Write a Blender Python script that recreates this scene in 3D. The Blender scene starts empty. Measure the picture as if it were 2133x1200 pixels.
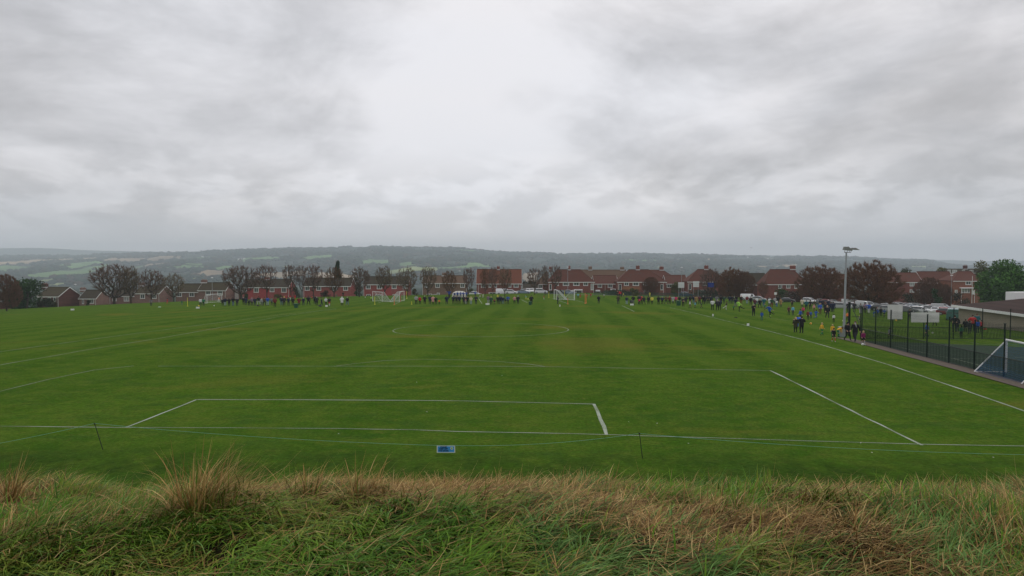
import bpy, math, random, bmesh
import numpy as np
from mathutils import Vector, Matrix
from mathutils import noise as mnoise

rnd = random.Random(7)
scene = bpy.context.scene
col = scene.collection

# ------------------------------------------------------------------ camera
CZ = 6.4                       # eye height above the playing field at the near goal line
F, CX, CY = 1480.0, 1066.5, 600.0
PITCH = math.radians(2.2)
cam_d = bpy.data.cameras.new('camera')
cam_d.sensor_width = 36.0
cam_d.lens = F / 2133.0 * 36.0
cam_d.clip_start = 0.1
cam_d.clip_end = 60000
cam = bpy.data.objects.new('camera', cam_d)
col.objects.link(cam)
cam.location = (0, 0, CZ)
cam.rotation_euler = (math.pi / 2 - PITCH, 0, 0)
scene.camera = cam

# ------------------------------------------------------------------ exposure
scene.view_settings.view_transform = 'Standard'
scene.view_settings.look = 'None'
scene.view_settings.gamma = 1.0
scene.view_settings.exposure = 0.0
scene.view_settings.use_curve_mapping = False
scene.cycles.use_denoising = True
scene.cycles.max_bounces = 6
scene.cycles.diffuse_bounces = 3
scene.cycles.volume_bounces = 1

# ------------------------------------------------------------------ sun (overcast)
SUN_EL, SUN_AZ = math.radians(42), math.radians(20)
sd = bpy.data.lights.new('sun', 'SUN')
sd.energy = 0.7
sd.angle = math.radians(22)
sd.color = (1.0, 0.975, 0.94)
sun = bpy.data.objects.new('sun', sd)
col.objects.link(sun)
sun.rotation_euler = (math.pi / 2 - SUN_EL, 0, math.pi - SUN_AZ)
sun.location = (0, 0, 60)

# ------------------------------------------------------------------ sky: Nishita daylight behind a nearly closed cloud deck
world = bpy.data.worlds.new('World')
scene.world = world
world.use_nodes = True
wn, wl = world.node_tree.nodes, world.node_tree.links
wn.clear()


def N(t, nodes, **kw):
    n = nodes.new(t)
    for k, v in kw.items():
        setattr(n, k, v)
    return n


def wmath(op, a, b=None, c=None):
    n = N('ShaderNodeMath', wn, operation=op)
    for i, v in enumerate((a, b, c)):
        if v is None:
            continue
        if isinstance(v, (int, float)):
            n.inputs[i].default_value = v
        else:
            wl.new(v, n.inputs[i])
    return n.outputs[0]


wout = N('ShaderNodeOutputWorld', wn)
nish = N('ShaderNodeTexSky', wn, sky_type='NISHITA', sun_disc=False)
nish.sun_elevation = SUN_EL
nish.sun_rotation = SUN_AZ
bg_sky = N('ShaderNodeBackground', wn)
bg_sky.inputs['Strength'].default_value = 0.1
wl.new(nish.outputs[0], bg_sky.inputs['Color'])
tc = N('ShaderNodeTexCoord', wn)
sep = N('ShaderNodeSeparateXYZ', wn)
wl.new(tc.outputs['Generated'], sep.inputs[0])
zc = wmath('MAXIMUM', sep.outputs[2], 0.0)
den = wmath('ADD', zc, 0.13)
px_ = wmath('DIVIDE', sep.outputs[0], den)
py_ = wmath('DIVIDE', sep.outputs[1], den)
comb = N('ShaderNodeCombineXYZ', wn)
wl.new(px_, comb.inputs[0])
wl.new(py_, comb.inputs[1])
comb.inputs[2].default_value = 0.0


def wnoise(vec, scale, detail, rough, dist, off=(0, 0, 0), sc=(1, 1, 1), rot=0.0):
    mp = N('ShaderNodeMapping', wn)
    mp.inputs['Location'].default_value = off
    mp.inputs['Scale'].default_value = sc
    mp.inputs['Rotation'].default_value = (0, 0, rot)
    wl.new(vec, mp.inputs[0])
    nz = N('ShaderNodeTexNoise', wn)
    nz.inputs['Scale'].default_value = scale
    nz.inputs['Detail'].default_value = detail
    nz.inputs['Roughness'].default_value = rough
    nz.inputs['Distortion'].default_value = dist
    wl.new(mp.outputs[0], nz.inputs['Vector'])
    return nz.outputs['Fac']


def wsmooth(v, lo, hi, a, b):
    n = N('ShaderNodeMapRange', wn, interpolation_type='SMOOTHSTEP')
    n.inputs['From Min'].default_value = lo
    n.inputs['From Max'].default_value = hi
    n.inputs['To Min'].default_value = a
    n.inputs['To Max'].default_value = b
    wl.new(v, n.inputs['Value'])
    return n.outputs[0]


big = wnoise(comb.outputs[0], 0.40, 3.0, 0.5, 0.6, off=(3.1, 7.4, 0.0), sc=(1.0, 0.75, 1), rot=0.5)
mid = wnoise(tc.outputs['Generated'], 2.6, 7.0, 0.56, 0.45, off=(1.7, 2.2, 0.6), sc=(1.0, 1.0, 2.1))
fine = wnoise(tc.outputs['Generated'], 8.5, 6.0, 0.6, 0.35, off=(5.3, 0.4, 2.0), sc=(1.0, 1.0, 2.3))
streak = wnoise(comb.outputs[0], 1.3, 6.0, 0.55, 0.4, off=(8.3, 2.9, 0.0), sc=(1.0, 0.5, 1), rot=0.7)
ridge = wnoise(tc.outputs['Generated'], 11.0, 6.0, 0.55, 0.25, off=(4.3, 1.2, 0.0), sc=(1, 1, 2.4))


def lobe(azd, eld, lo, hi):
    """1 towards a compass direction in the cloud deck, 0 away from it (the deck is thinner or thicker there)."""
    a, e = math.radians(azd), math.radians(eld)
    d = N('ShaderNodeVectorMath', wn, operation='DOT_PRODUCT')
    d.inputs[1].default_value = (math.sin(a) * math.cos(e), math.cos(a) * math.cos(e), math.sin(e))
    nn = N('ShaderNodeVectorMath', wn, operation='NORMALIZE')
    wl.new(tc.outputs['Generated'], nn.inputs[0])
    wl.new(nn.outputs[0], d.inputs[0])
    return wsmooth(d.outputs['Value'], math.cos(math.radians(lo)), math.cos(math.radians(hi)), 0.0, 1.0)


v = wmath('MULTIPLY', big, 0.25)
v = wmath('MULTIPLY_ADD', mid, 0.85, v)
v = wmath('MULTIPLY_ADD', fine, 0.30, v)
v = wmath('MULTIPLY_ADD', streak, 0.22, v)
v = wmath('MULTIPLY_ADD', lobe(-4, 10, 42, 0), 0.14, v)
v = wmath('MULTIPLY_ADD', lobe(26, 10, 28, 0), -0.13, v)
v = wmath('MULTIPLY_ADD', lobe(-30, 15, 26, 0), -0.12, v)
lum = wsmooth(v, 0.54, 0.98, 0.48, 0.92)
# the deck pales evenly towards the horizon
low = wsmooth(sep.outputs[2], 0.0, 0.16, 1.0, 0.0)
lm = N('ShaderNodeMix', wn, data_type='FLOAT')
wl.new(wmath('MULTIPLY', low, 0.62), lm.inputs[0])
wl.new(lum, lm.inputs[2])
lm.inputs[3].default_value = 0.70
lum = lm.outputs[0]
# bank of small heaped clouds low over the horizon
lowmask = wmath('MULTIPLY', wsmooth(sep.outputs[2], 0.02, 0.07, 0.0, 1.0), wsmooth(sep.outputs[2], 0.09, 0.17, 1.0, 0.0))
heap = wsmooth(ridge, 0.42, 0.60, -0.07, 0.09)
lum = wmath('ADD', lum, wmath('MULTIPLY', heap, lowmask))
# everything below the horizon is dim ground haze
lum = wmath('MULTIPLY', lum, wsmooth(sep.outputs[2], -0.06, -0.01, 0.25, 1.0))
tint = N('ShaderNodeMix', wn, data_type='RGBA')
tint.inputs['A'].default_value = (0.965, 0.965, 1.01, 1)
tint.inputs['B'].default_value = (1.0, 0.975, 0.995, 1)
wl.new(wsmooth(big, 0.35, 0.65, 0, 1), tint.inputs['Factor'])
cl = N('ShaderNodeVectorMath', wn, operation='SCALE')
wl.new(tint.outputs['Result'], cl.inputs[0])
wl.new(lum, cl.inputs['Scale'])
bg_cl = N('ShaderNodeBackground', wn)
wl.new(cl.outputs[0], bg_cl.inputs['Color'])
bg_cl.inputs['Strength'].default_value = 1.0
wmix = N('ShaderNodeMixShader', wn)
wmix.inputs[0].default_value = 0.965
wl.new(bg_sky.outputs[0], wmix.inputs[1])
wl.new(bg_cl.outputs[0], wmix.inputs[2])
wl.new(wmix.outputs[0], wout.inputs['Surface'])

# ------------------------------------------------------------------ helpers
cP, sP = math.cos(PITCH), math.sin(PITCH)


def xz(px, py, Y):
    """World X and Z of the sight line through a photo pixel where it crosses the plane y = Y."""
    b = (CY - py) / F
    k = cP + b * sP
    return (px - CX) / F / k * Y, CZ + (b * cP - sP) / k * Y


_ty = np.arange(-60, 60, 0.25)
_prof = np.interp(_ty, [-60, -20, 0, 4.2, 5.4, 7, 10, 14, 18, 21, 24, 60],
                  [5.6, 5.0, 4.80, 4.76, 4.70, 4.12, 2.92, 1.55, 0.52, 0.12, 0.0, 0.0])
_k = np.ones(7) / 7
_prof = np.convolve(np.pad(_prof, 3, mode='edge'), _k, 'valid')


def field_drop(Y):
    a = np.clip(Y - 25, 0, 40)
    return 0.5 * (0.0225 / 40) * a * a + 0.0225 * np.clip(Y - 65, 0, None)


def gz(X, Y):
    """Ground height (numpy friendly)."""
    X = np.asarray(X, float)
    Y = np.asarray(Y, float)
    z = np.interp(Y, _ty, _prof)
    z = z - field_drop(Y)
    w = np.clip((Y - 22) / 30, 0, 1)
    z = z - w * np.where(X < 0, (np.abs(X) / 60) ** 1.6, (np.abs(X) / 50) ** 1.6)
    z = z + w * 0.06 * np.sin(X * 0.11 + 1.3) * np.sin(Y * 0.09)
    # the street behind the trees lies lower towards the left
    s = np.clip((Y - 222) / 14, 0, 1)
    s = s * s * (3 - 2 * s)
    l = np.clip((8 - X) / 40, 0, 1)
    z = z - s * (0.15 + 2.1 * l)
    z = z - np.clip(Y - 300, 0, None) * 0.03
    return z


def gzf(x, y):
    return float(gz(x, y))


def cast(px, py, y0=12.0, y1=330.0):
    """Where the sight line through a photo pixel meets the ground."""
    ys = np.linspace(y0, y1, 1600)
    X, Z = xz(px, py, ys)
    g = gz(X, ys)
    below = np.nonzero(Z < g)[0]
    if len(below) == 0:
        i = len(ys) - 1
        return Vector((X[i], ys[i], g[i]))
    i = max(1, below[0])
    a = (Z[i - 1] - g[i - 1])
    b = (Z[i] - g[i])
    t = a / (a - b)
    y = ys[i - 1] + t * (ys[i] - ys[i - 1])
    x = X[i - 1] + t * (X[i] - X[i - 1])
    return Vector((x, y, gzf(x, y)))


def tag(o, label=None, cat=None, group=None, kind=None):
    if label:
        o['label'] = label
    if cat:
        o['category'] = cat
    if group:
        o['group'] = group
    if kind:
        o['kind'] = kind
    return o


def empty(name, loc, rz=0.0):
    o = bpy.data.objects.new(name, None)
    o.empty_display_size = 0.3
    col.objects.link(o)
    o.location = loc
    o.rotation_euler = (0, 0, rz)
    return o


def link(name, me, parent=None):
    o = bpy.data.objects.new(name, me)
    col.objects.link(o)
    if parent is not None:
        o.parent = parent
    return o


def copy_tree(o, parent=None):
    c = o.copy()
    col.objects.link(c)
    c.parent = parent
    for ch in o.children:
        copy_tree(ch, c)
    return c


class MB:
    """Collects faces into one mesh."""

    def __init__(self):
        self.v, self.f, self.m = [], [], []

    def add(self, vs, fs, mi=0):
        n = len(self.v)
        self.v.extend([tuple(a) for a in vs])
        for f in fs:
            self.f.append(tuple(n + i for i in f))
            self.m.append(mi)

    def box(self, x0, x1, y0, y1, z0, z1, mi=0):
        self.add([(x0, y0, z0), (x1, y0, z0), (x1, y1, z0), (x0, y1, z0), (x0, y0, z1), (x1, y0, z1), (x1, y1, z1), (x0, y1, z1)],
                 [(0, 3, 2, 1), (4, 5, 6, 7), (0, 1, 5, 4), (1, 2, 6, 5), (2, 3, 7, 6), (3, 0, 4, 7)], mi)

    def tube(self, pts, radii, n=6, mi=0, cap=True):
        pts = [Vector(p) for p in pts]
        if isinstance(radii, (int, float)):
            radii = [radii] * len(pts)
        rings = []
        up = None
        for i, p in enumerate(pts):
            d = (pts[min(i + 1, len(pts) - 1)] - pts[max(i - 1, 0)])
            if d.length < 1e-9:
                d = Vector((0, 0, 1))
            d.normalize()
            ref = Vector((0, 0, 1)) if abs(d.z) < 0.9 else Vector((1, 0, 0))
            a = d.cross(ref).normalized()
            b = d.cross(a)
            rings.append([p + (a * math.cos(2 * math.pi * k / n) + b * math.sin(2 * math.pi * k / n)) * radii[i] for k in range(n)])
        base = len(self.v)
        for r in rings:
            self.v.extend([tuple(q) for q in r])
        for i in range(len(rings) - 1):
            for k in range(n):
                a, b = base + i * n + k, base + i * n + (k + 1) % n
                self.f.append((a, b, b + n, a + n))
                self.m.append(mi)
        if cap:
            self.f.append(tuple(base + k for k in range(n - 1, -1, -1)))
            self.f.append(tuple(base + (len(rings) - 1) * n + k for k in range(n)))
            self.m += [mi, mi]

    def ellipsoid(self, c, r, nu=10, nv=7, mi=0):
        vs = [(c[0], c[1], c[2] - r[2])]
        for j in range(1, nv):
            t = -math.pi / 2 + math.pi * j / nv
            for i in range(nu):
                a = 2 * math.pi * i / nu
                vs.append((c[0] + r[0] * math.cos(t) * math.cos(a), c[1] + r[1] * math.cos(t) * math.sin(a), c[2] + r[2] * math.sin(t)))
        vs.append((c[0], c[1], c[2] + r[2]))
        fs = []
        for i in range(nu):
            fs.append((0, 1 + (i + 1) % nu, 1 + i))
            last = len(vs) - 1
            o = 1 + (nv - 2) * nu
            fs.append((last, o + i, o + (i + 1) % nu))
        for j in range(nv - 2):
            for i in range(nu):
                a, b = 1 + j * nu + i, 1 + j * nu + (i + 1) % nu
                fs.append((a, b, b + nu, a + nu))
        self.add(vs, fs, mi)

    def mesh(self, name, mats, smooth=False):
        me = bpy.data.meshes.new(name)
        me.from_pydata(self.v, [], self.f)
        if not isinstance(mats, (list, tuple)):
            mats = [mats]
        for m in mats:
            me.materials.append(m)
        if len(mats) > 1:
            me.polygons.foreach_set('material_index', self.m)
        if smooth:
            me.polygons.foreach_set('use_smooth', [True] * len(me.polygons))
        me.update()
        return me

    def build(self, name, mats, parent=None, smooth=False):
        return link(name, self.mesh(name, mats, smooth), parent)


def np_mesh(name, verts, faces, mats, smooth=False, colors=None):
    """verts (n,3), faces (m,3|4) numpy -> mesh."""
    me = bpy.data.meshes.new(name)
    n, m, k = len(verts), len(faces), faces.shape[1]
    me.vertices.add(n)
    me.vertices.foreach_set('co', np.ascontiguousarray(verts, np.float32).ravel())
    me.loops.add(m * k)
    me.loops.foreach_set('vertex_index', np.ascontiguousarray(faces, np.int32).ravel())
    me.polygons.add(m)
    me.polygons.foreach_set('loop_start', np.arange(0, m * k, k, dtype=np.int32))
    if smooth:
        me.polygons.foreach_set('use_smooth', np.ones(m, bool))
    if colors is not None:
        at = me.color_attributes.new('Col', 'FLOAT_COLOR', 'POINT')
        c4 = np.ones((n, 4), np.float32)
        c4[:, :3] = colors
        at.data.foreach_set('color', c4.ravel())
    for mt in (mats if isinstance(mats, (list, tuple)) else [mats]):
        me.materials.append(mt)
    me.update(calc_edges=True)
    return me


# ------------------------------------------------------------------ materials
def new_mat(name):
    m = bpy.data.materials.new(name)
    m.use_nodes = True
    nt = m.node_tree
    return m, nt.nodes, nt.links, nt.nodes['Principled BSDF']


def simple(name, c, rough=0.7, metal=0.0, var=0.12, scale=8.0, bump=0.0, spec=0.22, coat=0.0):
    m, n, l, b = new_mat(name)
    b.inputs['Roughness'].default_value = rough
    b.inputs['Metallic'].default_value = metal
    if spec is not None:
        b.inputs['Specular IOR Level'].default_value = spec
    if coat:
        b.inputs['Coat Weight'].default_value = coat
    t = N('ShaderNodeTexCoord', n)
    nz = N('ShaderNodeTexNoise', n)
    nz.inputs['Scale'].default_value = scale
    nz.inputs['Detail'].default_value = 4
    l.new(t.outputs['Object'], nz.inputs['Vector'])
    mx = N('ShaderNodeMix', n, data_type='RGBA')
    mx.inputs['A'].default_value = tuple(x * (1 - var) for x in c) + (1,)
    mx.inputs['B'].default_value = tuple(min(1, x * (1 + var)) for x in c) + (1,)
    l.new(nz.outputs['Fac'], mx.inputs['Factor'])
    l.new(mx.outputs['Result'], b.inputs['Base Color'])
    if bump:
        bp = N('ShaderNodeBump', n)
        bp.inputs['Strength'].default_value = bump
        bp.inputs['Distance'].default_value = 0.02
        l.new(nz.outputs['Fac'], bp.inputs['Height'])
        l.new(bp.outputs[0], b.inputs['Normal'])
    return m


def attr_mat(name, rough=0.7, var=0.0, scale=5.0, trans=0.0, spec=0.3):
    m, n, l, b = new_mat(name)
    a = N('ShaderNodeVertexColor', n, layer_name='Col')
    b.inputs['Roughness'].default_value = rough
    b.inputs['Specular IOR Level'].default_value = spec
    if var:
        nz = N('ShaderNodeTexNoise', n)
        nz.inputs['Scale'].default_value = scale
        nz.inputs['Detail'].default_value = 5
        nz.inputs['Roughness'].default_value = 0.7
        t = N('ShaderNodeTexCoord', n)
        l.new(t.outputs['Object'], nz.inputs['Vector'])
        mr = N('ShaderNodeMapRange', n)
        mr.inputs['From Min'].default_value = 0.3
        mr.inputs['From Max'].default_value = 0.7
        mr.inputs['To Min'].default_value = 1 - var
        mr.inputs['To Max'].default_value = 1 + var
        l.new(nz.outputs['Fac'], mr.inputs['Value'])
        vm = N('ShaderNodeVectorMath', n, operation='SCALE')
        l.new(a.outputs['Color'], vm.inputs[0])
        l.new(mr.outputs[0], vm.inputs['Scale'])
        l.new(vm.outputs[0], b.inputs['Base Color'])
    else:
        l.new(a.outputs['Color'], b.inputs['Base Color'])
    return m
# ================================================================== PLAYING FIELD
def turf_material():
    m, n, l, b = new_mat('mown_turf')
    b.inputs['Roughness'].default_value = 0.85
    b.inputs['Specular IOR Level'].default_value = 0.0
    g = N('ShaderNodeNewGeometry', n)

    def nz(scale, detail=4, rough=0.55, sc=(1, 1, 1), rot=0.0, dist=0.0):
        mp = N('ShaderNodeMapping', n)
        mp.inputs['Scale'].default_value = sc
        mp.inputs['Rotation'].default_value = (0, 0, rot)
        l.new(g.outputs['Position'], mp.inputs[0])
        t = N('ShaderNodeTexNoise', n)
        t.inputs['Scale'].default_value = scale
        t.inputs['Detail'].default_value = detail
        t.inputs['Roughness'].default_value = rough
        t.inputs['Distortion'].default_value = dist
        l.new(mp.outputs[0], t.inputs['Vector'])
        return t.outputs['Fac']

    def mr(v_, a, c, d, e, smooth=False):
        x = N('ShaderNodeMapRange', n)
        if smooth:
            x.interpolation_type = 'SMOOTHSTEP'
        x.inputs['From Min'].default_value = a
        x.inputs['From Max'].default_value = c
        x.inputs['To Min'].default_value = d
        x.inputs['To Max'].default_value = e
        l.new(v_, x.inputs['Value'])
        return x.outputs[0]

    def mixc(f, A, B):
        x = N('ShaderNodeMix', n, data_type='RGBA')
        for k, q in (('A', A), ('B', B)):
            if isinstance(q, tuple):
                x.inputs[k].default_value = q + (1,)
            else:
                l.new(q, x.inputs[k])
        if isinstance(f, float):
            x.inputs['Factor'].default_value = f
        else:
            l.new(f, x.inputs['Factor'])
        return x.outputs['Result']

    def mth(op, a, c):
        x = N('ShaderNodeMath', n, operation=op)
        for i, q in enumerate((a, c)):
            if isinstance(q, (int, float)):
                x.inputs[i].default_value = q
            else:
                l.new(q, x.inputs[i])
        return x.outputs[0]

    patch = nz(0.16, 5, 0.6, sc=(1.0, 0.35, 1), rot=0.05)
    mid_ = nz(0.9, 5, 0.65)
    fine_ = nz(7.0, 5, 0.75)
    tiny = nz(38.0, 3, 0.7)
    base = mixc(mr(patch, 0.34, 0.66, 0, 1, True), (0.038, 0.092, 0.009), (0.057, 0.116, 0.012))
    base = mixc(mr(mid_, 0.42, 0.66, 0, 0.75), base, (0.086, 0.128, 0.018))
    base = mixc(mr(nz(0.42, 6, 0.7, sc=(0.8, 1.6, 1)), 0.50, 0.68, 0, 0.8), base, (0.034, 0.082, 0.014))
    base = mixc(mr(nz(2.6, 4, 0.7), 0.56, 0.70, 0, 0.7), base, (0.100, 0.110, 0.024))
    # mowing stripes run the length of the pitch
    sx = N('ShaderNodeSeparateXYZ', n)
    mp = N('ShaderNodeMapping', n)
    mp.inputs['Rotation'].default_value = (0, 0, math.radians(3.0))
    l.new(g.outputs['Position'], mp.inputs[0])
    l.new(mp.outputs[0], sx.inputs[0])
    wob = mth('MULTIPLY', nz(0.25, 2), 1.6)
    ph = mth('ADD', mth('MULTIPLY', sx.outputs[0], 2 * math.pi / 5.2), wob)
    st = mr(mth('SINE', ph, 0), -0.6, 0.6, 0.0, 1.0, True)
    fade = mr(sx.outputs[1], 32.0, 62.0, 0.12, 0.46, True)
    base = mixc(mth('MULTIPLY', st, fade), base, (0.088, 0.140, 0.020))
    # worn yellowish areas
    worn = mth('MULTIPLY', mr(nz(0.075, 4, 0.6, sc=(0.7, 1.4, 1), dist=0.4), 0.55, 0.70, 0, 0.8, True), 1.0)
    base = mixc(worn, base, (0.120, 0.125, 0.022))
    # rough uneven grass towards the bank, shadow at its foot put into the colour
    # the trampled yellowish stretch beyond the penalty area
    dv = N('ShaderNodeVectorMath', n, operation='SUBTRACT')
    dv.inputs[1].default_value = (6.5, 58.0, 0)
    l.new(g.outputs['Position'], dv.inputs[0])
    dm = N('ShaderNodeVectorMath', n, operation='MULTIPLY')
    dm.inputs[1].default_value = (0.14, 0.11, 0)
    l.new(dv.outputs[0], dm.inputs[0])
    dl = N('ShaderNodeVectorMath', n, operation='LENGTH')
    l.new(dm.outputs[0], dl.inputs[0])
    blob = mr(mth('ADD', dl.outputs['Value'], mth('MULTIPLY', nz(0.3, 5, 0.65), 1.6)), 1.0, 1.8, 0.42, 0.0, True)
    base = mixc(blob, base, (0.135, 0.118, 0.026))
    near = mr(sx.outputs[1], 21.0, 25.0, 0.95, 0.0, True)
    base = mixc(mth('MULTIPLY', near, mr(nz(1.1, 5, 0.7, sc=(1, 0.5, 1)), 0.35, 0.62, 0.1, 1)), base, (0.030, 0.058, 0.010))
    fv = mr(fine_, 0.25, 0.75, 0.55, 1.5)
    tv = mr(tiny, 0.25, 0.75, 0.70, 1.32)
    sc_ = N('ShaderNodeVectorMath', n, operation='SCALE')
    l.new(base, sc_.inputs[0])
    l.new(mth('MULTIPLY', fv, tv), sc_.inputs['Scale'])
    l.new(sc_.outputs[0], b.inputs['Base Color'])
    bp = N('ShaderNodeBump', n)
    bp.inputs['Strength'].default_value = 0.6
    bp.inputs['Distance'].default_value = 0.05
    l.new(mth('ADD', fine_, mth('MULTIPLY', tiny, 0.5)), bp.inputs['Height'])
    l.new(bp.outputs[0], b.inputs['Normal'])
    return m


M_TURF = turf_material()
xs = np.unique(np.concatenate([np.arange(-320, -60, 8), np.arange(-60, 60, 2), np.arange(60, 321, 8)]).astype(float))
ys = np.unique(np.concatenate([np.arange(7.5, 30, 0.5), np.arange(30, 100, 2), np.arange(100, 215, 4), np.arange(215, 245, 1), np.arange(245, 345, 6)]).astype(float))
XX, YY = np.meshgrid(xs, ys)
ZZ = gz(XX, YY)
V = np.stack([XX, YY, ZZ], -1).reshape(-1, 3)
nx, ny = len(xs), len(ys)
ii = (np.arange(ny - 1)[:, None] * nx + np.arange(nx - 1)[None, :]).ravel()
FA = np.stack([ii, ii + 1, ii + 1 + nx, ii + nx], 1)
tag(link('playing_field', np_mesh('playing_field', V, FA, M_TURF, True)), kind='structure', label='mown green playing field with faint mowing stripes')


# ------------------------------------------------------------------ painted lines
def paint_material(name, strength, col_=(0.62, 0.66, 0.60)):
    m, n, l, b = new_mat(name)
    g = N('ShaderNodeNewGeometry', n)
    t = N('ShaderNodeTexNoise', n)
    t.inputs['Scale'].default_value = 22.0
    t.inputs['Detail'].default_value = 5
    t.inputs['Roughness'].default_value = 0.8
    l.new(g.outputs['Position'], t.inputs['Vector'])
    t2 = N('ShaderNodeTexNoise', n)
    t2.inputs['Scale'].default_value = 0.35
    t2.inputs['Detail'].default_value = 3
    l.new(g.outputs['Position'], t2.inputs['Vector'])
    a = N('ShaderNodeMath', n, operation='ADD')
    l.new(t.outputs['Fac'], a.inputs[0])
    l.new(t2.outputs['Fac'], a.inputs[1])
    mr = N('ShaderNodeMapRange', n)
    mr.inputs['From Min'].default_value = 0.82
    mr.inputs['From Max'].default_value = 1.14
    mr.inputs['To Min'].default_value = strength * 0.10
    mr.inputs['To Max'].default_value = strength
    l.new(a.outputs[0], mr.inputs['Value'])
    mx = N('ShaderNodeMix', n, data_type='RGBA')
    mx.inputs['A'].default_value = (0.060, 0.108, 0.018, 1)
    mx.inputs['B'].default_value = col_ + (1,)
    l.new(mr.outputs[0], mx.inputs['Factor'])
    l.new(mx.outputs['Result'], b.inputs['Base Color'])
    b.inputs['Roughness'].default_value = 0.9
    return m


M_LINE = paint_material('line_paint', 0.55)
M_LINE_FAINT = paint_material('line_paint_worn', 0.34)
M_LINE_PALE = paint_material('line_paint_faded', 0.2)


def ribbon(name, pts, width, mat, lift=0.012, wob=0.02, label=None):
    """A marking sprayed on the grass along a ground polyline."""
    P = []
    for i in range(len(pts) - 1):
        a, b = Vector(pts[i][:2]), Vector(pts[i + 1][:2])
        k = max(1, int((b - a).length / 1.2))
        for j in range(k):
            P.append(a.lerp(b, j / k))
    P.append(Vector(pts[-1][:2]))
    vs, fs = [], []
    for i, p in enumerate(P):
        d = (P[min(i + 1, len(P) - 1)] - P[max(i - 1, 0)]).normalized()
        nn = Vector((-d.y, d.x))
        o = mnoise.noise(Vector((p.x * 0.5, p.y * 0.5, 3.3))) * wob * 3
        w = width * 0.80 * (1 + 0.30 * mnoise.noise(Vector((p.x, p.y, 9.1)))) / 2
        for s in (-1, 1):
            q = p + nn * (o + s * w)
            # the field is drawn with straight facets, so the paint rides a little above them
            vs.append((q.x, q.y, gzf(q.x, q.y) + lift))
        if i:
            k = 2 * i
            fs.append((k - 2, k, k + 1, k - 1))
    mb = MB()
    mb.add(vs, fs)
    o = mb.build(name, mat)
    tag(o, kind='structure', label=label)
    return o


def line_px(name, pxs, width, mat, label=None, lift=0.012):
    return ribbon(name, [cast(*p) for p in pxs], width, mat, lift=lift, label=label)


line_px('goal_line', [(-40, 888), (140, 889.5), (262, 891), (560, 892), (700, 893), (860, 896), (950, 899.5), (1120, 902), (1260, 906), (1500, 913), (1740, 921), (1920, 926), (2200, 931)], 0.075, M_LINE, 'white goal line sprayed across the near end of the pitch')
line_px('goal_area_line', [(262, 891), (410, 833)], 0.11, M_LINE)
line_px('goal_area_line', [(410, 833), (700, 833.5), (960, 835.5), (1100, 838.5), (1238, 842)], 0.11, M_LINE)
line_px('goal_area_line', [(1238, 842), (1250, 873), (1262, 906)], 0.17, M_LINE)
line_px('penalty_area_line', [(330, 763), (520, 763), (700, 763), (1140, 764), (1300, 767), (1500, 770.5), (1605, 772)], 0.10, M_LINE_FAINT)
line_px('penalty_area_line', [(1605, 772), (1700, 819), (1800, 869), (1870, 903), (1920, 928)], 0.13, M_LINE)
line_px('penalty_area_line', [(-60, 831), (0, 815.6), (100, 791), (197, 771), (279, 762.5)], 0.10, M_LINE_FAINT)
line_px('penalty_arc', [(695, 763.5), (735, 758), (800, 751.5), (870, 749), (960, 750), (1040, 753.5), (1100, 758.5), (1135, 763.5)], 0.10, M_LINE_FAINT)
c0 = cast(1002, 685.6)
L_, R_ = cast(823, 686.5), cast(1181, 683.5)
rad = (R_ - L_).length / 2
ribbon('centre_circle', [(c0.x + rad * math.cos(t * math.pi / 32), c0.y + rad * math.sin(t * math.pi / 32)) for t in range(65)], 0.12, M_LINE_FAINT, label='faint white centre circle of the pitch')
line_px('touchline', [(1395, 641), (1460, 655.5), (1560, 679.5), (1660, 704.5), (1740, 727), (1850, 760), (1960, 797), (2060, 831), (2133, 856), (2240, 895)], 0.15, M_LINE, 'white touchline running down the right side of the pitch')
line_px('touchline', [(-60, 770), (0, 760.5), (164, 732), (328, 705.6), (450, 684), (574, 661), (700, 643)], 0.14, M_LINE_FAINT)
line_px('touchline', [(-60, 742), (0, 733), (164, 710.5), (328, 689), (476, 669.5), (590, 655), (700, 644)], 0.14, M_LINE_FAINT)
line_px('pitch_line', [(1296, 637), (1321, 649)], 0.14, M_LINE)
line_px('pitch_line', [(787, 631.5), (797, 628)], 0.16, M_LINE)
line_px('pitch_line', [(997, 622), (1004, 633)], 0.16, M_LINE)
line_px('pitch_line', [(1085, 624), (1098, 630.5)], 0.16, M_LINE)
line_px('pitch_line', [(1150, 622), (1181, 632)], 0.16, M_LINE)
line_px('pitch_line', [(1195, 625), (1221, 631)], 0.16, M_LINE)
line_px('pitch_line', [(823, 633.5), (850, 620)], 0.16, M_LINE)
line_px('pitch_line', [(1130, 647.5), (1144, 647)], 0.14, M_LINE_FAINT)
line_px('pitch_line', [(1490, 651), (1560, 656), (1640, 668), (1720, 676)], 0.12, M_LINE_PALE)

# ================================================================== FAR COUNTRY
def interp(tab, x):
    return np.interp(x, [a for a, _ in tab], [b for _, b in tab])


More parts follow.
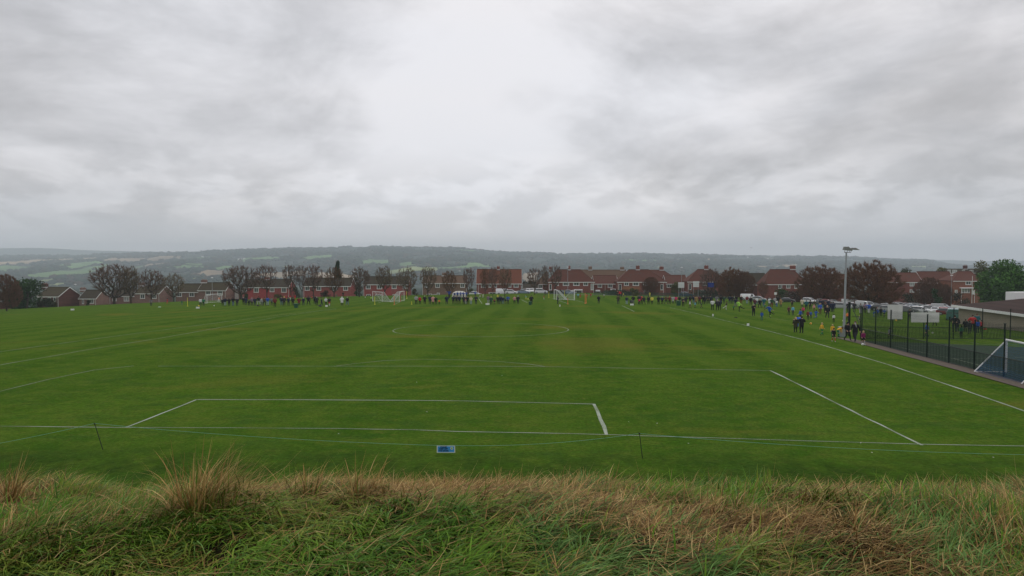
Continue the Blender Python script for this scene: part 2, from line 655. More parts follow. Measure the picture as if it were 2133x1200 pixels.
SKY1 = [(-400, 536), (0, 534.5), (60, 533), (150, 533), (210, 530), (300, 528.5), (380, 525), (420, 524), (480, 522), (560, 520), (620, 517.5), (700, 515.5), (780, 514), (860, 515.5), (910, 516), (960, 518), (1010, 523), (1060, 526.5), (1100, 527), (1160, 529), (1200, 530), (1260, 530), (1340, 529), (1400, 531), (1500, 532.5), (1600, 535.5), (1690, 534.5), (1780, 537), (1850, 541), (1900, 541.5), (1935, 543), (1965, 549), (1990, 553), (2133, 557), (2600, 557)]
SKY2 = [(-400, 521), (0, 517.5), (80, 516.5), (200, 522), (350, 525), (700, 530), (1200, 530), (1330, 527), (1400, 529), (1500, 531), (1600, 532), (1850, 537), (1960, 541), (2060, 544), (2133, 543), (2600, 540)]
R0, R1, R2, R3 = 330.0, 1900.0, 5000.0, 7200.0


def hill_z(px, r, sky=SKY1, rp=R2):
    """Terrain height beyond the houses: down to the valley, up to the skyline hill, then away."""
    a = math.pi / 2
    s = interp(sky, px)
    X0, z_sky = xz(px, s, rp)
    near = gz((px - CX) / F * R0, R0) - 3.0
    zv = xz(px, 598.0, R1)[1]
    z = np.where(r < R1, near + (zv - near) * (r - R0) / (R1 - R0), 0)
    t = np.clip((r - R1) / (rp - R1), 0, 1)
    z = np.where(r >= R1, zv + (z_sky - zv) * t, z)
    z = z - np.clip(r - rp, 0, None) * 0.08
    return z


FIELDS = [  # farmland seen across the valley: outline in the photograph, then its colour
 ('t', [(-60,549),(0,546),(60,541),(120,541),(200,536),(216,538),(200,541),(100,546),(40,551),(-60,555)]),
 ('g', [(-60,556),(0,553),(65,552),(72,556),(55,563),(0,567),(-60,569)]),
 ('g', [(110,552),(205,544),(225,549),(150,560),(125,557)]),
 ('g', [(50,573),(95,567),(130,563),(225,551),(238,556),(190,573),(160,577),(115,578),(60,580)]),
 ('y', [(70,582),(125,580),(112,588),(90,592),(70,590)]),
 ('y', [(70,597),(110,590),(155,588),(140,594),(75,599)]),
 ('t', [(210,543),(230,538),(265,538),(300,537),(310,542),(320,545),(280,550),(250,547),(215,546)]),
 ('g', [(270,552),(320,549),(330,556),(280,562)]),
 ('t', [(300,540),(330,534),(380,534),(372,540),(340,545),(300,548)]),
 ('t', [(300,551),(350,546),(372,548),(340,553),(300,558)]),
 ('g', [(375,551),(420,546),(455,545),(440,551),(400,553),(375,554)]),
 ('t', [(390,573),(430,563),(470,561),(470,577),(430,578),(392,577)]),
 ('y', [(395,579),(435,579),(420,585),(400,588)]),
 ('g', [(345,557),(410,552),(440,554),(420,560),(370,562),(340,560)]),
 ('g', [(470,541),(540,538),(560,533),(590,535),(580,541),(520,545),(470,545)]),
 ('g', [(440,558),(480,551),(500,554),(480,561),(450,562)]),
 ('y', [(530,560),(560,556),(600,553),(602,558),(540,563)]),
 ('t', [(520,572),(590,566),(640,564),(640,580),(560,584),(520,580)]),
 ('g', [(390,537),(440,533),(470,534),(440,539),(395,542)]),
 ('g', [(620,537),(660,533),(700,531),(690,540),(640,542)]),
 ('g', [(750,543),(770,537),(810,539),(815,552),(790,555),(755,549)]),
 ('g', [(830,548),(860,545),(870,555),(850,560),(830,556)]),
 ('y', [(800,562),(850,558),(920,556),(920,566),(800,574)]),
 ('t', [(640,570),(700,566),(760,572),(740,588),(650,588)]),
 ('g', [(912,557),(970,554),(975,550),(1020,550),(1025,557),(960,562),(915,566)]),
 ('t', [(1085,569),(1130,568),(1120,592),(1085,592)]),
 ('g', [(940,519),(975,521),(1010,525),(1030,528),(990,526),(950,522)]),
 ('g', [(1285,542),(1340,541),(1395,543),(1380,545),(1300,545)]),
 ('t', [(1395,540),(1445,540),(1442,543.5),(1400,543)]),
 ('t', [(1455,542),(1505,542),(1500,545),(1460,545)]),
 ('t', [(1560,553),(1630,552),(1670,554),(1640,559),(1580,559)]),
 ('y', [(1590,536),(1625,537),(1622,541),(1588,541)]),
 ('g', [(1640,544),(1670,543),(1665,547),(1640,548)]),
 ('y', [(1330,557),(1390,556),(1370,560),(1320,559)]),
 ('y', [(1400,568),(1440,566),(1440,572),(1400,573)]),
 ('y', [(1900,555),(1935,554),(1930,560),(1895,560)]),
]
FCOL = {'t': (0.27, 0.20, 0.12), 'g': (0.11, 0.20, 0.06), 'y': (0.18, 0.215, 0.075)}
WOOD = (0.018, 0.032, 0.016)


def in_poly(poly, X, Y):
    ins = np.zeros(X.shape, bool)
    n = len(poly)
    for i in range(n):
        x1, y1 = poly[i]
        x2, y2 = poly[(i + 1) % n]
        c = ((y1 > Y) != (y2 > Y))
        with np.errstate(divide='ignore', invalid='ignore'):
            xi = (x2 - x1) * (Y - y1) / (y2 - y1 + 1e-12) + x1
        ins ^= c & (X < xi)
    return ins


def proj_py(px, r, z):
    """Photo row of a ground point r metres down the column px (the pitch angle undone)."""
    t = (z - CZ) / r
    b = (t * cP + sP) / (cP - t * sP)
    return CY - b * F


def col_noise(px, r, s1, s2, seed):
    out = np.empty(px.shape)
    fl, rf, ff = px.ravel(), r.ravel(), out.ravel()
    for i in range(len(fl)):
        ff[i] = mnoise.fractal(Vector((fl[i] * s1, rf[i] * s2, seed)), 0.8, 2.1, 4)
    return ff.reshape(px.shape)


pxs = np.arange(-420, 2560, 5.0)
rr = np.concatenate([np.linspace(R0, R1, 12), np.linspace(R1, R2, 130)[1:], np.linspace(R2, 6200, 5)[1:]])
PX, RR = np.meshgrid(pxs, rr)
HZ = hill_z(PX, RR)
PYv = proj_py(PX, RR, HZ)
cn = col_noise(PX, RR, 0.012, 0.0022, 4.2)
env = np.clip((RR - R1) / 500, 0, 1) * np.clip((R2 + 300 - RR) / 900, 0.12, 1)
HZ = HZ + cn * 11 * env
COLR = np.empty(PX.shape + (3,))
COLR[:] = WOOD
isf = np.zeros(PX.shape, bool)
jx, jy = col_noise(PX, RR, 0.05, 0.01, 8.8) * 2.5, col_noise(PX, RR, 0.03, 0.006, 1.7) * 0.7
for i, (k, poly) in enumerate(FIELDS):
    msk = in_poly(poly, PX + jx, PYv + jy)
    r_ = random.Random(i)
    f = 0.85 + 0.35 * r_.random()
    COLR[msk] = [c * f for c in FCOL[k]]
    isf |= msk
COLR *= (1 + 0.45 * cn)[..., None]
COLR = np.clip(COLR, 0.008, 1)
XW = (PX - CX) / F * RR
V = np.stack([XW, RR, HZ], -1).reshape(-1, 3)
nx, ny = len(pxs), len(rr)
ii = (np.arange(ny - 1)[:, None] * nx + np.arange(nx - 1)[None, :]).ravel()
FA = np.stack([ii, ii + 1, ii + 1 + nx, ii + nx], 1)
M_HILL = attr_mat('farmland', 0.95, 0.25, 0.01, spec=0.05)
tag(link('hills', np_mesh('hills', V, FA, M_HILL, True, COLR.reshape(-1, 3))), kind='structure', label='wooded hillside with green and tan fields across the valley')

pxs2 = np.arange(-480, 2620, 12.0)
r2 = np.array([5900.0, 6600.0, 7200.0, 7600.0])
PX2, RR2 = np.meshgrid(pxs2, r2)
s2 = interp(SKY2, PX2)
cn2 = col_noise(PX2, RR2, 0.006, 0.001, 7.7)
HZ2 = xz(0, s2 + cn2 * 1.2, RR2)[1]
HZ2 = np.where(RR2 < 7000, HZ2 - (7200 - RR2) * 0.10, HZ2)
HZ2 = np.where(RR2 > 7300, HZ2 - 60, HZ2)
V = np.stack([(PX2 - CX) / F * RR2, RR2, HZ2], -1).reshape(-1, 3)
nx, ny = len(pxs2), len(r2)
ii = (np.arange(ny - 1)[:, None] * nx + np.arange(nx - 1)[None, :]).ravel()
FA = np.stack([ii, ii + 1, ii + 1 + nx, ii + nx], 1)
tag(link('distant_hills', np_mesh('distant_hills', V, FA, M_HILL, True, np.full((len(V), 3), (0.05, 0.07, 0.045)))), kind='structure')

# woods, copses and hedgerow trees: crowns as one far mass
ico = bmesh.new()
bmesh.ops.create_icosphere(ico, subdivisions=1, radius=1.0)
ICO_V = np.array([v_.co[:] for v_ in ico.verts])
ICO_F = np.array([[v_.index for v_ in f.verts] for f in ico.faces])
ico.free()


def z_at(px, r):
    """Bilinear height on the hill grid."""
    i = np.clip((px - pxs[0]) / 5.0, 0, len(pxs) - 1.001)
    j = np.clip(np.interp(r, rr, np.arange(len(rr))), 0, len(rr) - 1.001)
    i0, j0 = i.astype(int), j.astype(int)
    fi, fj = i - i0, j - j0
    return ((HZ[j0, i0] * (1 - fi) + HZ[j0, i0 + 1] * fi) * (1 - fj) + (HZ[j0 + 1, i0] * (1 - fi) + HZ[j0 + 1, i0 + 1] * fi) * fj)


rs = np.random.RandomState(5)
n = 26000
cpx = rs.uniform(-150, 2280, n)
cr = rs.uniform(R1 + 50, R2 + 60, n)
czv = z_at(cpx, cr)
cpy = proj_py(cpx, cr, czv)
inside = np.zeros(n, bool)
for k, poly in FIELDS:
    inside |= in_poly(poly, cpx, cpy)
keepn = np.array([mnoise.noise(Vector((a * 0.02, b * 0.003, 0.5))) for a, b in zip(cpx, cr)])
keep = (~inside) & (keepn > -0.28) | (rs.rand(n) < 0.012)
hp, hr = [], []
for k, poly in FIELDS:                       # hedgerows round the fields
    for i in range(len(poly)):
        (x1, y1), (x2, y2) = poly[i], poly[(i + 1) % len(poly)]
        m_ = int(abs(x2 - x1) / 1.6 + abs(y2 - y1)) + 1
        for j in range(m_):
            if rs.rand() < 0.75:
                t = (j + rs.rand()) / m_
                hp.append(x1 + (x2 - x1) * t)
                hr.append(y1 + (y2 - y1) * t)
hp, hy = np.array(hp), np.array(hr)
rgrid = np.linspace(R1, R2, 400)
hr = np.empty(len(hp))
for i in range(len(hp)):
    pr = proj_py(np.full(400, hp[i]), rgrid, hill_z(np.full(400, hp[i]), rgrid))
    hr[i] = np.interp(-hy[i], -pr, rgrid)
sk = rs.uniform(-100, 2200, 420)
sk = sk[(np.sin(sk * 0.031) + np.sin(sk * 0.083 + 1)) > 0.15]
apx = np.concatenate([cpx[keep], hp, sk])
ar = np.concatenate([cr[keep], hr, np.full(len(sk), R2) + rs.uniform(-60, 10, len(sk))])
size = np.concatenate([rs.uniform(6, 12, keep.sum()), rs.uniform(2.2, 4.2, len(hp)), rs.uniform(3, 6, len(sk))])
az = z_at(apx, ar)
nn_ = len(apx)
C = np.stack([(apx - CX) / F * ar, ar, az + size * 0.35], -1)
S = np.stack([size * rs.uniform(0.9, 1.7, nn_), size * rs.uniform(0.8, 1.2, nn_), size * rs.uniform(0.6, 1.0, nn_)], -1)
J = rs.uniform(0.75, 1.25, (nn_, len(ICO_V), 1))
V = (C[:, None, :] + ICO_V[None] * J * S[:, None, :]).reshape(-1, 3)
FA = (ICO_F[None] + (np.arange(nn_) * len(ICO_V))[:, None, None]).reshape(-1, 3)
tone = rs.uniform(0.6, 1.35, (nn_, 1))
hue = rs.rand(nn_, 1)
base = np.where(hue < 0.14, np.array([[0.060, 0.042, 0.020]]), np.array([[0.020, 0.036, 0.017]])) * tone
Cc = np.repeat(base, len(ICO_V), 0)
M_WOOD = attr_mat('far_foliage', 1.0, 0.0, spec=0.0)
tag(link('woodland', np_mesh('woodland', V, FA, M_WOOD, False, Cc)), kind='stuff', label='dark woods and hedgerows covering the far hillside', cat='woodland')

# farms and a village across the valley
M_PALEWALL = simple('pale_render', (0.70, 0.68, 0.64), 0.8)
M_SLATE = simple('grey_slate', (0.10, 0.10, 0.11), 0.6)
for i, (fx, fy, w, lab) in enumerate([
        (422, 534.5, 4, 'small pale farm building high on the left hillside'),
        (500, 540, 7, 'long white farm shed on the hillside above the trees'),
        (509, 540.5, 3.5, 'small pale barn right beside the long white farm shed'),
        (1268, 539, 3, 'lone white house on the wooded far slope'),
        (1592, 540, 3, 'leftmost pale house of the far village'),
        (1599, 541, 2.6, 'second pale house from the left in the far village'),
        (1605, 540.5, 3, 'middle pale house of the far village'),
        (1612, 542, 3.2, 'fourth pale house from the left in the far village'),
        (1619, 541.5, 3, 'rightmost pale house of the far village'),
        (1557, 539.5, 2.6, 'single white house left of the far village')]):
    pr = proj_py(np.full(400, float(fx)), rgrid, hill_z(np.full(400, float(fx)), rgrid))
    r_ = float(np.interp(-fy, -pr, rgrid))
    z0 = float(z_at(np.array([float(fx)]), np.array([r_]))[0])
    x0 = (fx - CX) / F * r_
    W = w * r_ / F
    e = empty('farm_house', (x0, r_, z0 + 1.0))
    tag(e, lab, 'house', 'houses on the far hillside')
    mb = MB()
    mb.box(-W / 2, W / 2, -5, 5, -4, 5.5)
    mb.build('wall', M_PALEWALL, e)
    mb = MB()
    mb.add([(-W / 2 - .3, -5.4, 5.3), (W / 2 + .3, -5.4, 5.3), (W / 2 + .3, 5.4, 5.3), (-W / 2 - .3, 5.4, 5.3), (-W / 2 - .3, 0, 8.6), (W / 2 + .3, 0, 8.6)],
           [(0, 1, 5, 4), (2, 3, 4, 5), (0, 4, 3), (1, 2, 5), (0, 3, 2, 1)])
    mb.build('roof', M_SLATE, e)

# ------------------------------------------------------------------ haze
mb = MB()
mb.box(-9000, 9000, -400, 8200, -420, 190)
hz = bpy.data.materials.new('haze_air')
hz.use_nodes = True
hz.node_tree.nodes.clear()
ho = N('ShaderNodeOutputMaterial', hz.node_tree.nodes)
hv = N('ShaderNodeVolumePrincipled', hz.node_tree.nodes)
hv.inputs['Color'].default_value = (0.82, 0.92, 1.0, 1)
hv.inputs['Density'].default_value = 0.00019
hv.inputs['Anisotropy'].default_value = 0.0
hz.node_tree.links.new(hv.outputs[0], ho.inputs['Volume'])
hzo = mb.build('haze', hz)
tag(hzo, kind='stuff')
# ================================================================== GRASS BANK UNDER THE CAMERA
def bank_z(X, Y):
    """Lumpy top of the bank; it falls away to the field behind the crest."""
    X = np.asarray(X, float)
    Y = np.asarray(Y, float)
    z = np.interp(Y, _ty, _prof)
    lump = 0.022 * np.sin(X * 1.9 + 0.6 * Y) + 0.035 * np.sin(X * 0.83 + 2.1) + 0.03 * np.sin(X * 2.6 + 0.4) * np.clip((Y - 4) / 1.0, 0, 1) + 0.022 * np.sin(Y * 3.1 + 1.4 * np.sin(X * 1.3)) + 0.022 * np.sin(X * 5.3 + Y * 3.7) + 0.016 * np.sin(X * 9.1 - Y * 7.3)
    f = np.clip((9 - Y) / 3, 0, 1) * np.clip((Y - 1.5) / 1.5, 0, 1)
    return z + lump * f - 0.11


xs = np.unique(np.concatenate([np.arange(-60, -9, 3), np.arange(-9, 9, 0.15), np.arange(9, 61, 3)]).astype(float))
ys = np.unique(np.concatenate([np.arange(-40, 2, 3), np.arange(2, 8.1, 0.12)]).astype(float))
XX, YY = np.meshgrid(xs, ys)
V = np.stack([XX, YY, bank_z(XX, YY)], -1).reshape(-1, 3)
nx, ny = len(xs), len(ys)
ii = (np.arange(ny - 1)[:, None] * nx + np.arange(nx - 1)[None, :]).ravel()
FA = np.stack([ii, ii + 1, ii + 1 + nx, ii + nx], 1)
M_SOIL = simple('thatch_soil', (0.022, 0.022, 0.010), 0.95, var=0.5, scale=6, bump=0.6, spec=0.0)
tag(link('bank_ground', np_mesh('bank_ground', V, FA, M_SOIL, True)), kind='structure', label='top of the grassy bank in front')


def nz2(x, y, s, seed):
    return np.array([mnoise.fractal(Vector((a * s, b * s, seed)), 0.9, 2.0, 3) for a, b in zip(x, y)])


def blades(base, yaw, lean, length, width, color, droop, segs=3):
    """Curved tapering blades as one numpy mesh: base (n,3)."""
    n = len(base)
    d = np.stack([np.cos(yaw), np.sin(yaw), np.zeros(n)], -1)
    side = np.stack([-np.sin(yaw), np.cos(yaw), np.zeros(n)], -1)
    verts, cols_ = [], []
    p = base.copy()
    ang = lean.copy()
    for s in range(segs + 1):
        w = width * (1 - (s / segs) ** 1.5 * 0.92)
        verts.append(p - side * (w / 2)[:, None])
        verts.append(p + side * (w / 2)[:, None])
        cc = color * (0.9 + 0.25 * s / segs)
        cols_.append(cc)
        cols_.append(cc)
        step = (length / segs)[:, None]
        p = p + (d * np.sin(ang)[:, None] + np.array([0, 0, 1.0]) * np.cos(ang)[:, None]) * step
        ang = ang + droop / segs
    k = 2 * (segs + 1)
    Vv = np.stack(verts, 1).reshape(-1, 3)
    Cc = np.stack(cols_, 1).reshape(-1, 3)
    q = []
    for s in range(segs):
        q.append([2 * s, 2 * s + 1, 2 * s + 3, 2 * s + 2])
    q = np.array(q)
    Ff = (q[None] + (np.arange(n) * k)[:, None, None]).reshape(-1, 4)
    return Vv, Ff, Cc


M_BLADE = attr_mat('grass_blade', 0.7, 0.0, spec=0.08)
rs = np.random.RandomState(11)

GREENS = np.array([(0.050, 0.125, 0.012), (0.080, 0.165, 0.016), (0.110, 0.160, 0.022), (0.045, 0.105, 0.022), (0.100, 0.190, 0.055), (0.030, 0.070, 0.010)])
DRY = np.array([(0.310, 0.195, 0.070), (0.215, 0.118, 0.040), (0.130, 0.072, 0.026), (0.400, 0.285, 0.120), (0.180, 0.125, 0.036), (0.085, 0.048, 0.020)])


def pick(pal, n):
    return pal[rs.randint(0, len(pal), n)] * rs.uniform(0.75, 1.2, (n, 1))


def sward(n, y0, y1, dens_pow=1.0):
    Y = y0 + (y1 - y0) * rs.rand(n) ** dens_pow
    X = rs.uniform(-1, 1, n) * (Y * 0.78 + 0.5)
    return X, Y


# clumps: blades of one tuft share direction, lean and mostly colour
nt = 6400
tx, ty_ = sward(nt, 2.9, 7.3)
dryn = nz2(tx, ty_, 0.55, 2.2) + 0.35 * nz2(tx, ty_, 1.7, 6.1)
crest = np.clip((ty_ - 4.55) / 0.8, 0, 1)
dry_p = np.clip(0.24 + 1.25 * dryn + 0.32 * crest - 0.15 * np.clip((4.4 - ty_), 0, 1), 0.05, 0.95)
# greener and bluer swathes
gs = nz2(tx, ty_, 0.5, 9.9)
swirl = nz2(tx, ty_, 0.6, 5.5)
flat = np.clip(1.0 + 0.7 * nz2(tx, ty_, 0.8, 3.7), 0.6, 1.4)
per = 17
tdir = 0.25 + swirl * 3.0 + rs.normal(0, 0.75, nt)          # most of it is blown over to the right
idx = np.repeat(np.arange(nt), per)
n = len(idx)
spread = 0.06
bx = tx[idx] + rs.normal(0, spread, n)
by = ty_[idx] + rs.normal(0, spread, n)
bz = bank_z(bx, by) + rs.uniform(-0.01, 0.07, n)
yaw = tdir[idx] + rs.normal(0, 0.42, n)
lean = flat[idx] * 1.05 + rs.normal(0, 0.28, n)
length = (0.12 + 0.12 * rs.rand(nt))[idx] * rs.uniform(0.6, 1.35, n)
width = rs.uniform(0.004, 0.0105, n)
isd = rs.rand(n) < dry_p[idx]
tg = GREENS[np.clip(((gs + 0.6) / 1.2 * 6).astype(int), 0, 5)][idx] * rs.uniform(0.7, 1.25, (n, 1))
tg = np.where(rs.rand(n, 1) < 0.35, pick(GREENS, n), tg)
colr = np.where(isd[:, None], pick(DRY, n), tg * np.array([1.05, 1.0, 0.85])) * 1.27
width = np.where(isd, width * 0.75, width * 1.15)
droop = rs.uniform(0.5, 1.6, n)
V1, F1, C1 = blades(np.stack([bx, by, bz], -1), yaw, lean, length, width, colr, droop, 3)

# thatch: dry litter lying nearly flat
n = 26000
X, Y = sward(n, 2.9, 7.0)
dn = nz2(X[::10], Y[::10], 0.6, 2.2)
keep = (np.repeat(dn, 10)[:n] + 0.35 + 0.7 * np.clip((Y - 4.4) / 0.8, 0, 1)) > rs.rand(n)
X, Y = X[keep], Y[keep]
n = len(X)
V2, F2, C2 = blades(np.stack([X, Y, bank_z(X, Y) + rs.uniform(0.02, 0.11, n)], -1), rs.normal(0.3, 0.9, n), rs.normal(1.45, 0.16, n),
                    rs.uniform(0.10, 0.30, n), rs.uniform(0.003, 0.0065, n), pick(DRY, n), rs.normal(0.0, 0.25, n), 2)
# a few seed stalks and long bents standing out of the crest
n = 300
X, Y = sward(n, 4.2, 6.0)
V3, F3, C3 = blades(np.stack([X, Y, bank_z(X, Y)], -1), rs.normal(0.3, 0.8, n), rs.normal(0.55, 0.3, n),
                    rs.uniform(0.18, 0.44, n), rs.uniform(0.003, 0.005, n), pick(DRY[[0, 3, 4]], n), rs.normal(0.5, 0.5, n), 5)
C2, C3 = C2 * 1.2, C3 * 1.2
off1, off2 = len(V1), len(V1) + len(V2)
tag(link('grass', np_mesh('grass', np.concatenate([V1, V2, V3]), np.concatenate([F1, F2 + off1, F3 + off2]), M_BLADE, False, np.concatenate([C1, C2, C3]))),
    kind='stuff', label='long matted green and straw coloured grass on the bank', cat='grass')


def tussock(px, py_base, h, spreadr, nb, mix, label, upright=0.5, ang=0.4):
    # position on the bank by the sight line
    yy = np.linspace(3, 7.5, 600)
    X_, Z_ = xz(px, py_base, yy)
    g = bank_z(X_, yy)
    b = np.nonzero(Z_ < g)[0]
    i = b[0] if len(b) else 400
    cx_, cy_ = X_[i], yy[i]
    nb = int(nb * 0.5)
    a = rs.uniform(0, 2 * math.pi, nb)
    r_ = np.abs(rs.normal(0, spreadr, nb))
    bx, by = cx_ + np.cos(a) * r_, cy_ + np.sin(a) * r_ * 0.7
    le = upright * rs.uniform(0.1, 2.6, nb)
    yw = np.where(rs.rand(nb) < 0.45, rs.normal(ang, 0.6, nb), a)
    L = h * rs.uniform(0.35, 1.12, nb)
    cc = np.where(rs.rand(nb, 1) < mix, pick(DRY[[0, 1, 3, 4, 0, 2]], nb), pick(GREENS[[0, 2, 5]], nb))
    Vv, Ff, Cc = blades(np.stack([bx, by, bank_z(bx, by) + 0.01], -1), yw, le, L, rs.uniform(0.004, 0.009, nb), cc * 1.25, rs.uniform(-0.1, 1.6, nb), 5)
    Vv = Vv - np.array([cx_, cy_, float(bank_z(cx_, cy_))])
    o = link('grass_tussock', np_mesh('grass_tussock', Vv, Ff, M_BLADE, False, Cc))
    o.location = (cx_, cy_, float(bank_z(cx_, cy_)))
    tag(o, label, 'grass tussock', 'dry grass tussocks on the bank')


tussock(405, 1085, 0.52, 0.13, 900, 0.92, 'tallest straw coloured tussock sticking up left of centre on the bank', 0.42, 0.5)
tussock(455, 1050, 0.46, 0.12, 500, 0.9, 'dry tussock leaning right against the tallest tussock', 0.55, 0.3)
tussock(745, 1045, 0.36, 0.14, 420, 0.9, 'russet tussock on the crest below the blue sign', 0.6, 0.3)
tussock(640, 1045, 0.34, 0.13, 360, 0.8, 'low dry tussock on the crest between the tall tussock and the russet one', 0.6, 0.4)
tussock(15, 1060, 0.42, 0.14, 420, 0.85, 'straw tussock at the left end of the bank', 0.65, 0.2)
tussock(1180, 1035, 0.30, 0.14, 300, 0.75, 'low spiky tussock on the crest below the right rope stake', 0.7, 0.4)
tussock(1420, 1030, 0.24, 0.13, 300, 0.85, 'flattened brown tussock on the crest right of the right rope stake', 0.9, 0.3)
tussock(1960, 1035, 0.34, 0.13, 240, 0.85, 'thin straw tussock on the crest at the right end of the bank', 0.75, 0.3)
tussock(1785, 1105, 0.22, 0.12, 320, 0.95, 'russet brown tussock half way down the bank on the right', 1.0, 0.3)

# ================================================================== ROPE, STAKES AND SIGN
M_BLACK = simple('black_plastic', (0.015, 0.017, 0.018), 0.5)
M_ROPE = simple('green_rope', (0.22, 0.50, 0.42), 0.7)
M_WHITE = simple('white_paint', (0.78, 0.79, 0.78), 0.5, var=0.04)


def stake(pbase, ptop, label):
    b = cast(*pbase)
    X_, Z_ = xz(ptop[0], ptop[1], b.y)
    t = Vector((X_, b.y, Z_))
    e = empty('rope_stake', b)
    tag(e, label, 'stake', 'black stakes holding the green rope')
    d = t - b
    mb = MB()
    mb.tube([(0, 0, -0.1), tuple(d * 0.97)], [0.012, 0.011], 8)
    mb.build('shaft', M_BLACK, e)
    mb = MB()
    mb.tube([tuple(d * 0.95), tuple(d * 0.985), tuple(d * 1.01)], [0.02, 0.026, 0.012], 8)
    mb.tube([tuple(d + Vector((-0.03, 0, -0.02))), tuple(d + Vector((-0.045, 0, 0.01))), tuple(d + Vector((-0.02, 0, 0.03)))], 0.006, 5)
    mb.build('hook', M_BLACK, e)
    return t


s1 = stake((216, 937), (197, 882), 'black stake leaning left that holds the green rope')
s2 = stake((1339, 955), (1332, 902), 'upright black stake right of the blue sign')
# sign
sb = cast(929, 946)
SY = sb.y
x0_, z0_ = xz(910, 943, SY)
x1_, z1_ = xz(948, 928, SY)
sgn = empty('notice_sign', ((x0_ + x1_) / 2, SY, z0_))
tag(sgn, 'blue and white PLEASE KEEP OFF THE GRASS sign hanging on the rope', 'sign')
W, H = x1_ - x0_, z1_ - z0_
mb = MB()
mb.box(-W / 2, W / 2, -0.006, 0.006, 0, H)
mb.build('board', M_WHITE, sgn)
M_SIGNBLUE = simple('sign_blue', (0.07, 0.33, 0.74), 0.4, var=0.1, scale=3)
mb = MB()
mb.box(-W / 2 + 0.028, W / 2 - 0.028, -0.0085, -0.006, 0.022, H - 0.026)
mb.build('blue_panel', M_SIGNBLUE, sgn)
M_INK = simple('sign_ink', (0.01, 0.012, 0.03), 0.5)
for k, (txt, zz, sx_) in enumerate((('PLEASE', 0.165, -0.08), ('KEEP OFF', 0.105, -0.08), ('THE GRASS', 0.042, -0.08))):
    cu = bpy.data.curves.new('lettering', 'FONT')
    cu.body = txt
    cu.size = 0.066
    cu.offset = 0.0024
    cu.extrude = 0.0012
    cu.align_x = 'CENTER'
    cu.materials.append(M_INK)
    tmp = bpy.data.objects.new('tmp', cu)
    col.objects.link(tmp)
    lme = bpy.data.meshes.new_from_object(tmp.evaluated_get(bpy.context.evaluated_depsgraph_get()))
    bpy.data.objects.remove(tmp)
    o = link('lettering', lme, sgn)
    o.location = (sx_, -0.0105, zz * H / 0.235)
    o.rotation_euler = (math.pi / 2, 0, 0)
mb = MB()
mb.tube([(0.19, -0.0088, 0.62 * H), (0.19, -0.0125, 0.62 * H)], 0.045, 20)
mb.build('round_badge', simple('badge_yellow', (0.75, 0.78, 0.35), 0.5), sgn)
mb = MB()
mb.tube([(0.19, -0.0128, 0.62 * H), (0.19, -0.0138, 0.62 * H)], 0.022, 12)
mb.build('badge_centre', simple('badge_green', (0.10, 0.38, 0.30), 0.5), sgn)
for sxx in (-1, 1):                       # ties to the rope
    mb = MB()
    mb.tube([(sxx * 0.2 * W, 0, H - 0.02), (sxx * 0.2 * W, -0.004, H + 0.012)], 0.003, 5)
    mb.build('cable_tie', M_BLACK, sgn)


def sag(a, b, depth, k=24):
    return [a.lerp(b, i / k) + Vector((0, 0, -depth * 4 * (i / k) * (1 - i / k))) for i in range(k + 1)]


sgl = Vector((x0_ + 0.08 * W, SY - 0.012, z1_ + 0.005))
sgr = Vector((x1_ - 0.08 * W, SY - 0.012, z1_ + 0.005))
Xl, Zl = xz(-60, 934, s1.y - 1.0)
pts = sag(Vector((Xl, s1.y - 1.0, Zl)), s1, 0.03)[:-1] + sag(s1, sgl, 0.10)[:-1] + sag(sgl, sgr, 0.004, 4)[:-1]
Xs, Zs = xz(1331, 903, s2.y)
pts += sag(sgr, Vector((Xs, s2.y, Zs)), 0.13)[:-1]
Xr, Zr = xz(2180, 948, s2.y)
pts += sag(Vector((Xs, s2.y, Zs)), Vector((Xr, s2.y, Zr)), 0.12, 40)
mb = MB()
mb.tube(pts, 0.0042, 5)
tag(mb.build('rope', M_ROPE), 'thin green rope strung between the black stakes and the sign', 'rope')


# litter specks and fallen leaves on the near grass
M_LEAF = simple('pale_leaf', (0.55, 0.55, 0.45), 0.8)
leaf_labels = {(868, 797): 'pale leaf mark inside the penalty area left of its middle', (1046, 783): 'pale leaf just below the right end of the penalty arc', (1310, 880): 'pale leaf right of the goal area corner', (1369, 883): 'pale leaf above and right of the right rope stake', (1434, 925): 'brightest pale leaf right of the right rope stake', (1816, 944): 'bluish white leaf under the penalty area corner', (705, 905): 'faint pale leaf just below the goal line left of the sign', (889, 859): 'tiny pale leaf inside the goal area', (1793, 924): 'pale leaf touching the goal line on the right', (2069, 954): 'pale leaf nearest the right edge of the grass'}
for (lx, ly) in [(868, 797), (1046, 783), (1310, 880), (1369, 883), (1434, 925), (1816, 944), (705, 905), (889, 859), (1793, 924), (2069, 954)]:
    p = cast(lx, ly)
    mb = MB()
    mb.add([(-.03, -.012, .02), (.0, -.025, .03), (.036, .0, .028), (.012, .03, .032), (-.018, .018, .02)], [(0, 1, 2, 3, 4)])
    o = mb.build('fallen_leaf', M_LEAF)
    o.location = p
    o.rotation_euler = (0, 0, rnd.uniform(0, 6))
    tag(o, leaf_labels[(lx, ly)], 'leaf', 'pale leaves scattered on the near half of the pitch')
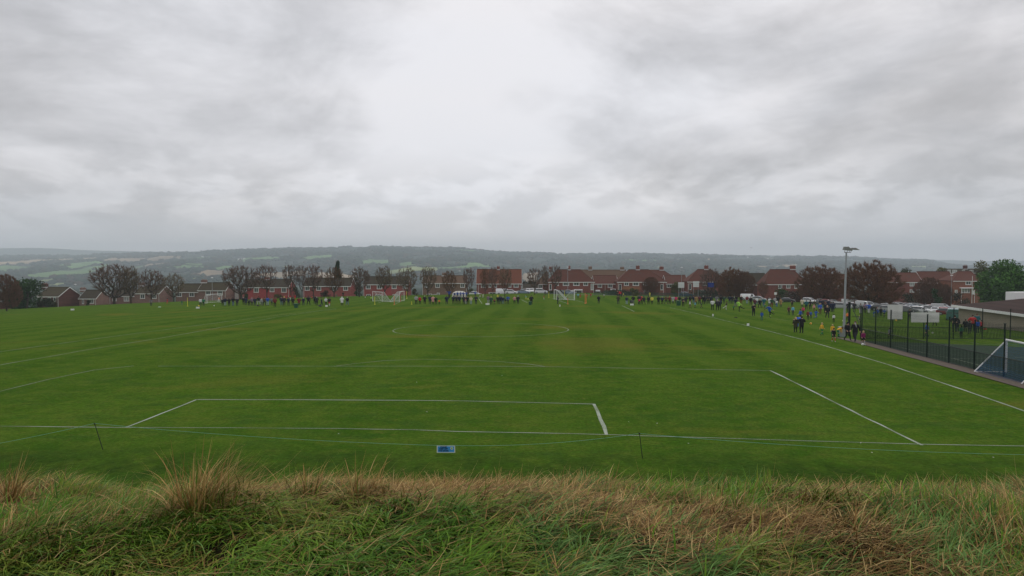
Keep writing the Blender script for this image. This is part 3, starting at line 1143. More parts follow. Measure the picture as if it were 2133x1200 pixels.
# ================================================================== HOUSES
def brick_mat(name, c, mortar=(0.30, 0.27, 0.25), s=1.0):
    m, n, l, b = new_mat(name)
    t = N('ShaderNodeTexCoord', n)
    br = N('ShaderNodeTexBrick', n)
    br.inputs['Scale'].default_value = 4.4 * s
    br.inputs['Mortar Size'].default_value = 0.012
    br.inputs['Brick Width'].default_value = 1.0
    br.inputs['Row Height'].default_value = 0.33
    br.inputs['Color1'].default_value = tuple(x * 0.8 for x in c) + (1,)
    br.inputs['Color2'].default_value = tuple(x * 1.2 for x in c) + (1,)
    br.inputs['Mortar'].default_value = mortar + (1,)
    mp = N('ShaderNodeMapping', n)
    mp.inputs['Rotation'].default_value = (math.pi / 2, 0, 0)
    l.new(t.outputs['Object'], mp.inputs[0])
    l.new(mp.outputs[0], br.inputs['Vector'])
    nz = N('ShaderNodeTexNoise', n)
    nz.inputs['Scale'].default_value = 0.7
    nz.inputs['Detail'].default_value = 5
    l.new(t.outputs['Object'], nz.inputs['Vector'])
    mr = N('ShaderNodeMapRange', n)
    mr.inputs['To Min'].default_value = 0.75
    mr.inputs['To Max'].default_value = 1.25
    l.new(nz.outputs['Fac'], mr.inputs['Value'])
    vs = N('ShaderNodeVectorMath', n, operation='SCALE')
    l.new(br.outputs['Color'], vs.inputs[0])
    l.new(mr.outputs[0], vs.inputs['Scale'])
    l.new(vs.outputs[0], b.inputs['Base Color'])
    b.inputs['Roughness'].default_value = 0.9
    b.inputs['Specular IOR Level'].default_value = 0.08
    return m


def tile_mat(name, c, c2, lichen=0.3, lc=(0.20, 0.17, 0.10)):
    m, n, l, b = new_mat(name)
    t = N('ShaderNodeTexCoord', n)
    nz = N('ShaderNodeTexNoise', n)
    nz.inputs['Scale'].default_value = 1.3
    nz.inputs['Detail'].default_value = 6
    nz.inputs['Roughness'].default_value = 0.7
    l.new(t.outputs['Object'], nz.inputs['Vector'])
    mx = N('ShaderNodeMix', n, data_type='RGBA')
    mx.inputs['A'].default_value = c + (1,)
    mx.inputs['B'].default_value = c2 + (1,)
    l.new(nz.outputs['Fac'], mx.inputs['Factor'])
    n2 = N('ShaderNodeTexNoise', n)
    n2.inputs['Scale'].default_value = 0.6
    n2.inputs['Detail'].default_value = 7
    n2.inputs['Roughness'].default_value = 0.75
    l.new(t.outputs['Object'], n2.inputs['Vector'])
    mr = N('ShaderNodeMapRange', n)
    mr.inputs['From Min'].default_value = 0.52
    mr.inputs['From Max'].default_value = 0.68
    mr.inputs['To Max'].default_value = lichen
    l.new(n2.outputs['Fac'], mr.inputs['Value'])
    m2 = N('ShaderNodeMix', n, data_type='RGBA')
    m2.inputs['B'].default_value = lc + (1,)
    l.new(mx.outputs['Result'], m2.inputs['A'])
    l.new(mr.outputs[0], m2.inputs['Factor'])
    # courses of tiles
    wv = N('ShaderNodeTexWave', n, wave_type='BANDS', bands_direction='Z', wave_profile='SAW')
    wv.inputs['Scale'].default_value = 1.0
    wv.inputs['Distortion'].default_value = 0.3
    l.new(t.outputs['Object'], wv.inputs['Vector'])
    m3 = N('ShaderNodeMapRange', n)
    m3.inputs['To Min'].default_value = 0.72
    m3.inputs['To Max'].default_value = 1.1
    l.new(wv.outputs['Fac'], m3.inputs['Value'])
    vs = N('ShaderNodeVectorMath', n, operation='SCALE')
    l.new(m2.outputs['Result'], vs.inputs[0])
    l.new(m3.outputs[0], vs.inputs['Scale'])
    l.new(vs.outputs[0], b.inputs['Base Color'])
    b.inputs['Roughness'].default_value = 0.85
    b.inputs['Specular IOR Level'].default_value = 0.08
    return m


BR_RED = brick_mat('red_brick', (0.20, 0.062, 0.050))
BR_PINK = brick_mat('pink_red_brick', (0.30, 0.075, 0.070))
BR_BRIGHT = brick_mat('bright_red_render', (0.36, 0.070, 0.075), (0.34, 0.10, 0.10))
BR_DARK = brick_mat('dark_brick', (0.105, 0.045, 0.040), (0.14, 0.10, 0.09))
BR_MAUVE = brick_mat('mauve_brick', (0.23, 0.135, 0.115))
BR_BROWN = brick_mat('brown_brick', (0.19, 0.12, 0.085))
BR_ORANGE = brick_mat('orange_brick', (0.28, 0.12, 0.06))
BR_SOFT = brick_mat('soft_red_brick', (0.235, 0.088, 0.055))
BR_BUFF = brick_mat('buff_brick', (0.26, 0.21, 0.15))
RF_DARK = tile_mat('dark_brown_tiles', (0.045, 0.038, 0.030), (0.075, 0.062, 0.045), 0.4, (0.09, 0.09, 0.04))
RF_MOSS = tile_mat('mossy_brown_tiles', (0.055, 0.045, 0.032), (0.085, 0.070, 0.045), 0.7, (0.085, 0.085, 0.035))
RF_RED = tile_mat('red_tiles', (0.165, 0.062, 0.044), (0.095, 0.048, 0.040), 0.5, (0.10, 0.085, 0.07))
RF_ORANGE = tile_mat('orange_red_tiles', (0.225, 0.082, 0.050), (0.15, 0.062, 0.044), 0.3, (0.13, 0.09, 0.06))
RF_BROWN = tile_mat('weathered_brown_tiles', (0.125, 0.080, 0.055), (0.17, 0.11, 0.075), 0.5, (0.10, 0.09, 0.06))
M_FRAME = simple('white_upvc', (0.80, 0.80, 0.79), 0.4, var=0.03)
M_GLASS = simple('window_glass', (0.06, 0.07, 0.075), 0.12, var=0.5, scale=0.35, spec=0.8)
M_CURTAIN = simple('net_curtain_glass', (0.34, 0.35, 0.34), 0.25, var=0.25, scale=1.5, spec=0.6)
M_DOOR = simple('white_door', (0.72, 0.72, 0.70), 0.5)
M_POT = simple('terracotta_pot', (0.32, 0.14, 0.08), 0.8)
M_LEAD = simple('pale_flashing', (0.55, 0.55, 0.55), 0.6)


def house(label, x0, x1, Y, eave, ridge, wall=BR_RED, roof=RF_RED, kind='gable', depth=8.0, wins=(), chim=(), hipl=None, hipr=None,
          name='brick_house', cat='house', pipes=(), porches=(), group='houses along the far side of the field', split=None, drop=0.6):
    """A house facing the field. x0,x1 front wall ends, eave and ridge rows, wins (x0,x1,y0,y1[,style]): all read off the photo at distance Y."""
    X0, ZE = xz(x0, eave, Y)
    X1, _ = xz(x1, eave, Y)
    _, ZR = xz(x0, ridge, Y + depth / 2)
    g = min(gzf(X0, Y), gzf(X1, Y), gzf(X0, Y + depth), gzf(X1, Y + depth)) - drop
    cx_ = (X0 + X1) / 2
    e = empty(name, (cx_, Y, g))
    tag(e, label, cat, group)
    W2 = (X1 - X0) / 2
    ze, zr = ZE - g, ZR - g
    D = depth
    # walls (with gables)
    hl = 0.0 if kind == 'gable' else (D / 2 if hipl is None else hipl)
    hr_ = 0.0 if kind == 'gable' else (D / 2 if hipr is None else hipr)
    mb = MB()

    def wallbox(a, b, mats_i):
        mb.add([(a, 0, 0), (b, 0, 0), (b, D, 0), (a, D, 0), (a, 0, ze), (b, 0, ze), (b, D, ze), (a, D, ze)],
               [(0, 1, 5, 4), (1, 2, 6, 5), (2, 3, 7, 6), (3, 0, 4, 7)], mats_i)
    wallbox(-W2, W2, 0)
    if hl == 0:
        mb.add([(-W2, 0, ze), (-W2, D, ze), (-W2, D / 2, zr - 0.12)], [(0, 2, 1)])
    if hr_ == 0:
        mb.add([(W2, 0, ze), (W2, D, ze), (W2, D / 2, zr - 0.12)], [(0, 1, 2)])
    mb.build('wall', [wall], e)
    if split:                                   # a stretch of the front with its own finish
        for (a, b, y_a, y_b, mt) in split:
            Xa, Za = xz(a, y_a, Y)
            Xb, Zb = xz(b, y_b, Y)
            mb = MB()
            mb.box(Xa - cx_, Xb - cx_, -0.03, 0.0, Zb - g, Za - g)
            mb.build('wall_panel', mt, e)
    # roof with thickness
    o = 0.35
    zo = ze - o * (zr - ze) / (D / 2)
    a0, a1 = -W2 - (0.18 if hl == 0 else o), W2 + (0.18 if hr_ == 0 else o)
    r0, r1 = (a0 if hl == 0 else -W2 + hl), (a1 if hr_ == 0 else W2 - hr_)
    th = 0.14
    top = [(a0, -o, zo + th), (a1, -o, zo + th), (a1, D + o, zo + th), (a0, D + o, zo + th), (r0, D / 2, zr + th), (r1, D / 2, zr + th)]
    bot = [(x, y, z - th) for (x, y, z) in top]
    mb = MB()
    faces = [(0, 1, 5, 4), (2, 3, 4, 5), (6, 10, 11, 7), (8, 11, 10, 9), (0, 6, 7, 1), (2, 8, 9, 3)]
    faces += [(1, 7, 11, 5), (5, 11, 8, 2)] if hr_ == 0 else [(1, 2, 5), (7, 11, 8), (1, 7, 8, 2)]
    faces += [(4, 10, 6, 0), (3, 9, 10, 4)] if hl == 0 else [(3, 0, 4), (9, 10, 6), (3, 9, 6, 0)]
    mb.add(top + bot, faces)
    rf = mb.build('roof', roof, e)
    # ridge and hip tiles stand proud
    mb = MB()
    mb.tube([(r0, D / 2, zr + th + 0.03), (r1, D / 2, zr + th + 0.03)], 0.11, 6)
    if hl:
        mb.tube([(a0, -o, zo + th), (r0, D / 2, zr + th)], 0.09, 5)
    if hr_:
        mb.tube([(a1, -o, zo + th), (r1, D / 2, zr + th)], 0.09, 5)
    mb.build('ridge_tiles', roof, rf)
    # fascia and gutter
    mb = MB()
    mb.box(a0, a1, -o - 0.03, -o, zo - 0.12, zo + 0.10)
    mb.build('fascia', M_FRAME, e)
    if hl == 0 or hr_ == 0:
        for sgn_, hh in ((-1, hl), (1, hr_)):
            if hh == 0:
                xx = a0 - 0.02 if sgn_ < 0 else a1 + 0.02
                mb = MB()
                for (ya, yb) in ((-o, D / 2), (D + o, D / 2)):
                    mb.add([(xx - .02, ya, zo - .08), (xx + .02, ya, zo - .08), (xx + .02, ya, zo + th + .02), (xx - .02, ya, zo + th + .02),
                            (xx - .02, yb, zr - .08), (xx + .02, yb, zr - .08), (xx + .02, yb, zr + th + .02), (xx - .02, yb, zr + th + .02)],
                           [(0, 1, 2, 3), (4, 7, 6, 5), (0, 4, 5, 1), (1, 5, 6, 2), (2, 6, 7, 3), (3, 7, 4, 0)])
                mb.build('barge_board', M_FRAME, e)
    for pxp in pipes:
        Xp, _ = xz(pxp, eave, Y)
        mb = MB()
        mb.tube([(Xp - cx_, -0.08, 0), (Xp - cx_, -0.08, zo)], 0.05, 6)
        mb.build('downpipe', M_FRAME, e)
    for wv in wins:
        a, b, ya, yb = wv[:4]
        st = wv[4] if len(wv) > 4 else 'g'
        Xa, Za = xz(a, ya, Y)
        Xb, Zb = xz(b, yb, Y)
        Xa, Xb, Zt, Zb = Xa - cx_, Xb - cx_, Za - g, Zb - g
        f = 0.11
        mb = MB()
        mb.box(Xa, Xb, -0.07, 0.0, Zt - f, Zt)
        mb.box(Xa, Xb, -0.07, 0.0, Zb, Zb + f)
        mb.box(Xa, Xa + f, -0.07, 0.0, Zb + f, Zt - f)
        mb.box(Xb - f, Xb, -0.07, 0.0, Zb + f, Zt - f)
        if Xb - Xa > 1.0:
            mb.box((Xa + Xb) / 2 - 0.045, (Xa + Xb) / 2 + 0.045, -0.065, 0.0, Zb + f, Zt - f)
        mb.box(Xa - 0.06, Xb + 0.06, -0.13, -0.07, Zb - 0.07, Zb + 0.03)
        w_ = mb.build('door' if st == 'd' else 'window', M_FRAME, e)
        mb = MB()
        mb.box(Xa + f, Xb - f, -0.035, -0.012, Zb + f, Zt - f)
        mb.build('pane', {'g': M_GLASS, 'c': M_CURTAIN, 'd': M_DOOR}[st], w_)
        if st == 'g' and Xb - Xa > 1.0:          # curtains drawn to each side, behind the glass line
            cw = (Xb - Xa) * 0.14
            for (u0, u1) in ((Xa + f, Xa + f + cw), (Xb - f - cw, Xb - f)):
                mb = MB()
                mb.box(u0, u1, -0.045, -0.036, Zb + f, Zt - f)
                mb.build('curtain', M_CURTAIN, w_)
    for (a, b, yt) in chim:
        Xa, Zt = xz(a, yt, Y + D / 2)
        Xb, _ = xz(b, yt, Y + D / 2)
        Xa, Xb, Zt = Xa - cx_, Xb - cx_, Zt - g
        mb = MB()
        mb.box(Xa, Xb, D / 2 - 0.45, D / 2 + 0.45, zr - 0.6, Zt - 0.15)
        mb.box(Xa - 0.06, Xb + 0.06, D / 2 - 0.51, D / 2 + 0.51, Zt - 0.15, Zt)
        c_ = mb.build('chimney', wall if wall not in (BR_BRIGHT,) else BR_DARK, e)
        k = max(1, int((Xb - Xa) / 0.45))
        for q in range(k):
            mb = MB()
            xx = Xa + (Xb - Xa) * (q + 0.5) / k
            mb.tube([(xx, D / 2, Zt), (xx, D / 2, Zt + 0.32)], [0.13, 0.10], 7)
            mb.build('chimney_pot', M_POT, c_)
        mb = MB()
        mb.box(Xa - 0.14, Xb + 0.14, D / 2 - 0.6, D / 2 + 0.6, zr + th - 0.22, zr + th + 0.10)
        mb.build('flashing', M_LEAD, c_)
    for (a, b, ya, yb) in porches:
        Xa, Za = xz(a, ya, Y - 1.2)
        Xb, Zb = xz(b, yb, Y - 1.2)
        Xa, Xb, Zt, Zb = Xa - cx_, Xb - cx_, Za - g, Zb - g
        mb = MB()
        mb.add([(Xa, -1.2, Zb), (Xb, -1.2, Zb), (Xb, 0, Zb), (Xa, 0, Zb), (Xa, -1.2, Zb + 0.12), (Xb, -1.2, Zb + 0.12), (Xb, 0, Zt), (Xa, 0, Zt)],
               [(0, 3, 2, 1), (4, 5, 6, 7), (0, 1, 5, 4), (1, 2, 6, 5), (3, 0, 4, 7), (2, 3, 7, 6)])
        for xx in (Xa + .06, Xb - .06):
            mb.box(xx - .05, xx + .05, -1.15, -1.05, 0.2, Zb)
        mb.build('porch', M_FRAME, e)
    return e


house('red brick house almost hidden behind the leftmost trees', -40, 7, 228, 626, 612, BR_DARK, RF_DARK, wins=[(-4, 5, 628, 637)])
house('dark brick house whose bare gable end faces the field', 78, 122, 236, 617.5, 599, BR_DARK, RF_MOSS, depth=11.5, chim=[(88, 99, 591)], pipes=(121,),
      wins=[(85, 88, 620, 628), (100, 106, 619.5, 628), (111, 117, 619.5, 628)])
house('low house with an orange brick gable right of the dark gable', 165, 200, 243, 621.5, 605, BR_MAUVE, RF_DARK, chim=[(168, 178, 600)], pipes=(199,),
      wins=[(171, 175, 624, 633), (187, 196, 622.5, 632)])
house('mauve house behind the two largest left trees', 226, 282, 254, 616.5, 603, BR_MAUVE, RF_DARK, wins=[(234, 243, 618.5, 627, 'c'), (258, 269, 618.5, 627.5, 'c')], pipes=(229,))
house('mauve house with a dark gable beside the grey top adult', 280, 332, 246, 611, 596, BR_MAUVE, RF_MOSS, depth=9.5, chim=[(289, 301, 590)], pipes=(331,),
      wins=[(292, 302, 613, 622), (316.5, 326, 613.5, 622)])
house('long low mauve house with two white windows left of the small goal', 366, 416, 252, 608, 592, BR_MAUVE, RF_MOSS, wins=[(368, 379, 609.5, 618), (394, 405, 609.5, 618)])
house('mauve house behind the leftmost small goal', 413, 470, 244, 604.5, 589.5, BR_MAUVE, RF_MOSS, chim=[(420, 431, 584)], pipes=(469,),
      wins=[(428, 439, 605.8, 615), (453, 464, 605.8, 615)])
house('small brown garage block left of the bright red house', 487, 500, 252, 606.5, 604, BR_BROWN, RF_DARK, depth=5, wins=[(489, 497, 609, 622, 'd')], cat='garage', name='garage_block')
house('bright red fronted house furthest left of the red row', 505, 601, 246, 598, 583, BR_PINK, RF_DARK, chim=[(552, 561, 579)],
      wins=[(505, 514, 600, 608.5), (528.5, 539, 599.5, 609), (562, 571.5, 599.5, 608), (586, 597, 599.5, 609)], split=[(515, 527, 598.5, 626, BR_BRIGHT), (540, 561, 598.5, 626, BR_BRIGHT)], pipes=(601,))
house('pink brick house under the dark conifer', 631, 730, 248, 595.5, 580, BR_PINK, RF_DARK, wins=[(635, 645, 597, 605), (659, 669, 597, 605), (692, 702, 597, 605), (715, 725, 597, 605)], pipes=(633,))
house('red fronted house with lower windows behind the left pair of goals', 757, 850, 250, 592, 577, BR_PINK, RF_DARK, pipes=(758, 849),
      wins=[(762, 772, 593.3, 602), (785, 796, 593.3, 602), (816, 826, 593.3, 601.5), (839, 846, 593.3, 602), (763, 772, 613, 619), (782, 794, 613, 619), (818, 828, 613, 619)],
      split=[(797, 815, 592.5, 620, BR_BRIGHT)])
house('brown brick house behind the white domed shelter', 880, 972, 252, 589.3, 575, BR_BROWN, RF_BROWN, chim=[(921, 930, 569.5)], pipes=(971.5, 880.5),
      wins=[(884, 890, 590.5, 599), (907, 916, 590.5, 599), (942, 947, 591, 598.5), (959, 968, 590.5, 599), (910, 916, 610, 618), (889, 900, 612, 618)])
house('tall brick house with an orange red gabled roof', 993, 1086, 254, 589.5, 562, BR_RED, RF_ORANGE, chim=[(1035, 1041, 555.5)], pipes=(996.5, 1085.5), depth=9,
      wins=[(1002, 1011, 591, 599), (1017, 1024, 591, 598.5), (1030, 1035, 591, 598.5), (1059, 1065, 591, 598.5), (1070, 1080, 590.5, 598.5), (1018, 1034, 609, 616), (1040, 1050, 609, 616)])
house('low garages between the orange roofed house and the hipped terrace', 1090, 1120, 262, 600, 592, BR_DARK, RF_DARK, depth=6, cat='garage', name='garage_block', wins=[(1097, 1103, 605, 611, 'd'), (1104, 1110, 605, 611, 'd')])
house('narrow house wing left of the hipped red terrace', 1119, 1143, 264, 590.5, 566, BR_RED, RF_BROWN, kind='hip', hipr=0.4, hipl=3.5, wins=[(1122, 1130, 592.5, 601)], porches=[(1117, 1134, 606, 609)])
house('hipped red terrace behind the right pair of goals', 1143.5, 1237, 256, 586, 562.5, BR_RED, RF_RED, kind='hip', hipl=3.0, hipr=4.5, chim=[(1143.5, 1149, 556.5), (1184, 1188, 554.5)],
      wins=[(1144, 1149, 592, 604), (1158, 1164, 588, 595), (1172.5, 1185.5, 587.5, 595), (1194, 1207, 587.5, 595), (1215, 1225, 587.5, 595), (1230.5, 1236, 591, 604, 'c'), (1200, 1212, 605, 611)],
      pipes=(1143.8, 1236.5), porches=[(1166, 1179, 604.5, 608), (1197, 1214, 603, 605)])
house('recessed house linking the two hipped terraces', 1238, 1286, 262, 590.5, 574.5, BR_RED, RF_RED, wins=[(1245, 1254, 591.7, 599), (1266, 1276, 591.7, 599)], pipes=(1260.5,), porches=[(1241, 1251, 604, 608), (1272, 1284, 601.5, 604)])
house('hipped terrace with an orange panel beneath its upper windows', 1287, 1387, 256, 586, 562.5, BR_RED, RF_RED, kind='hip', hipl=4.5, hipr=5.5, chim=[(1325, 1332, 554)],
      wins=[(1289, 1294.5, 592, 604), (1300, 1310, 587.5, 595), (1318, 1331, 587.5, 595), (1340, 1350, 588, 595), (1361, 1370, 588, 595), (1376, 1381, 592, 604), (1341, 1352, 604, 608)],
      pipes=(1287.5, 1382), split=[(1297, 1334, 596.8, 603, BR_ORANGE)])
house('recessed house behind the two blank white boards', 1388, 1432, 262, 590.5, 574, BR_RED, RF_RED, wins=[(1389, 1399, 591.7, 599), (1411, 1419, 592, 599)])
house('hipped red terrace behind the blue banner', 1433, 1512, 256, 585.5, 561.8, BR_RED, RF_RED, kind='hip', hipl=4.5, hipr=4.5, chim=[(1467.5, 1475, 553.5)],
      wins=[(1434.8, 1440, 591, 603.5), (1447, 1455, 587.5, 595), (1464, 1476, 587.5, 595), (1457, 1472, 604, 608)], pipes=(1433.5,))
house('back row terrace with a long weathered brown roof', 1212, 1306, 290, 578, 563, BR_BROWN, RF_BROWN, chim=[(1226, 1233, 556), (1292, 1300, 557)])
house('back row house whose roof shows over the middle terrace', 1352, 1408, 290, 580, 563.2, BR_RED, RF_RED, kind='hip', hipl=0.5, hipr=4.5, chim=[(1374, 1382, 556)])
house('low brown roofed hall behind the windswept trees', 1545, 1600, 268, 592, 570, BR_DARK, RF_DARK, wins=[(1552, 1562, 598, 606)])
house('brick house with patched tiles left of the dense russet tree', 1594, 1684, 250, 590.5, 562, BR_RED, RF_RED, kind='hip', hipl=3.0, hipr=4, chim=[(1646, 1656.5, 554)],
      wins=[(1621, 1629, 591.5, 601), (1638, 1646, 591.5, 600.5), (1655, 1663, 593, 601)], split=[(1594, 1612, 591, 603, BR_RED)])
house('red brick house glimpsed between the russet tree and the purple tree', 1850, 1921, 250, 587, 569, BR_RED, RF_RED, wins=[(1895, 1905, 588.5, 596, 'c'), (1895, 1905, 603, 609, 'c'), (1909, 1916, 603, 613, 'c')])
house('long red roofed house behind the purple tree', 1922, 1990, 262, 588, 566.5, BR_RED, RF_RED, wins=[(1981, 1986, 589, 594)])
house('brick house with a white bay window beside the big green trees', 1986, 2042, 250, 584.5, 566, BR_SOFT, RF_RED, kind='hip', hipl=4.5, hipr=0.5, depth=9,
      wins=[(2011, 2023, 585.5, 593), (2003, 2015, 600, 610, 'c'), (2016, 2020, 602, 610), (2024, 2030, 603, 613, 'd'), (1989, 1994, 604, 612, 'c')], porches=[(2003, 2031, 599, 601)], pipes=(2025,))
house('distant house with a row of white dormer windows on its roof', 1972, 2048, 300, 568.5, 561, BR_DARK, RF_DARK, chim=[(2007, 2014, 553.5)], depth=7,
      wins=[(1974, 1980, 562, 568, 'c'), (1984, 1993, 562, 568, 'c'), (2004, 2009, 562, 568), (2020, 2027, 562.5, 568, 'c')])
house('terrace roof hidden by the russet trees on the right', 1700, 1770, 262, 590, 572, BR_RED, RF_RED, wins=[(1745, 1752, 594, 601)])

# ------------------------------------------------------------------ clubhouse at the right edge
g = gzf(70, 95)
ch = empty('clubhouse', (70, 92, g - 0.3))
tag(ch, 'low buff walled clubhouse with a dark brown hipped roof', 'building')
BASEZ = g - 0.3
ze = xz(2133, 658.5, 87.5)[1] - BASEZ
corner = np.array([xz(1997, 640, 104)[0] - 70, 104 - 92])
near = np.array([xz(2133, 658, 87.5)[0] - 70, 87.5 - 92])
d = (near - corner) / np.linalg.norm(near - corner)
Lc = 26.0
A = corner
B_ = corner + d * Lc
nrm = np.array([-d[1], d[0]])
if nrm[0] < 0:
    nrm = -nrm
Wc = 15.0
C_, D_ = B_ + nrm * Wc, A + nrm * Wc
zr = xz(2085, 616.5, 102)[1] - BASEZ
mb = MB()
q = [A, B_, C_, D_]
mb.add([(p[0], p[1], -0.5) for p in q] + [(p[0], p[1], ze) for p in q], [(0, 1, 5, 4), (1, 2, 6, 5), (2, 3, 7, 6), (3, 0, 4, 7)])
M_BUFF = simple('buff_render', (0.30, 0.26, 0.20), 0.9, var=0.2, scale=1.2)
mb.build('wall', M_BUFF, ch)
ov = 0.7
q2 = [A - d * ov - nrm * ov, B_ + d * ov - nrm * ov, B_ + d * ov + nrm * (Wc + ov), A - d * ov + nrm * (Wc + ov)]
r0 = A + d * 5.2 + nrm * Wc / 2
r1 = B_ - d * 5.2 + nrm * Wc / 2
mb = MB()
mb.add([(p[0], p[1], ze + 0.28) for p in q2] + [(r0[0], r0[1], zr), (r1[0], r1[1], zr)], [(0, 1, 5, 4), (2, 3, 4, 5), (1, 2, 5), (3, 0, 4), (0, 3, 2, 1)])
RF_CLUB = tile_mat('clubhouse_tiles', (0.038, 0.021, 0.018), (0.054, 0.031, 0.026), 0.3, (0.07, 0.05, 0.04))
mb.build('roof', RF_CLUB, ch)
mb = MB()
for i in range(4):
    p, r_ = q2[i], q2[(i + 1) % 4]
    t = (r_ - p) / np.linalg.norm(r_ - p)
    nn = np.array([-t[1], t[0]]) * 0.04
    mb.add([(p[0] - nn[0], p[1] - nn[1], ze - 0.02), (r_[0] - nn[0], r_[1] - nn[1], ze - 0.02), (r_[0] + nn[0], r_[1] + nn[1], ze - 0.02), (p[0] + nn[0], p[1] + nn[1], ze - 0.02),
            (p[0] - nn[0], p[1] - nn[1], ze + 0.32), (r_[0] - nn[0], r_[1] - nn[1], ze + 0.32), (r_[0] + nn[0], r_[1] + nn[1], ze + 0.32), (p[0] + nn[0], p[1] + nn[1], ze + 0.32)],
           [(0, 3, 2, 1), (4, 5, 6, 7), (0, 1, 5, 4), (1, 2, 6, 5), (2, 3, 7, 6), (3, 0, 4, 7)])
mb.build('fascia', M_FRAME, ch)
mb = MB()
v0 = xz(2115, 620, 100)
mb.box(v0[0] - 70, v0[0] - 70 + 7, 100 - 92, 100 - 92 + 2, v0[1] - BASEZ - 0.5, xz(2115, 609, 100)[1] - BASEZ)
mb.build('roof_vent_housing', M_FRAME, ch)
# ================================================================== TREES
M_BARK = simple('dark_bark', (0.055, 0.043, 0.034), 0.95, var=0.3, scale=3)
M_TWIG = attr_mat('twigs', 0.95, 0.0, spec=0.05)
M_LEAFG = attr_mat('green_foliage', 0.8, 0.0, spec=0.1)


def tree_proto(seed, npts=430, z0=0.20, zc=0.60, low=0.45, fork=0.15, alpha=0.55, lean=0.0, per=25, leaf=0.25, leafc=(0.20, 0.055, 0.035), twigc=(0.175, 0.125, 0.105),
               upright=0.25, tl=(0.035, 0.085), leafs=(0.004, 0.009), shell=0.62, tw=0.0027):
    """Unit tree, 1 high and 1 wide: limbs grow from a low fork to points spread through the crown's volume."""
    r = np.random.RandomState(seed)
    pts = []
    bumps = r.uniform(0.80, 1.12, 9)
    while len(pts) < npts:
        x, y, z = r.uniform(-.5, .5), r.uniform(-.5, .5), r.uniform(z0, 0.97)
        if z > zc:
            R = 0.5 * math.sqrt(max(0, 1 - ((z - zc) / (0.985 - zc)) ** 2))
        else:
            t = (z - z0) / (zc - z0)
            R = 0.5 * (low + (1 - low) * math.sin(t * math.pi / 2))
        a = math.atan2(y, x)
        R *= np.interp((a + math.pi) / (2 * math.pi) * 8, np.arange(9), bumps)
        d = math.hypot(x, y)
        if d > R:
            continue
        if r.rand() > (d / (R + 1e-6)) ** 1.2 * shell + (1 - shell) + (z - zc if z > zc else 0) * 0.8:
            continue
        pts.append((x + lean * 0.16 * (z - 0.3), y, z))
    pts = np.array(pts)
    root = np.array([0, 0, fork])
    order = np.argsort(np.linalg.norm(pts - root, axis=1))
    pts = pts[order]
    node = [np.array([0, 0, 0.0]), root]
    par = [-1, 0]
    plen = [0, 0]
    for p in pts:
        A = np.array(node[1:])
        dist = np.linalg.norm(A - p, axis=1)
        back = np.maximum(0, A[:, 2] - p[2]) * 1.5
        cost = dist + alpha * np.array(plen[1:]) + back
        j = int(np.argmin(cost)) + 1
        node.append(p)
        par.append(j)
        plen.append(plen[j] + np.linalg.norm(node[j] - p))
    n = len(node)
    wgt = np.ones(n)
    for i in range(n - 1, 0, -1):
        wgt[par[i]] += wgt[i]
    rad = (0.0021 if npts < 600 else 0.0012) * wgt ** 0.43
    mb = MB()
    for i in range(1, n):
        a, b = Vector(node[par[i]]), Vector(node[i])
        if par[i] == 0:
            mb.tube([(0, 0, -0.03), tuple(a), tuple(a.lerp(b, .5)), tuple(b)], [rad[1] * 1.35, rad[1] * 1.2, rad[1], rad[1] * .95], 7, cap=False)
            continue
        ra, rb = min(rad[par[i]], rad[i] * 1.35), rad[i] * 0.9
        mid = a.lerp(b, 0.5) + Vector((r.uniform(-1, 1), r.uniform(-1, 1), -0.9)) * (b - a).length * 0.07
        mb.tube([a, mid, b], [ra, (ra + rb) / 2, rb], 5 if wgt[i] > 12 else 3, cap=False)
    P, D, Lg = [], [], []
    N_ = np.array(node)
    for i in range(2, n):
        d0 = N_[i] - N_[par[i]]
        d0 = d0 / (np.linalg.norm(d0) + 1e-9)
        out = N_[i] - np.array([0, 0, 0.25])
        out = out / np.linalg.norm(out)
        k = per if wgt[i] < 5 else int(per * 0.6)
        for j in range(k):
            t = r.rand()
            P.append(N_[par[i]] * (1 - t) + N_[i] * t)
            d = d0 * 0.6 + out * 0.5 + np.array([lean * 0.35, 0, upright]) + r.normal(0, 0.42, 3)
            D.append(d / np.linalg.norm(d))
            Lg.append(r.uniform(*tl))
    P, D, Lg = np.array(P), np.array(D), np.array(Lg)
    Cc = np.array(twigc)[None] * r.uniform(0.6, 1.4, (len(P), 1))
    side = np.cross(D, r.normal(size=D.shape))
    side /= np.linalg.norm(side, axis=1)[:, None] + 1e-9
    tv = np.stack([P - side * tw, P + side * tw, P + D * Lg[:, None]], 1).reshape(-1, 3)
    tf = np.arange(len(tv)).reshape(-1, 3)
    tcol = np.repeat(Cc, 3, 0)
    nl = int(len(P) * leaf * 2.2)
    idx = r.randint(0, len(P), nl)
    q = P[idx] + D[idx] * Lg[idx][:, None] * r.rand(nl, 1) + r.normal(0, 0.008, (nl, 3))
    if leaf < 0.8:
        pr = np.clip(0.45 - q[:, 0] * 1.3 - (q[:, 2] - 0.5) * 0.6 + 0.2 * r.normal(size=nl), 0, 1)
        q = q[pr > r.rand(nl) * 0.8]
    nl = len(q)
    a, b = r.normal(size=(nl, 3)), r.normal(size=(nl, 3))
    a /= np.linalg.norm(a, axis=1)[:, None]
    b = np.cross(a, b)
    b /= np.linalg.norm(b, axis=1)[:, None]
    s = r.uniform(leafs[0], leafs[1], (nl, 1))
    lv = np.stack([q - a * s, q + b * s * 0.7, q + a * s], 1).reshape(-1, 3)
    lf = np.arange(len(lv)).reshape(-1, 3) + len(tv)
    lc = np.repeat(np.array(leafc)[None] * r.uniform(0.5, 1.5, (nl, 1)), 3, 0)
    V_ = np.concatenate([tv, lv])
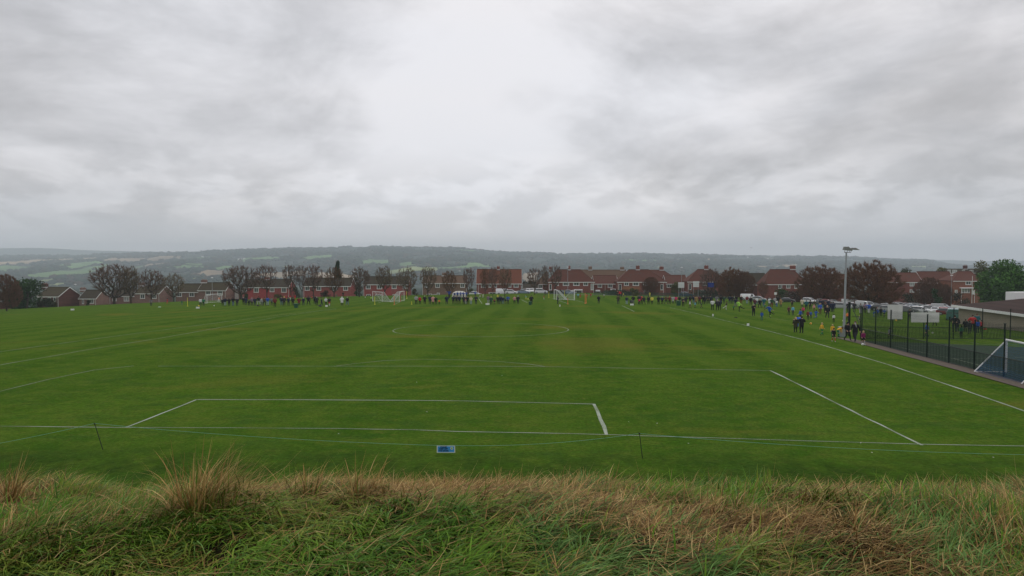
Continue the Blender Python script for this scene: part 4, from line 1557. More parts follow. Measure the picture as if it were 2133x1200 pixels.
    k = np.array([0.97, 0.97, 0.96])
    mb.v = [(x * k[0], y * k[1], z * k[2]) for (x, y, z) in mb.v]
    return mb.mesh('trunk', M_BARK, True), np_mesh('crown', V_ * k, np.concatenate([tf, lf]), M_TWIG, False, np.concatenate([tcol, lc]))


RED = (0.180, 0.082, 0.045)
BRN = (0.13, 0.058, 0.030)
PROTO = {
    'fan0': tree_proto(3, leaf=0.55, leafc=RED, lean=-0.3, low=0.35),
    'fan1': tree_proto(8, leaf=0.45, leafc=RED, lean=0.1, low=0.30, npts=380),
    'fan2': tree_proto(21, leaf=0.35, leafc=BRN, lean=-0.1, low=0.28, npts=360, twigc=(0.20, 0.155, 0.110)),
    'fan3': tree_proto(34, leaf=0.28, leafc=BRN, low=0.40, npts=360, twigc=(0.215, 0.17, 0.12)),
    'tall0': tree_proto(41, leaf=0.28, leafc=BRN, low=0.40, zc=0.72, z0=0.26, fork=0.2, upright=0.55, npts=330, alpha=0.35, twigc=(0.18, 0.13, 0.11)),
    'tall1': tree_proto(52, leaf=0.35, leafc=RED, low=0.35, zc=0.70, z0=0.24, fork=0.18, upright=0.5, npts=340, alpha=0.35, lean=0.15, twigc=(0.19, 0.125, 0.105)),
    'dense0': tree_proto(63, npts=1000, z0=0.09, zc=0.46, low=0.70, fork=0.10, leaf=1.0, leafc=RED, lean=-0.45, per=34, upright=0.1, shell=0.4, twigc=(0.160, 0.100, 0.070), tl=(0.03, 0.075), leafs=(0.004, 0.010), tw=0.0020),
    'dense1': tree_proto(74, npts=900, z0=0.11, zc=0.46, low=0.66, fork=0.10, leaf=0.9, leafc=(0.150, 0.074, 0.048), lean=-0.5, per=34, upright=0.1, shell=0.4, twigc=(0.160, 0.100, 0.078), tl=(0.03, 0.08), leafs=(0.004, 0.010), tw=0.0021),
    'brown': tree_proto(85, npts=420, z0=0.2, zc=0.58, low=0.42, leaf=0.9, leafc=(0.190, 0.078, 0.030), per=15, twigc=(0.12, 0.080, 0.052)),
}


def tree(kind, px, pbase, ptop, wpx, label, Z=None, yaw=0.0, group='bare autumn trees along the far edge', cat='tree', name='tree', mirror=False):
    if Z is None:
        b = cast(px, pbase)
        if b.y > 232:
            b = Vector((xz(px, pbase, 224)[0], 224, 0))
            b.z = gzf(b.x, b.y)
    else:
        X_, _ = xz(px, pbase, Z)
        b = Vector((X_, Z, gzf(X_, Z)))
    zt = xz(px, ptop, b.y)[1]
    h = zt - b.z
    w = wpx / F * b.y * 1.04
    tm, cm = PROTO[kind]
    e = empty(name, b, yaw)
    tag(e, label, cat, group)
    t = link('trunk', tm, e)
    c = link('crown', cm, e)
    for o in (t, c):
        o.scale = (w, w, h)
    return e


tree('dense1', 14, 648, 566, 62, 'russet tree at the left edge rising behind the green bush', yaw=0.4)
tree('fan0', 238, 630.5, 545, 92, 'largest bare tree on the left, crown leaning left with red leaves', yaw=0.15)
tree('fan2', 273, 629, 549, 50, 'bare tree close to the right of the largest left tree', yaw=1.2)
tree('fan1', 315.5, 627, 556, 52, 'bare tree directly behind the adult in grey', yaw=2.2)
tree('fan3', 362, 627, 564, 48, 'small bare tree against the dark gable left of the yellow pole', yaw=0.3)
tree('fan0', 502, 623.5, 549, 74, 'wide bare tree at the left end of the bright red house', yaw=-0.2)
tree('tall1', 556, 619.5, 546, 44, 'upright bare tree in front of the middle of the bright red house', yaw=1.0)
tree('tall0', 606, 620, 547, 38, 'bare tree at the right end of the bright red house', yaw=2.0)
tree('tall0', 629, 619, 548, 24, 'thin bare tree in the gap between two red fronted houses', yaw=0.5)
tree('tall1', 653, 619, 547, 42, 'bare tree before the left half of the pink brick house', yaw=2.9)
tree('brown', 696, 619.5, 552, 44, 'rust brown leafed tree below the dark conifer', yaw=0.7)
tree('fan1', 748.5, 618.5, 551, 48, 'bare tree in the gap left of the left pair of goals', yaw=3.6)
tree('fan2', 801.5, 614, 550, 44, 'bare tree right behind the left pair of goals', yaw=0.9)
tree('fan3', 848, 617.5, 552, 50, 'bare tree beside the tall yellow corner pole', yaw=4.0)
tree('fan2', 891, 617, 551, 42, 'bare yellowish tree behind the adult in the red jacket', yaw=2.5)
tree('brown', 936, 620.5, 560, 36, 'small brown tree before the brown brick house', yaw=1.5)
tree('tall1', 975.7, 617, 554, 30, 'grey bare tree right of the white domed shelter', yaw=5.0)
tree('brown', 1010.7, 615, 555, 25, 'slim brown tree before the left windows of the orange roofed house', yaw=2.6)
tree('tall0', 1026.7, 617.5, 552, 22, 'slimmest tree before the orange roofed house', yaw=3.3)
tree('fan2', 1051.5, 617.5, 553, 34, 'rounder bare tree right of centre before the orange roofed house', yaw=4.4)
tree('tall1', 1113.7, 614, 554, 32, 'bare tree between the orange roofed house and the hipped terrace', yaw=0.0)
tree('tall0', 1135.5, 615, 549, 20, 'narrow bare tree at the left end of the hipped terrace', yaw=1.8)
tree('tall1', 1157, 612, 548, 28, 'bare tree leaning over the left of the hipped terrace', Z=226, yaw=3.0)
tree('dense1', 1356.7, 612, 574, 40, 'small purple brown tree before the terrace with the orange panel', Z=232, yaw=0.9)
tree('fan0', 1480, 612, 556, 46, 'bare brown tree behind the blue banner', Z=228, yaw=2.7)
tree('dense0', 1521, 617, 553, 58, 'russet tree behind the far right goal', Z=222, yaw=3.2)
tree('dense1', 1549, 616, 561, 44, 'russet tree behind the white van', Z=220, yaw=2.0)
tree('dense0', 1712, 625, 547, 104, 'big dense russet tree swept to the left behind the white off roader', Z=212, yaw=0.1, group='dense russet trees by the car park')
tree('dense0', 1816, 640, 537, 128, 'largest dense russet tree right of the floodlight mast', Z=185, yaw=0.35, group='dense russet trees by the car park')
tree('dense1', 1937, 618, 573, 62, 'low purple brown tree before the long red roofed house', Z=226, yaw=0.5, group='dense russet trees by the car park')
tree('dense1', 1969, 618, 588, 30, 'smallest purple brown bush tree left of the thin street lamp', Z=228, yaw=2.5, group='dense russet trees by the car park')
tree('brown', 1590, 612, 583, 24, 'dark small tree left of the brick house with patched tiles', Z=240, yaw=1.0)


def leafy(px, pbase, ptop, wpx, Z, c, label, n=5200, seed=1, cat='tree', name='tree', conic=0.0, group=None, lobes=9, leaf=0.20, depth=1.0, trunkf=0.15):
    """A leafy crown: leaf clumps spread through several overlapping lobes."""
    r = np.random.RandomState(seed)
    X_, _ = xz(px, pbase, Z)
    g = gzf(X_, Z)
    h = xz(px, ptop, Z)[1] - g
    w = wpx / F * Z
    e = empty(name, (X_, Z, g))
    tag(e, label, cat, group)
    mb = MB()
    mb.tube([(0, 0, -.2), (0.05 * w, 0, h * 0.35), (0, 0.03 * w, h * 0.7)], [0.035 * h, 0.026 * h, 0.01 * h], 7)
    for i in range(5):
        a = r.uniform(0, 6.28)
        mb.tube([(0, 0, h * r.uniform(.15, .4)), (math.cos(a) * w * .2, math.sin(a) * w * .2, h * .5), (math.cos(a) * w * .33, math.sin(a) * w * .33, h * .68)], [0.014 * h, 0.009 * h, 0.004 * h], 5)
    mb.build('trunk' if cat != 'bush' else 'stem', M_BARK, e)
    lob = []
    for i in range(lobes):
        t = (i + .5) / lobes
        zz = trunkf + (0.95 - trunkf) * (0.12 + 0.8 * t)
        if conic:
            rr_ = (1 - t * conic) * 0.46
            off = 0.12 * (1 - t)
        else:
            rr_ = 0.26 * r.uniform(0.7, 1.25)
            off = 0.27 * math.sqrt(max(0.0, 1 - (2 * t - 0.85) ** 2 * 0.9))
        a = r.uniform(0, 6.28)
        lob.append((math.cos(a) * off * w, math.sin(a) * off * w * depth, zz * h, rr_ * w, min(rr_ * w, (1.0 - zz) * h + 0.05 * h) if not conic else rr_ * h * 0.5))
    k = r.randint(0, lobes, n)
    L = np.array(lob)[k]
    u = r.normal(size=(n, 3))
    u /= np.linalg.norm(u, axis=1)[:, None]
    rad = r.rand(n, 1) ** 0.45
    p = L[:, :3] + u * rad * np.stack([L[:, 3], L[:, 3] * depth, L[:, 4]], -1)
    p += r.normal(0, 0.02 * w, (n, 3))
    p[:, 2] = np.maximum(p[:, 2], 0.05)
    a, b = r.normal(size=(n, 3)), r.normal(size=(n, 3))
    a /= np.linalg.norm(a, axis=1)[:, None]
    b = np.cross(a, b)
    b /= np.linalg.norm(b, axis=1)[:, None]
    s = leaf * r.uniform(0.5, 1.3, (n, 1))
    v = np.stack([p - a * s, p + b * s * .6, p + a * s, p - b * s * .6], 1).reshape(-1, 3)
    f = np.arange(4 * n).reshape(-1, 4)
    lt = r.uniform(0.65, 1.35, lobes)[k][:, None]
    cc = np.array(c)[None] * lt * r.uniform(0.6, 1.4, (n, 1))
    link('crown' if cat != 'bush' else 'foliage', np_mesh('crown', v, f, M_LEAFG, False, np.repeat(cc, 4, 0)), e)
    return e


leafy(55, 645, 583, 84, 214, (0.028, 0.062, 0.018), 'round dark green bush at the left end of the field', 5200, 3, 'bush', 'bush', lobes=8, trunkf=0.0, leaf=0.32)
leafy(98, 642, 623, 40, 218, (0.035, 0.040, 0.020), 'low dull bush at the foot of the dark gable', 1800, 4, 'bush', 'bush', lobes=5, trunkf=0.0, leaf=0.25)
leafy(182, 632, 622, 14, 232, (0.030, 0.038, 0.022), 'small dark shrub under the low house windows', 500, 41, 'bush', 'bush', lobes=3, trunkf=0.0, leaf=0.2)
leafy(704, 618, 536, 25, 262, (0.020, 0.048, 0.020), 'dark green conifer topping the rust brown tree', 3600, 5, conic=0.72, lobes=12, leaf=0.25)
leafy(1407, 613, 587, 22, 236, (0.085, 0.090, 0.030), 'yellow green bush between the terraces left of the white boards', 1400, 6, 'bush', 'bush', lobes=5, trunkf=0.0)
leafy(1320, 615.5, 601, 24, 228, (0.075, 0.078, 0.028), 'olive bush in front of the green railings', 1000, 7, 'bush', 'bush', lobes=4, trunkf=0.0)
leafy(515, 624, 612, 14, 226, (0.040, 0.060, 0.022), 'small green bush below the bright red front', 500, 8, 'bush', 'bush', lobes=3, trunkf=0.0)
leafy(579, 620, 613, 18, 226, (0.09, 0.10, 0.03), 'low yellowish bush below the right end of the bright red front', 500, 9, 'bush', 'bush', lobes=3, trunkf=0.0)
leafy(680, 619, 604, 18, 228, (0.075, 0.055, 0.030), 'brown bush before the pink brick house', 700, 10, 'bush', 'bush', lobes=4, trunkf=0.0)
leafy(746, 620, 598, 20, 244, (0.035, 0.060, 0.025), 'dark green shrub in the gap right of the pink brick house', 700, 11, 'bush', 'bush', lobes=4, trunkf=0.0)
leafy(866, 620, 600, 18, 242, (0.075, 0.070, 0.030), 'olive shrub in the gap left of the brown brick house', 700, 12, 'bush', 'bush', lobes=4, trunkf=0.0)
leafy(983, 618, 600, 16, 240, (0.070, 0.075, 0.030), 'green shrub between the brown house and the orange roofed house', 600, 13, 'bush', 'bush', lobes=4, trunkf=0.0)
leafy(616, 620, 594, 20, 244, (0.035, 0.045, 0.022), 'dark shrub in the gap right of the bright red house', 700, 14, 'bush', 'bush', lobes=4, trunkf=0.0)
leafy(1628, 615, 601, 38, 236, (0.030, 0.070, 0.020), 'green hedge under the windows of the brick house', 1500, 15, 'hedge', 'hedge', lobes=6, trunkf=0.0)
leafy(1491, 613, 600, 12, 236, (0.060, 0.085, 0.030), 'round green shrub right of the blue banner pole', 400, 16, 'bush', 'bush', lobes=3, trunkf=0.0)
leafy(1948, 622, 596, 26, 215, (0.035, 0.075, 0.022), 'green bush in front of the low purple tree', 1200, 17, 'bush', 'bush', lobes=4, trunkf=0.0)
leafy(2092, 628, 545, 104, 190, (0.055, 0.125, 0.028), 'large bright green tree behind the clubhouse', 11000, 18, lobes=14, leaf=0.34, group='green trees on the right', trunkf=0.05)
leafy(2168, 630, 552, 96, 186, (0.050, 0.112, 0.028), 'green tree cut by the right edge of the view', 7000, 19, lobes=10, leaf=0.34, group='green trees on the right', trunkf=0.05)
leafy(2046, 618, 562, 44, 212, (0.065, 0.125, 0.028), 'lighter green tree lobe in front of the brick house with the bay', 3000, 20, lobes=7, leaf=0.3, group='green trees on the right', trunkf=0.05)
leafy(2040, 600, 540, 46, 300, (0.085, 0.085, 0.026), 'olive round tree beyond the dormer windows', 3600, 21, lobes=8, leaf=0.36, group='trees beyond the right hand houses')
leafy(1961, 600, 550, 38, 300, (0.10, 0.095, 0.028), 'yellow olive tree beyond the long red roof', 2600, 22, lobes=7, leaf=0.36, group='trees beyond the right hand houses')
leafy(1934, 600, 556, 22, 310, (0.025, 0.055, 0.022), 'dark green tree left of the yellow olive one', 1600, 23, lobes=5, leaf=0.36, group='trees beyond the right hand houses')
leafy(1886, 600, 553, 34, 300, (0.070, 0.075, 0.026), 'olive green tree beside the largest russet crown', 2200, 24, lobes=7, leaf=0.36, group='trees beyond the right hand houses')
leafy(1905, 626, 611, 80, 238, (0.030, 0.036, 0.020), 'dark overgrown hedge at the back of the car park', 2200, 70, 'hedge', 'hedge', lobes=12, trunkf=0.0, leaf=0.24)
leafy(2000, 622, 608, 40, 238, (0.032, 0.040, 0.022), 'dark garden hedge below the white bay window', 1200, 71, 'hedge', 'hedge', lobes=7, trunkf=0.0, leaf=0.22)
leafy(1660, 622, 606, 60, 228, (0.060, 0.040, 0.030), 'brown leafless hedge behind the black hatchback', 1800, 72, 'hedge', 'hedge', lobes=9, trunkf=0.0, leaf=0.22)
# darker growth in the gaps and gardens behind the first houses
for i, (a, w, t, z, c, lab) in enumerate([
        (150, 40, 612, 300, (0.03, 0.045, 0.02), 'dark garden tree right behind the dark gable'),
        (345, 34, 600, 300, (0.03, 0.045, 0.02), 'dark garden tree behind the second gable'),
        (1104, 36, 586, 296, (0.035, 0.032, 0.02), 'brown garden tree above the low garages'),
        (1530, 36, 580, 290, (0.05, 0.035, 0.025), 'dull garden tree behind the russet trees'),
        (742, 26, 574, 300, (0.06, 0.05, 0.03), 'pale brown garden tree in the gap right of the pink brick house')]):
    leafy(a, 618, t, w, z, c, lab, 1500, 60 + i, lobes=5, leaf=0.3, group='garden trees behind the first houses')
# ================================================================== CAR PARK, PATH AND ALL-WEATHER PITCH
def sheet(name, poly, mat, lift, label, step=4.0):
    """A ground sheet inside a polygon (x, y) that follows the land."""
    xs_ = [p[0] for p in poly]
    ys_ = [p[1] for p in poly]
    bm = bmesh.new()
    gx = np.arange(min(xs_) - step, max(xs_) + step, step)
    gy = np.arange(min(ys_) - step, max(ys_) + step, step)
    grid = [[bm.verts.new((x, y, 0)) for x in gx] for y in gy]
    for j in range(len(gy) - 1):
        for i in range(len(gx) - 1):
            bm.faces.new((grid[j][i], grid[j][i + 1], grid[j + 1][i + 1], grid[j + 1][i]))
    n = len(poly)
    area = sum(poly[i][0] * poly[(i + 1) % n][1] - poly[(i + 1) % n][0] * poly[i][1] for i in range(n))
    for i in range(n):                       # convex clip
        a, b = Vector((*poly[i], 0)), Vector((*poly[(i + 1) % n], 0))
        d = (b - a).normalized()
        nn = Vector((d.y, -d.x, 0)) * (1 if area > 0 else -1)
        geom = bm.verts[:] + bm.edges[:] + bm.faces[:]
        bmesh.ops.bisect_plane(bm, geom=geom, plane_co=a, plane_no=nn, clear_outer=True, dist=1e-5)
    for v in bm.verts:
        v.co.z = gzf(v.co.x, v.co.y) + lift
    me = bpy.data.meshes.new(name)
    bm.to_mesh(me)
    bm.free()
    me.materials.append(mat)
    o = link(name, me)
    tag(o, label, kind='structure')
    return o


M_ASPH = simple('wet_asphalt', (0.075, 0.075, 0.078), 0.55, var=0.35, scale=1.2)
M_GRAVEL = simple('brown_gravel', (0.115, 0.092, 0.070), 0.95, var=0.45, scale=5)
M_ASTRO = simple('artificial_turf', (0.016, 0.038, 0.018), 0.9, var=0.25, scale=0.8, spec=0.1)
FA_ = cast(1795, 711)            # far corner of the fence
FN_ = cast(2090.5, 787)
fd = (FN_ - FA_).to_2d().normalized()
fn = Vector((-fd.y, fd.x))
if fn.x < 0:
    fn = -fn                     # towards the pitch inside the fence
f0 = FA_.to_2d()
sheet('all_weather_pitch', [tuple(f0), tuple(f0 + fd * 45), tuple(f0 + fd * 45 + fn * 34), tuple(f0 + fn * 34)], M_ASTRO, 0.05, 'dark green artificial pitch inside the fence', 2.0)
path0 = cast(1738, 706).to_2d()
sheet('gravel_path', [tuple(f0 - fn * 1.3 - fd * 4), tuple(f0 - fn * 1.15 + fd * 45), tuple(f0 - fn * 0.02 + fd * 45), tuple(f0 - fn * 0.02 - fd * 2)], M_GRAVEL, 0.04, 'worn gravel path outside the fence', 1.0)
sheet('car_park', [tuple(cast(1690, 630).to_2d()), tuple(cast(1860, 653).to_2d()), tuple(cast(1990, 672).to_2d()), (75, 128), (160, 150), (178, 236), (95, 236)], M_ASPH, 0.035, 'grey car park crowded with cars', 4.0)
sheet('road', [(-10, 226), (175, 226), (175, 233), (-10, 233)], M_ASPH, 0.03, 'road along the far side of the field', 4.0)

M_DKGREEN = simple('black_green_steel', (0.010, 0.020, 0.017), 0.45)


def astro_line(pxs, w=0.10):
    o = line_px('pitch_marking', pxs, w, M_LINE_FAINT, lift=0.062)


astro_line([(1862, 722), (1900, 731), (1970, 746), (1985, 749), (2030, 760), (2075, 776)])
astro_line([(1980, 706.5), (2040, 718)])
astro_line([(1870, 722), (1990, 720), (2140, 718)], 0.08)
astro_line([(1985, 749), (2060, 748), (2140, 746)], 0.08)

# ------------------------------------------------------------------ mesh fence with posts
HF = 3.1
fence_n = 0


def fence_run(e, P0, P1, n, posts=True, H=HF, rail=True, first=0):
    """Posts and wire mesh panels between two ground points; parts of the fence e."""
    d = (P1 - P0)
    L = d.length / n
    u = d.normalized()
    ang = math.atan2(u.y, u.x)
    key = round(L, 2)
    mb = MB()
    mb.tube([(0, 0, -.1), (0, 0, H)], 0.048, 6)
    mb.box(-0.05, 0.05, -0.05, 0.05, H, H + 0.03)
    pm = mb.mesh('post', M_DKGREEN)
    mb = MB()
    wv = 0.0028
    x = 0.05
    while x < L:
        mb.box(x - wv, x + wv, -wv, wv, 0.05, H - 0.06)
        x += 0.09
    z = 0.08
    while z < H:
        mb.box(0, L, -wv, wv, z - wv, z + wv)
        z += 0.2
    wm = mb.mesh('wire_mesh', M_DKGREEN)
    mb = MB()
    for z in (1.15, 0.06):
        mb.tube([(0, 0, z), (L, 0, z)], 0.026, 5)
    rm = mb.mesh('rail', M_DKGREEN)
    mb = MB()                                  # tighter rebound mesh below the middle rail
    x = 0.025
    while x < L:
        mb.box(x - wv, x + wv, 0.012, 0.012 + 2 * wv, 0.08, 1.15)
        x += 0.05
    lm = mb.mesh('rebound_mesh', M_DKGREEN)
    for i in range(n + 1):
        p = P0 + u * L * i
        g = gzf(p.x, p.y)
        if i >= first:
            o = link('post', pm, e)
            o.location = (p.x - e.location.x, p.y - e.location.y, g - e.location.z)
            o.rotation_euler = (0, 0, ang)
        if i < n:
            q = p + u * L
            g2 = gzf(q.x, q.y)
            tilt = math.atan2(g2 - g, L)
            for nm, me in (('wire_mesh', wm), ('rebound_mesh', lm), ('rail', rm)):
                if nm == 'rail' and not rail:
                    continue
                o = link(nm, me, e)
                o.location = (p.x - e.location.x, p.y - e.location.y, g - e.location.z)
                o.rotation_euler = (0, -tilt, ang)
                if nm != 'rail':
                    o['kind'] = 'stuff'


near_e = empty('mesh_fence', FA_)
tag(near_e, 'tall dark steel mesh fence beside the gravel path', 'fence', 'mesh fences round the artificial pitch')
P0 = f0
Lrun = (cast(2034, 773).to_2d() - cast(1863, 729).to_2d()).length / 4
kk = int(round((FN_.to_2d() - f0).length / Lrun))
Lr = (FN_.to_2d() - f0).length / kk
fence_run(near_e, f0, f0 + fd * Lr * (kk + 4), kk + 4)
far_e = empty('mesh_fence', FA_)
tag(far_e, 'tall dark mesh fence across the far end of the artificial pitch', 'fence', 'mesh fences round the artificial pitch')
pr_ = cast(2082, 706).to_2d()
pl_ = cast(1834, 706).to_2d()
uf = (pr_ - pl_).normalized()
Lf = (pr_ - pl_).length / 4
fence_run(far_e, pl_ - uf * Lf * 0.62, pl_ + uf * Lf * 9.38, 10)
# brace by the floodlight corner
mb = MB()
cb = cast(1779, 706)
mb.tube([(0, 0, 0), (0, 0, 3.4)], 0.11, 8)
brace = mb.build('gate_post', M_DKGREEN)
brace.location = cast(1768.5, 700)
tag(brace, 'thick dark post close to the right of the floodlight mast', 'post')
mb = MB()
a_, b_ = cast(1774, 700), cast(1800, 706)
h1 = Vector((*xz(1774, 640, a_.y), 0))
mb.tube([(0, 0, 2.9), ((b_ - a_).x, (b_ - a_).y, 0.4)], 0.035, 5)
mb.tube([(0, 0, 2.0), (1.0, 0.2, 1.95)], 0.03, 5)
br_ = mb.build('fence_brace', M_DKGREEN)
br_.location = a_
tag(br_, 'slanting dark brace bar between the thick post and the mesh fence', 'brace')

# white sheets on the fence
M_SHEET = simple('white_banner_sheet', (0.62, 0.62, 0.60), 0.7, var=0.10, scale=1.2)


def banner(x0, x1, y0, y1, Y, label):
    Xa, Zt = xz(x0, y0, Y)
    Xb, Zb = xz(x1, y1, Y)
    mb = MB()
    k = 8
    vs, fs = [], []
    for j in range(3):
        for i in range(k + 1):
            vs.append(((Xb - Xa) * (i / k - .5), 0.03 * math.sin(i * 1.7 + j), (Zt - Zb) * j / 2))
    for j in range(2):
        for i in range(k):
            a = j * (k + 1) + i
            fs.append((a, a + 1, a + k + 2, a + k + 1))
    vs2 = [(x, y + 0.01, z) for (x, y, z) in vs]
    mb.add(vs, fs)
    mb.add(vs2, [tuple(reversed(f)) for f in fs])
    o = mb.build('banner', M_SHEET, None, True)
    o.location = ((Xa + Xb) / 2, Y, Zb)
    tag(o, label, 'banner', 'plain white sheets tied to the far fence')


Yf = pl_.y - 0.12
banner(1849.5, 1880, 634.5, 665, Yf, 'tall nearly square white sheet on the far fence')
banner(1898, 1956.5, 651, 671.5, Yf - 0.1, 'long low white sheet on the far fence')

# ------------------------------------------------------------------ goals
M_GOAL = simple('white_goal_frame', (0.80, 0.80, 0.80), 0.45, var=0.03)
M_NETW = simple('white_net', (0.62, 0.64, 0.64), 0.8)
M_NETB = simple('blue_net', (0.05, 0.16, 0.36), 0.8)
M_GALV = simple('galvanised_steel', (0.34, 0.36, 0.38), 0.5, metal=0.3, var=0.12)


def goal(p, yaw, w, h, d, label, group=None, net=M_NETW, topd=0.5, r=0.05, cell=0.16, wire=0.006, curved=True):
    """Goal whose mouth faces local -Y; p is the ground point at the middle of the mouth."""
    e = empty('goal', p, yaw)
    tag(e, label, 'goal', group)
    for s in (-1, 1):
        mb = MB()
        mb.tube([(s * w / 2, 0, 0), (s * w / 2, 0, h)], r, 8)
        mb.build('post', M_GOAL, e)
        mb = MB()
        if curved:
            pts = [(s * w / 2, 0, h)] + [(s * w / 2, topd + (d - topd) * (1 - math.cos(t)), h * math.cos(t) ** 0.9) for t in (0.0, 0.4, 0.8, 1.15, 1.45)] + [(s * w / 2, d, 0.03)]
        else:
            pts = [(s * w / 2, 0, h), (s * w / 2, d, 0.04)]
        mb.tube(pts, r * 0.6, 6)
        mb.tube([(s * w / 2, 0, 0.04), (s * w / 2, d, 0.04)], r * 0.6, 6)
        mb.build('side_frame', M_GOAL, e)
    mb = MB()
    mb.tube([(-w / 2 - r, 0, h), (w / 2 + r, 0, h)], r, 8)
    mb.build('crossbar', M_GOAL, e)
    mb = MB()
    mb.tube([(-w / 2, d, 0.04), (w / 2, d, 0.04)], r * 0.6, 6)
    mb.build('ground_bar', M_GOAL, e)
    # net
    if curved:
        prof = [(0, h)] + [(topd + (d - topd) * (1 - math.cos(t)), h * math.cos(t) ** 0.9) for t in (0.0, 0.4, 0.8, 1.15, 1.45)] + [(d, 0.05)]
    else:
        prof = [(0, h), (d, 0.05)]
    prof = [Vector(q) for q in prof]
    L = [0]
    for i in range(1, len(prof)):
        L.append(L[-1] + (prof[i] - prof[i - 1]).length)

    def at(s):
        for i in range(1, len(prof)):
            if s <= L[i]:
                return prof[i - 1].lerp(prof[i], (s - L[i - 1]) / (L[i] - L[i - 1] + 1e-9))
        return prof[-1]
    mb = MB()
    x = -w / 2 + cell
    while x < w / 2:
        mb.tube([(x, q.x, q.y) for q in prof], wire, 3, cap=False)
        x += cell
    s = cell
    while s < L[-1]:
        q = at(s)
        mb.tube([(-w / 2, q.x, q.y), (w / 2, q.x, q.y)], wire, 3, cap=False)
        s += cell
    for sd_ in (-1, 1):
        y = cell
        while y < d:
            zt = max(at(L[-1] * k / 60).y for k in range(61) if at(L[-1] * k / 60).x >= y - 1e-6)
            mb.tube([(sd_ * w / 2, y, 0.03), (sd_ * w / 2, y, zt)], wire, 3, cap=False)
            y += cell
        z = cell
        while z < h:
            ye = max([at(L[-1] * k / 60).x for k in range(61) if at(L[-1] * k / 60).y >= z] or [0])
            mb.tube([(sd_ * w / 2, 0, z), (sd_ * w / 2, ye, z)], wire, 3, cap=False)
            z += cell
    o = mb.build('net', net, e)
    o['kind'] = 'stuff'
    return e


GG = 'small white portable goals on the far pitches'
goal(cast(447, 631), math.radians(62), 4.6, 2.3, 1.8, 'leftmost small goal seen from its open side beside the orange jacket', GG)
goal(cast(786, 628.5), math.radians(-50), 4.4, 2.3, 2.2, 'white goal turned to the left in the left pair of goals', GG)
goal(cast(837, 628), math.radians(84), 4.2, 2.3, 2.3, 'white goal with the red striped post in the left pair of goals', GG)
goal(cast(1157, 624), math.radians(-83), 3.6, 2.3, 2.6, 'left goal of the two standing back to back on the right', GG)
goal(cast(1196.5, 625), math.radians(83), 3.6, 2.3, 2.6, 'right goal of the two standing back to back on the right', GG)
goal(cast(1521, 620), math.radians(5), 3.4, 2.3, 1.8, 'far right small goal in front of the russet tree', GG)
# big goal on the artificial pitch
gp = cast(2095, 777)
bk = cast(2048, 777)
gw = 4.9
yaw_g = math.atan2(fd.y, fd.x)
mid = Vector((gp.x, gp.y, gp.z)) + Vector((fd.x, fd.y, 0)) * gw / 2
mid.z = gp.z
goal(mid, math.atan2(fd.y, fd.x) + math.pi, gw, 2.0, 1.75, 'white framed goal with a blue net behind the mesh fence', None, M_NETB, r=0.06, cell=0.12, wire=0.005, curved=False)

# ------------------------------------------------------------------ floodlight mast
fb = cast(1757.5, 702)
fl = empty('floodlight_mast', fb)
tag(fl, 'tall grey floodlight mast standing where the path meets the fence', 'floodlight')
ztop = xz(1763, 525, fb.y)[1] - fb.z
xt = xz(1763, 525, fb.y)[0] - fb.x
mb = MB()
mb.tube([(0, 0, -0.1), (xt * 0.45, 0, ztop * 0.45), (xt, 0, ztop)], [0.13, 0.10, 0.075], 10)
mb.build('pole', M_GALV, fl)
mb = MB()
mb.box(-0.50, -0.14, -0.25, 0.2, -0.05, 1.0)
mb.box(-0.46, -0.18, -0.262, -0.25, 0.08, 0.92)
mb.build('control_cabinet', M_GALV, fl)
mb = MB()
mb.tube([(xt - 0.2, 0, ztop - 0.02), (xt + 0.42, 0, ztop - 0.02)], 0.035, 6)
for xx in (-0.22, 0.05, 0.28, 0.44):
    mb.tube([(xt + xx, 0, ztop - 0.02), (xt + xx + 0.06, -0.03, ztop + 0.14), (xt + xx + 0.12, 0, ztop + 0.22)], 0.02, 5)
mb.build('bracket', M_BLACK, fl)
M_LAMPH = simple('grey_lamp_housing', (0.20, 0.21, 0.19), 0.5, var=0.2)
for (ox, tilt, sc_, lab) in ((0.08, 0.10, 1.0, None), (0.78, 0.16, 1.0, None)):
    mb = MB()
    # a shallow wedge-shaped reflector housing
    mb.add([(-.38, -.2, .02), (.42, -.26, -.06), (.42, .26, -.06), (-.38, .2, .02), (-.30, -.17, .33), (.05, -.22, .33), (.05, .22, .33), (-.30, .17, .33)],
           [(0, 3, 2, 1), (4, 5, 6, 7), (0, 1, 5, 4), (1, 2, 6, 5), (2, 3, 7, 6), (3, 0, 4, 7)])
    o = mb.build('lamp_head', M_LAMPH, fl)
    o.location = (xt + ox, 0, ztop + 0.18)
    if ox > 0.5:
        o.scale = (1.0, 0.9, 0.55)
        o.location = (xt + ox, 0, ztop + 0.22)
    mb = MB()
    mb.box(-.34, .36, -.2, .2, -.012, 0.0)
    g_ = mb.build('lamp_glass', M_GLASS, o)
    g_.rotation_euler = (0, 0.1, 0)

# ------------------------------------------------------------------ street lamps
M_LAMPW = simple('white_lamp_hood', (0.80, 0.81, 0.82), 0.35, var=0.02)


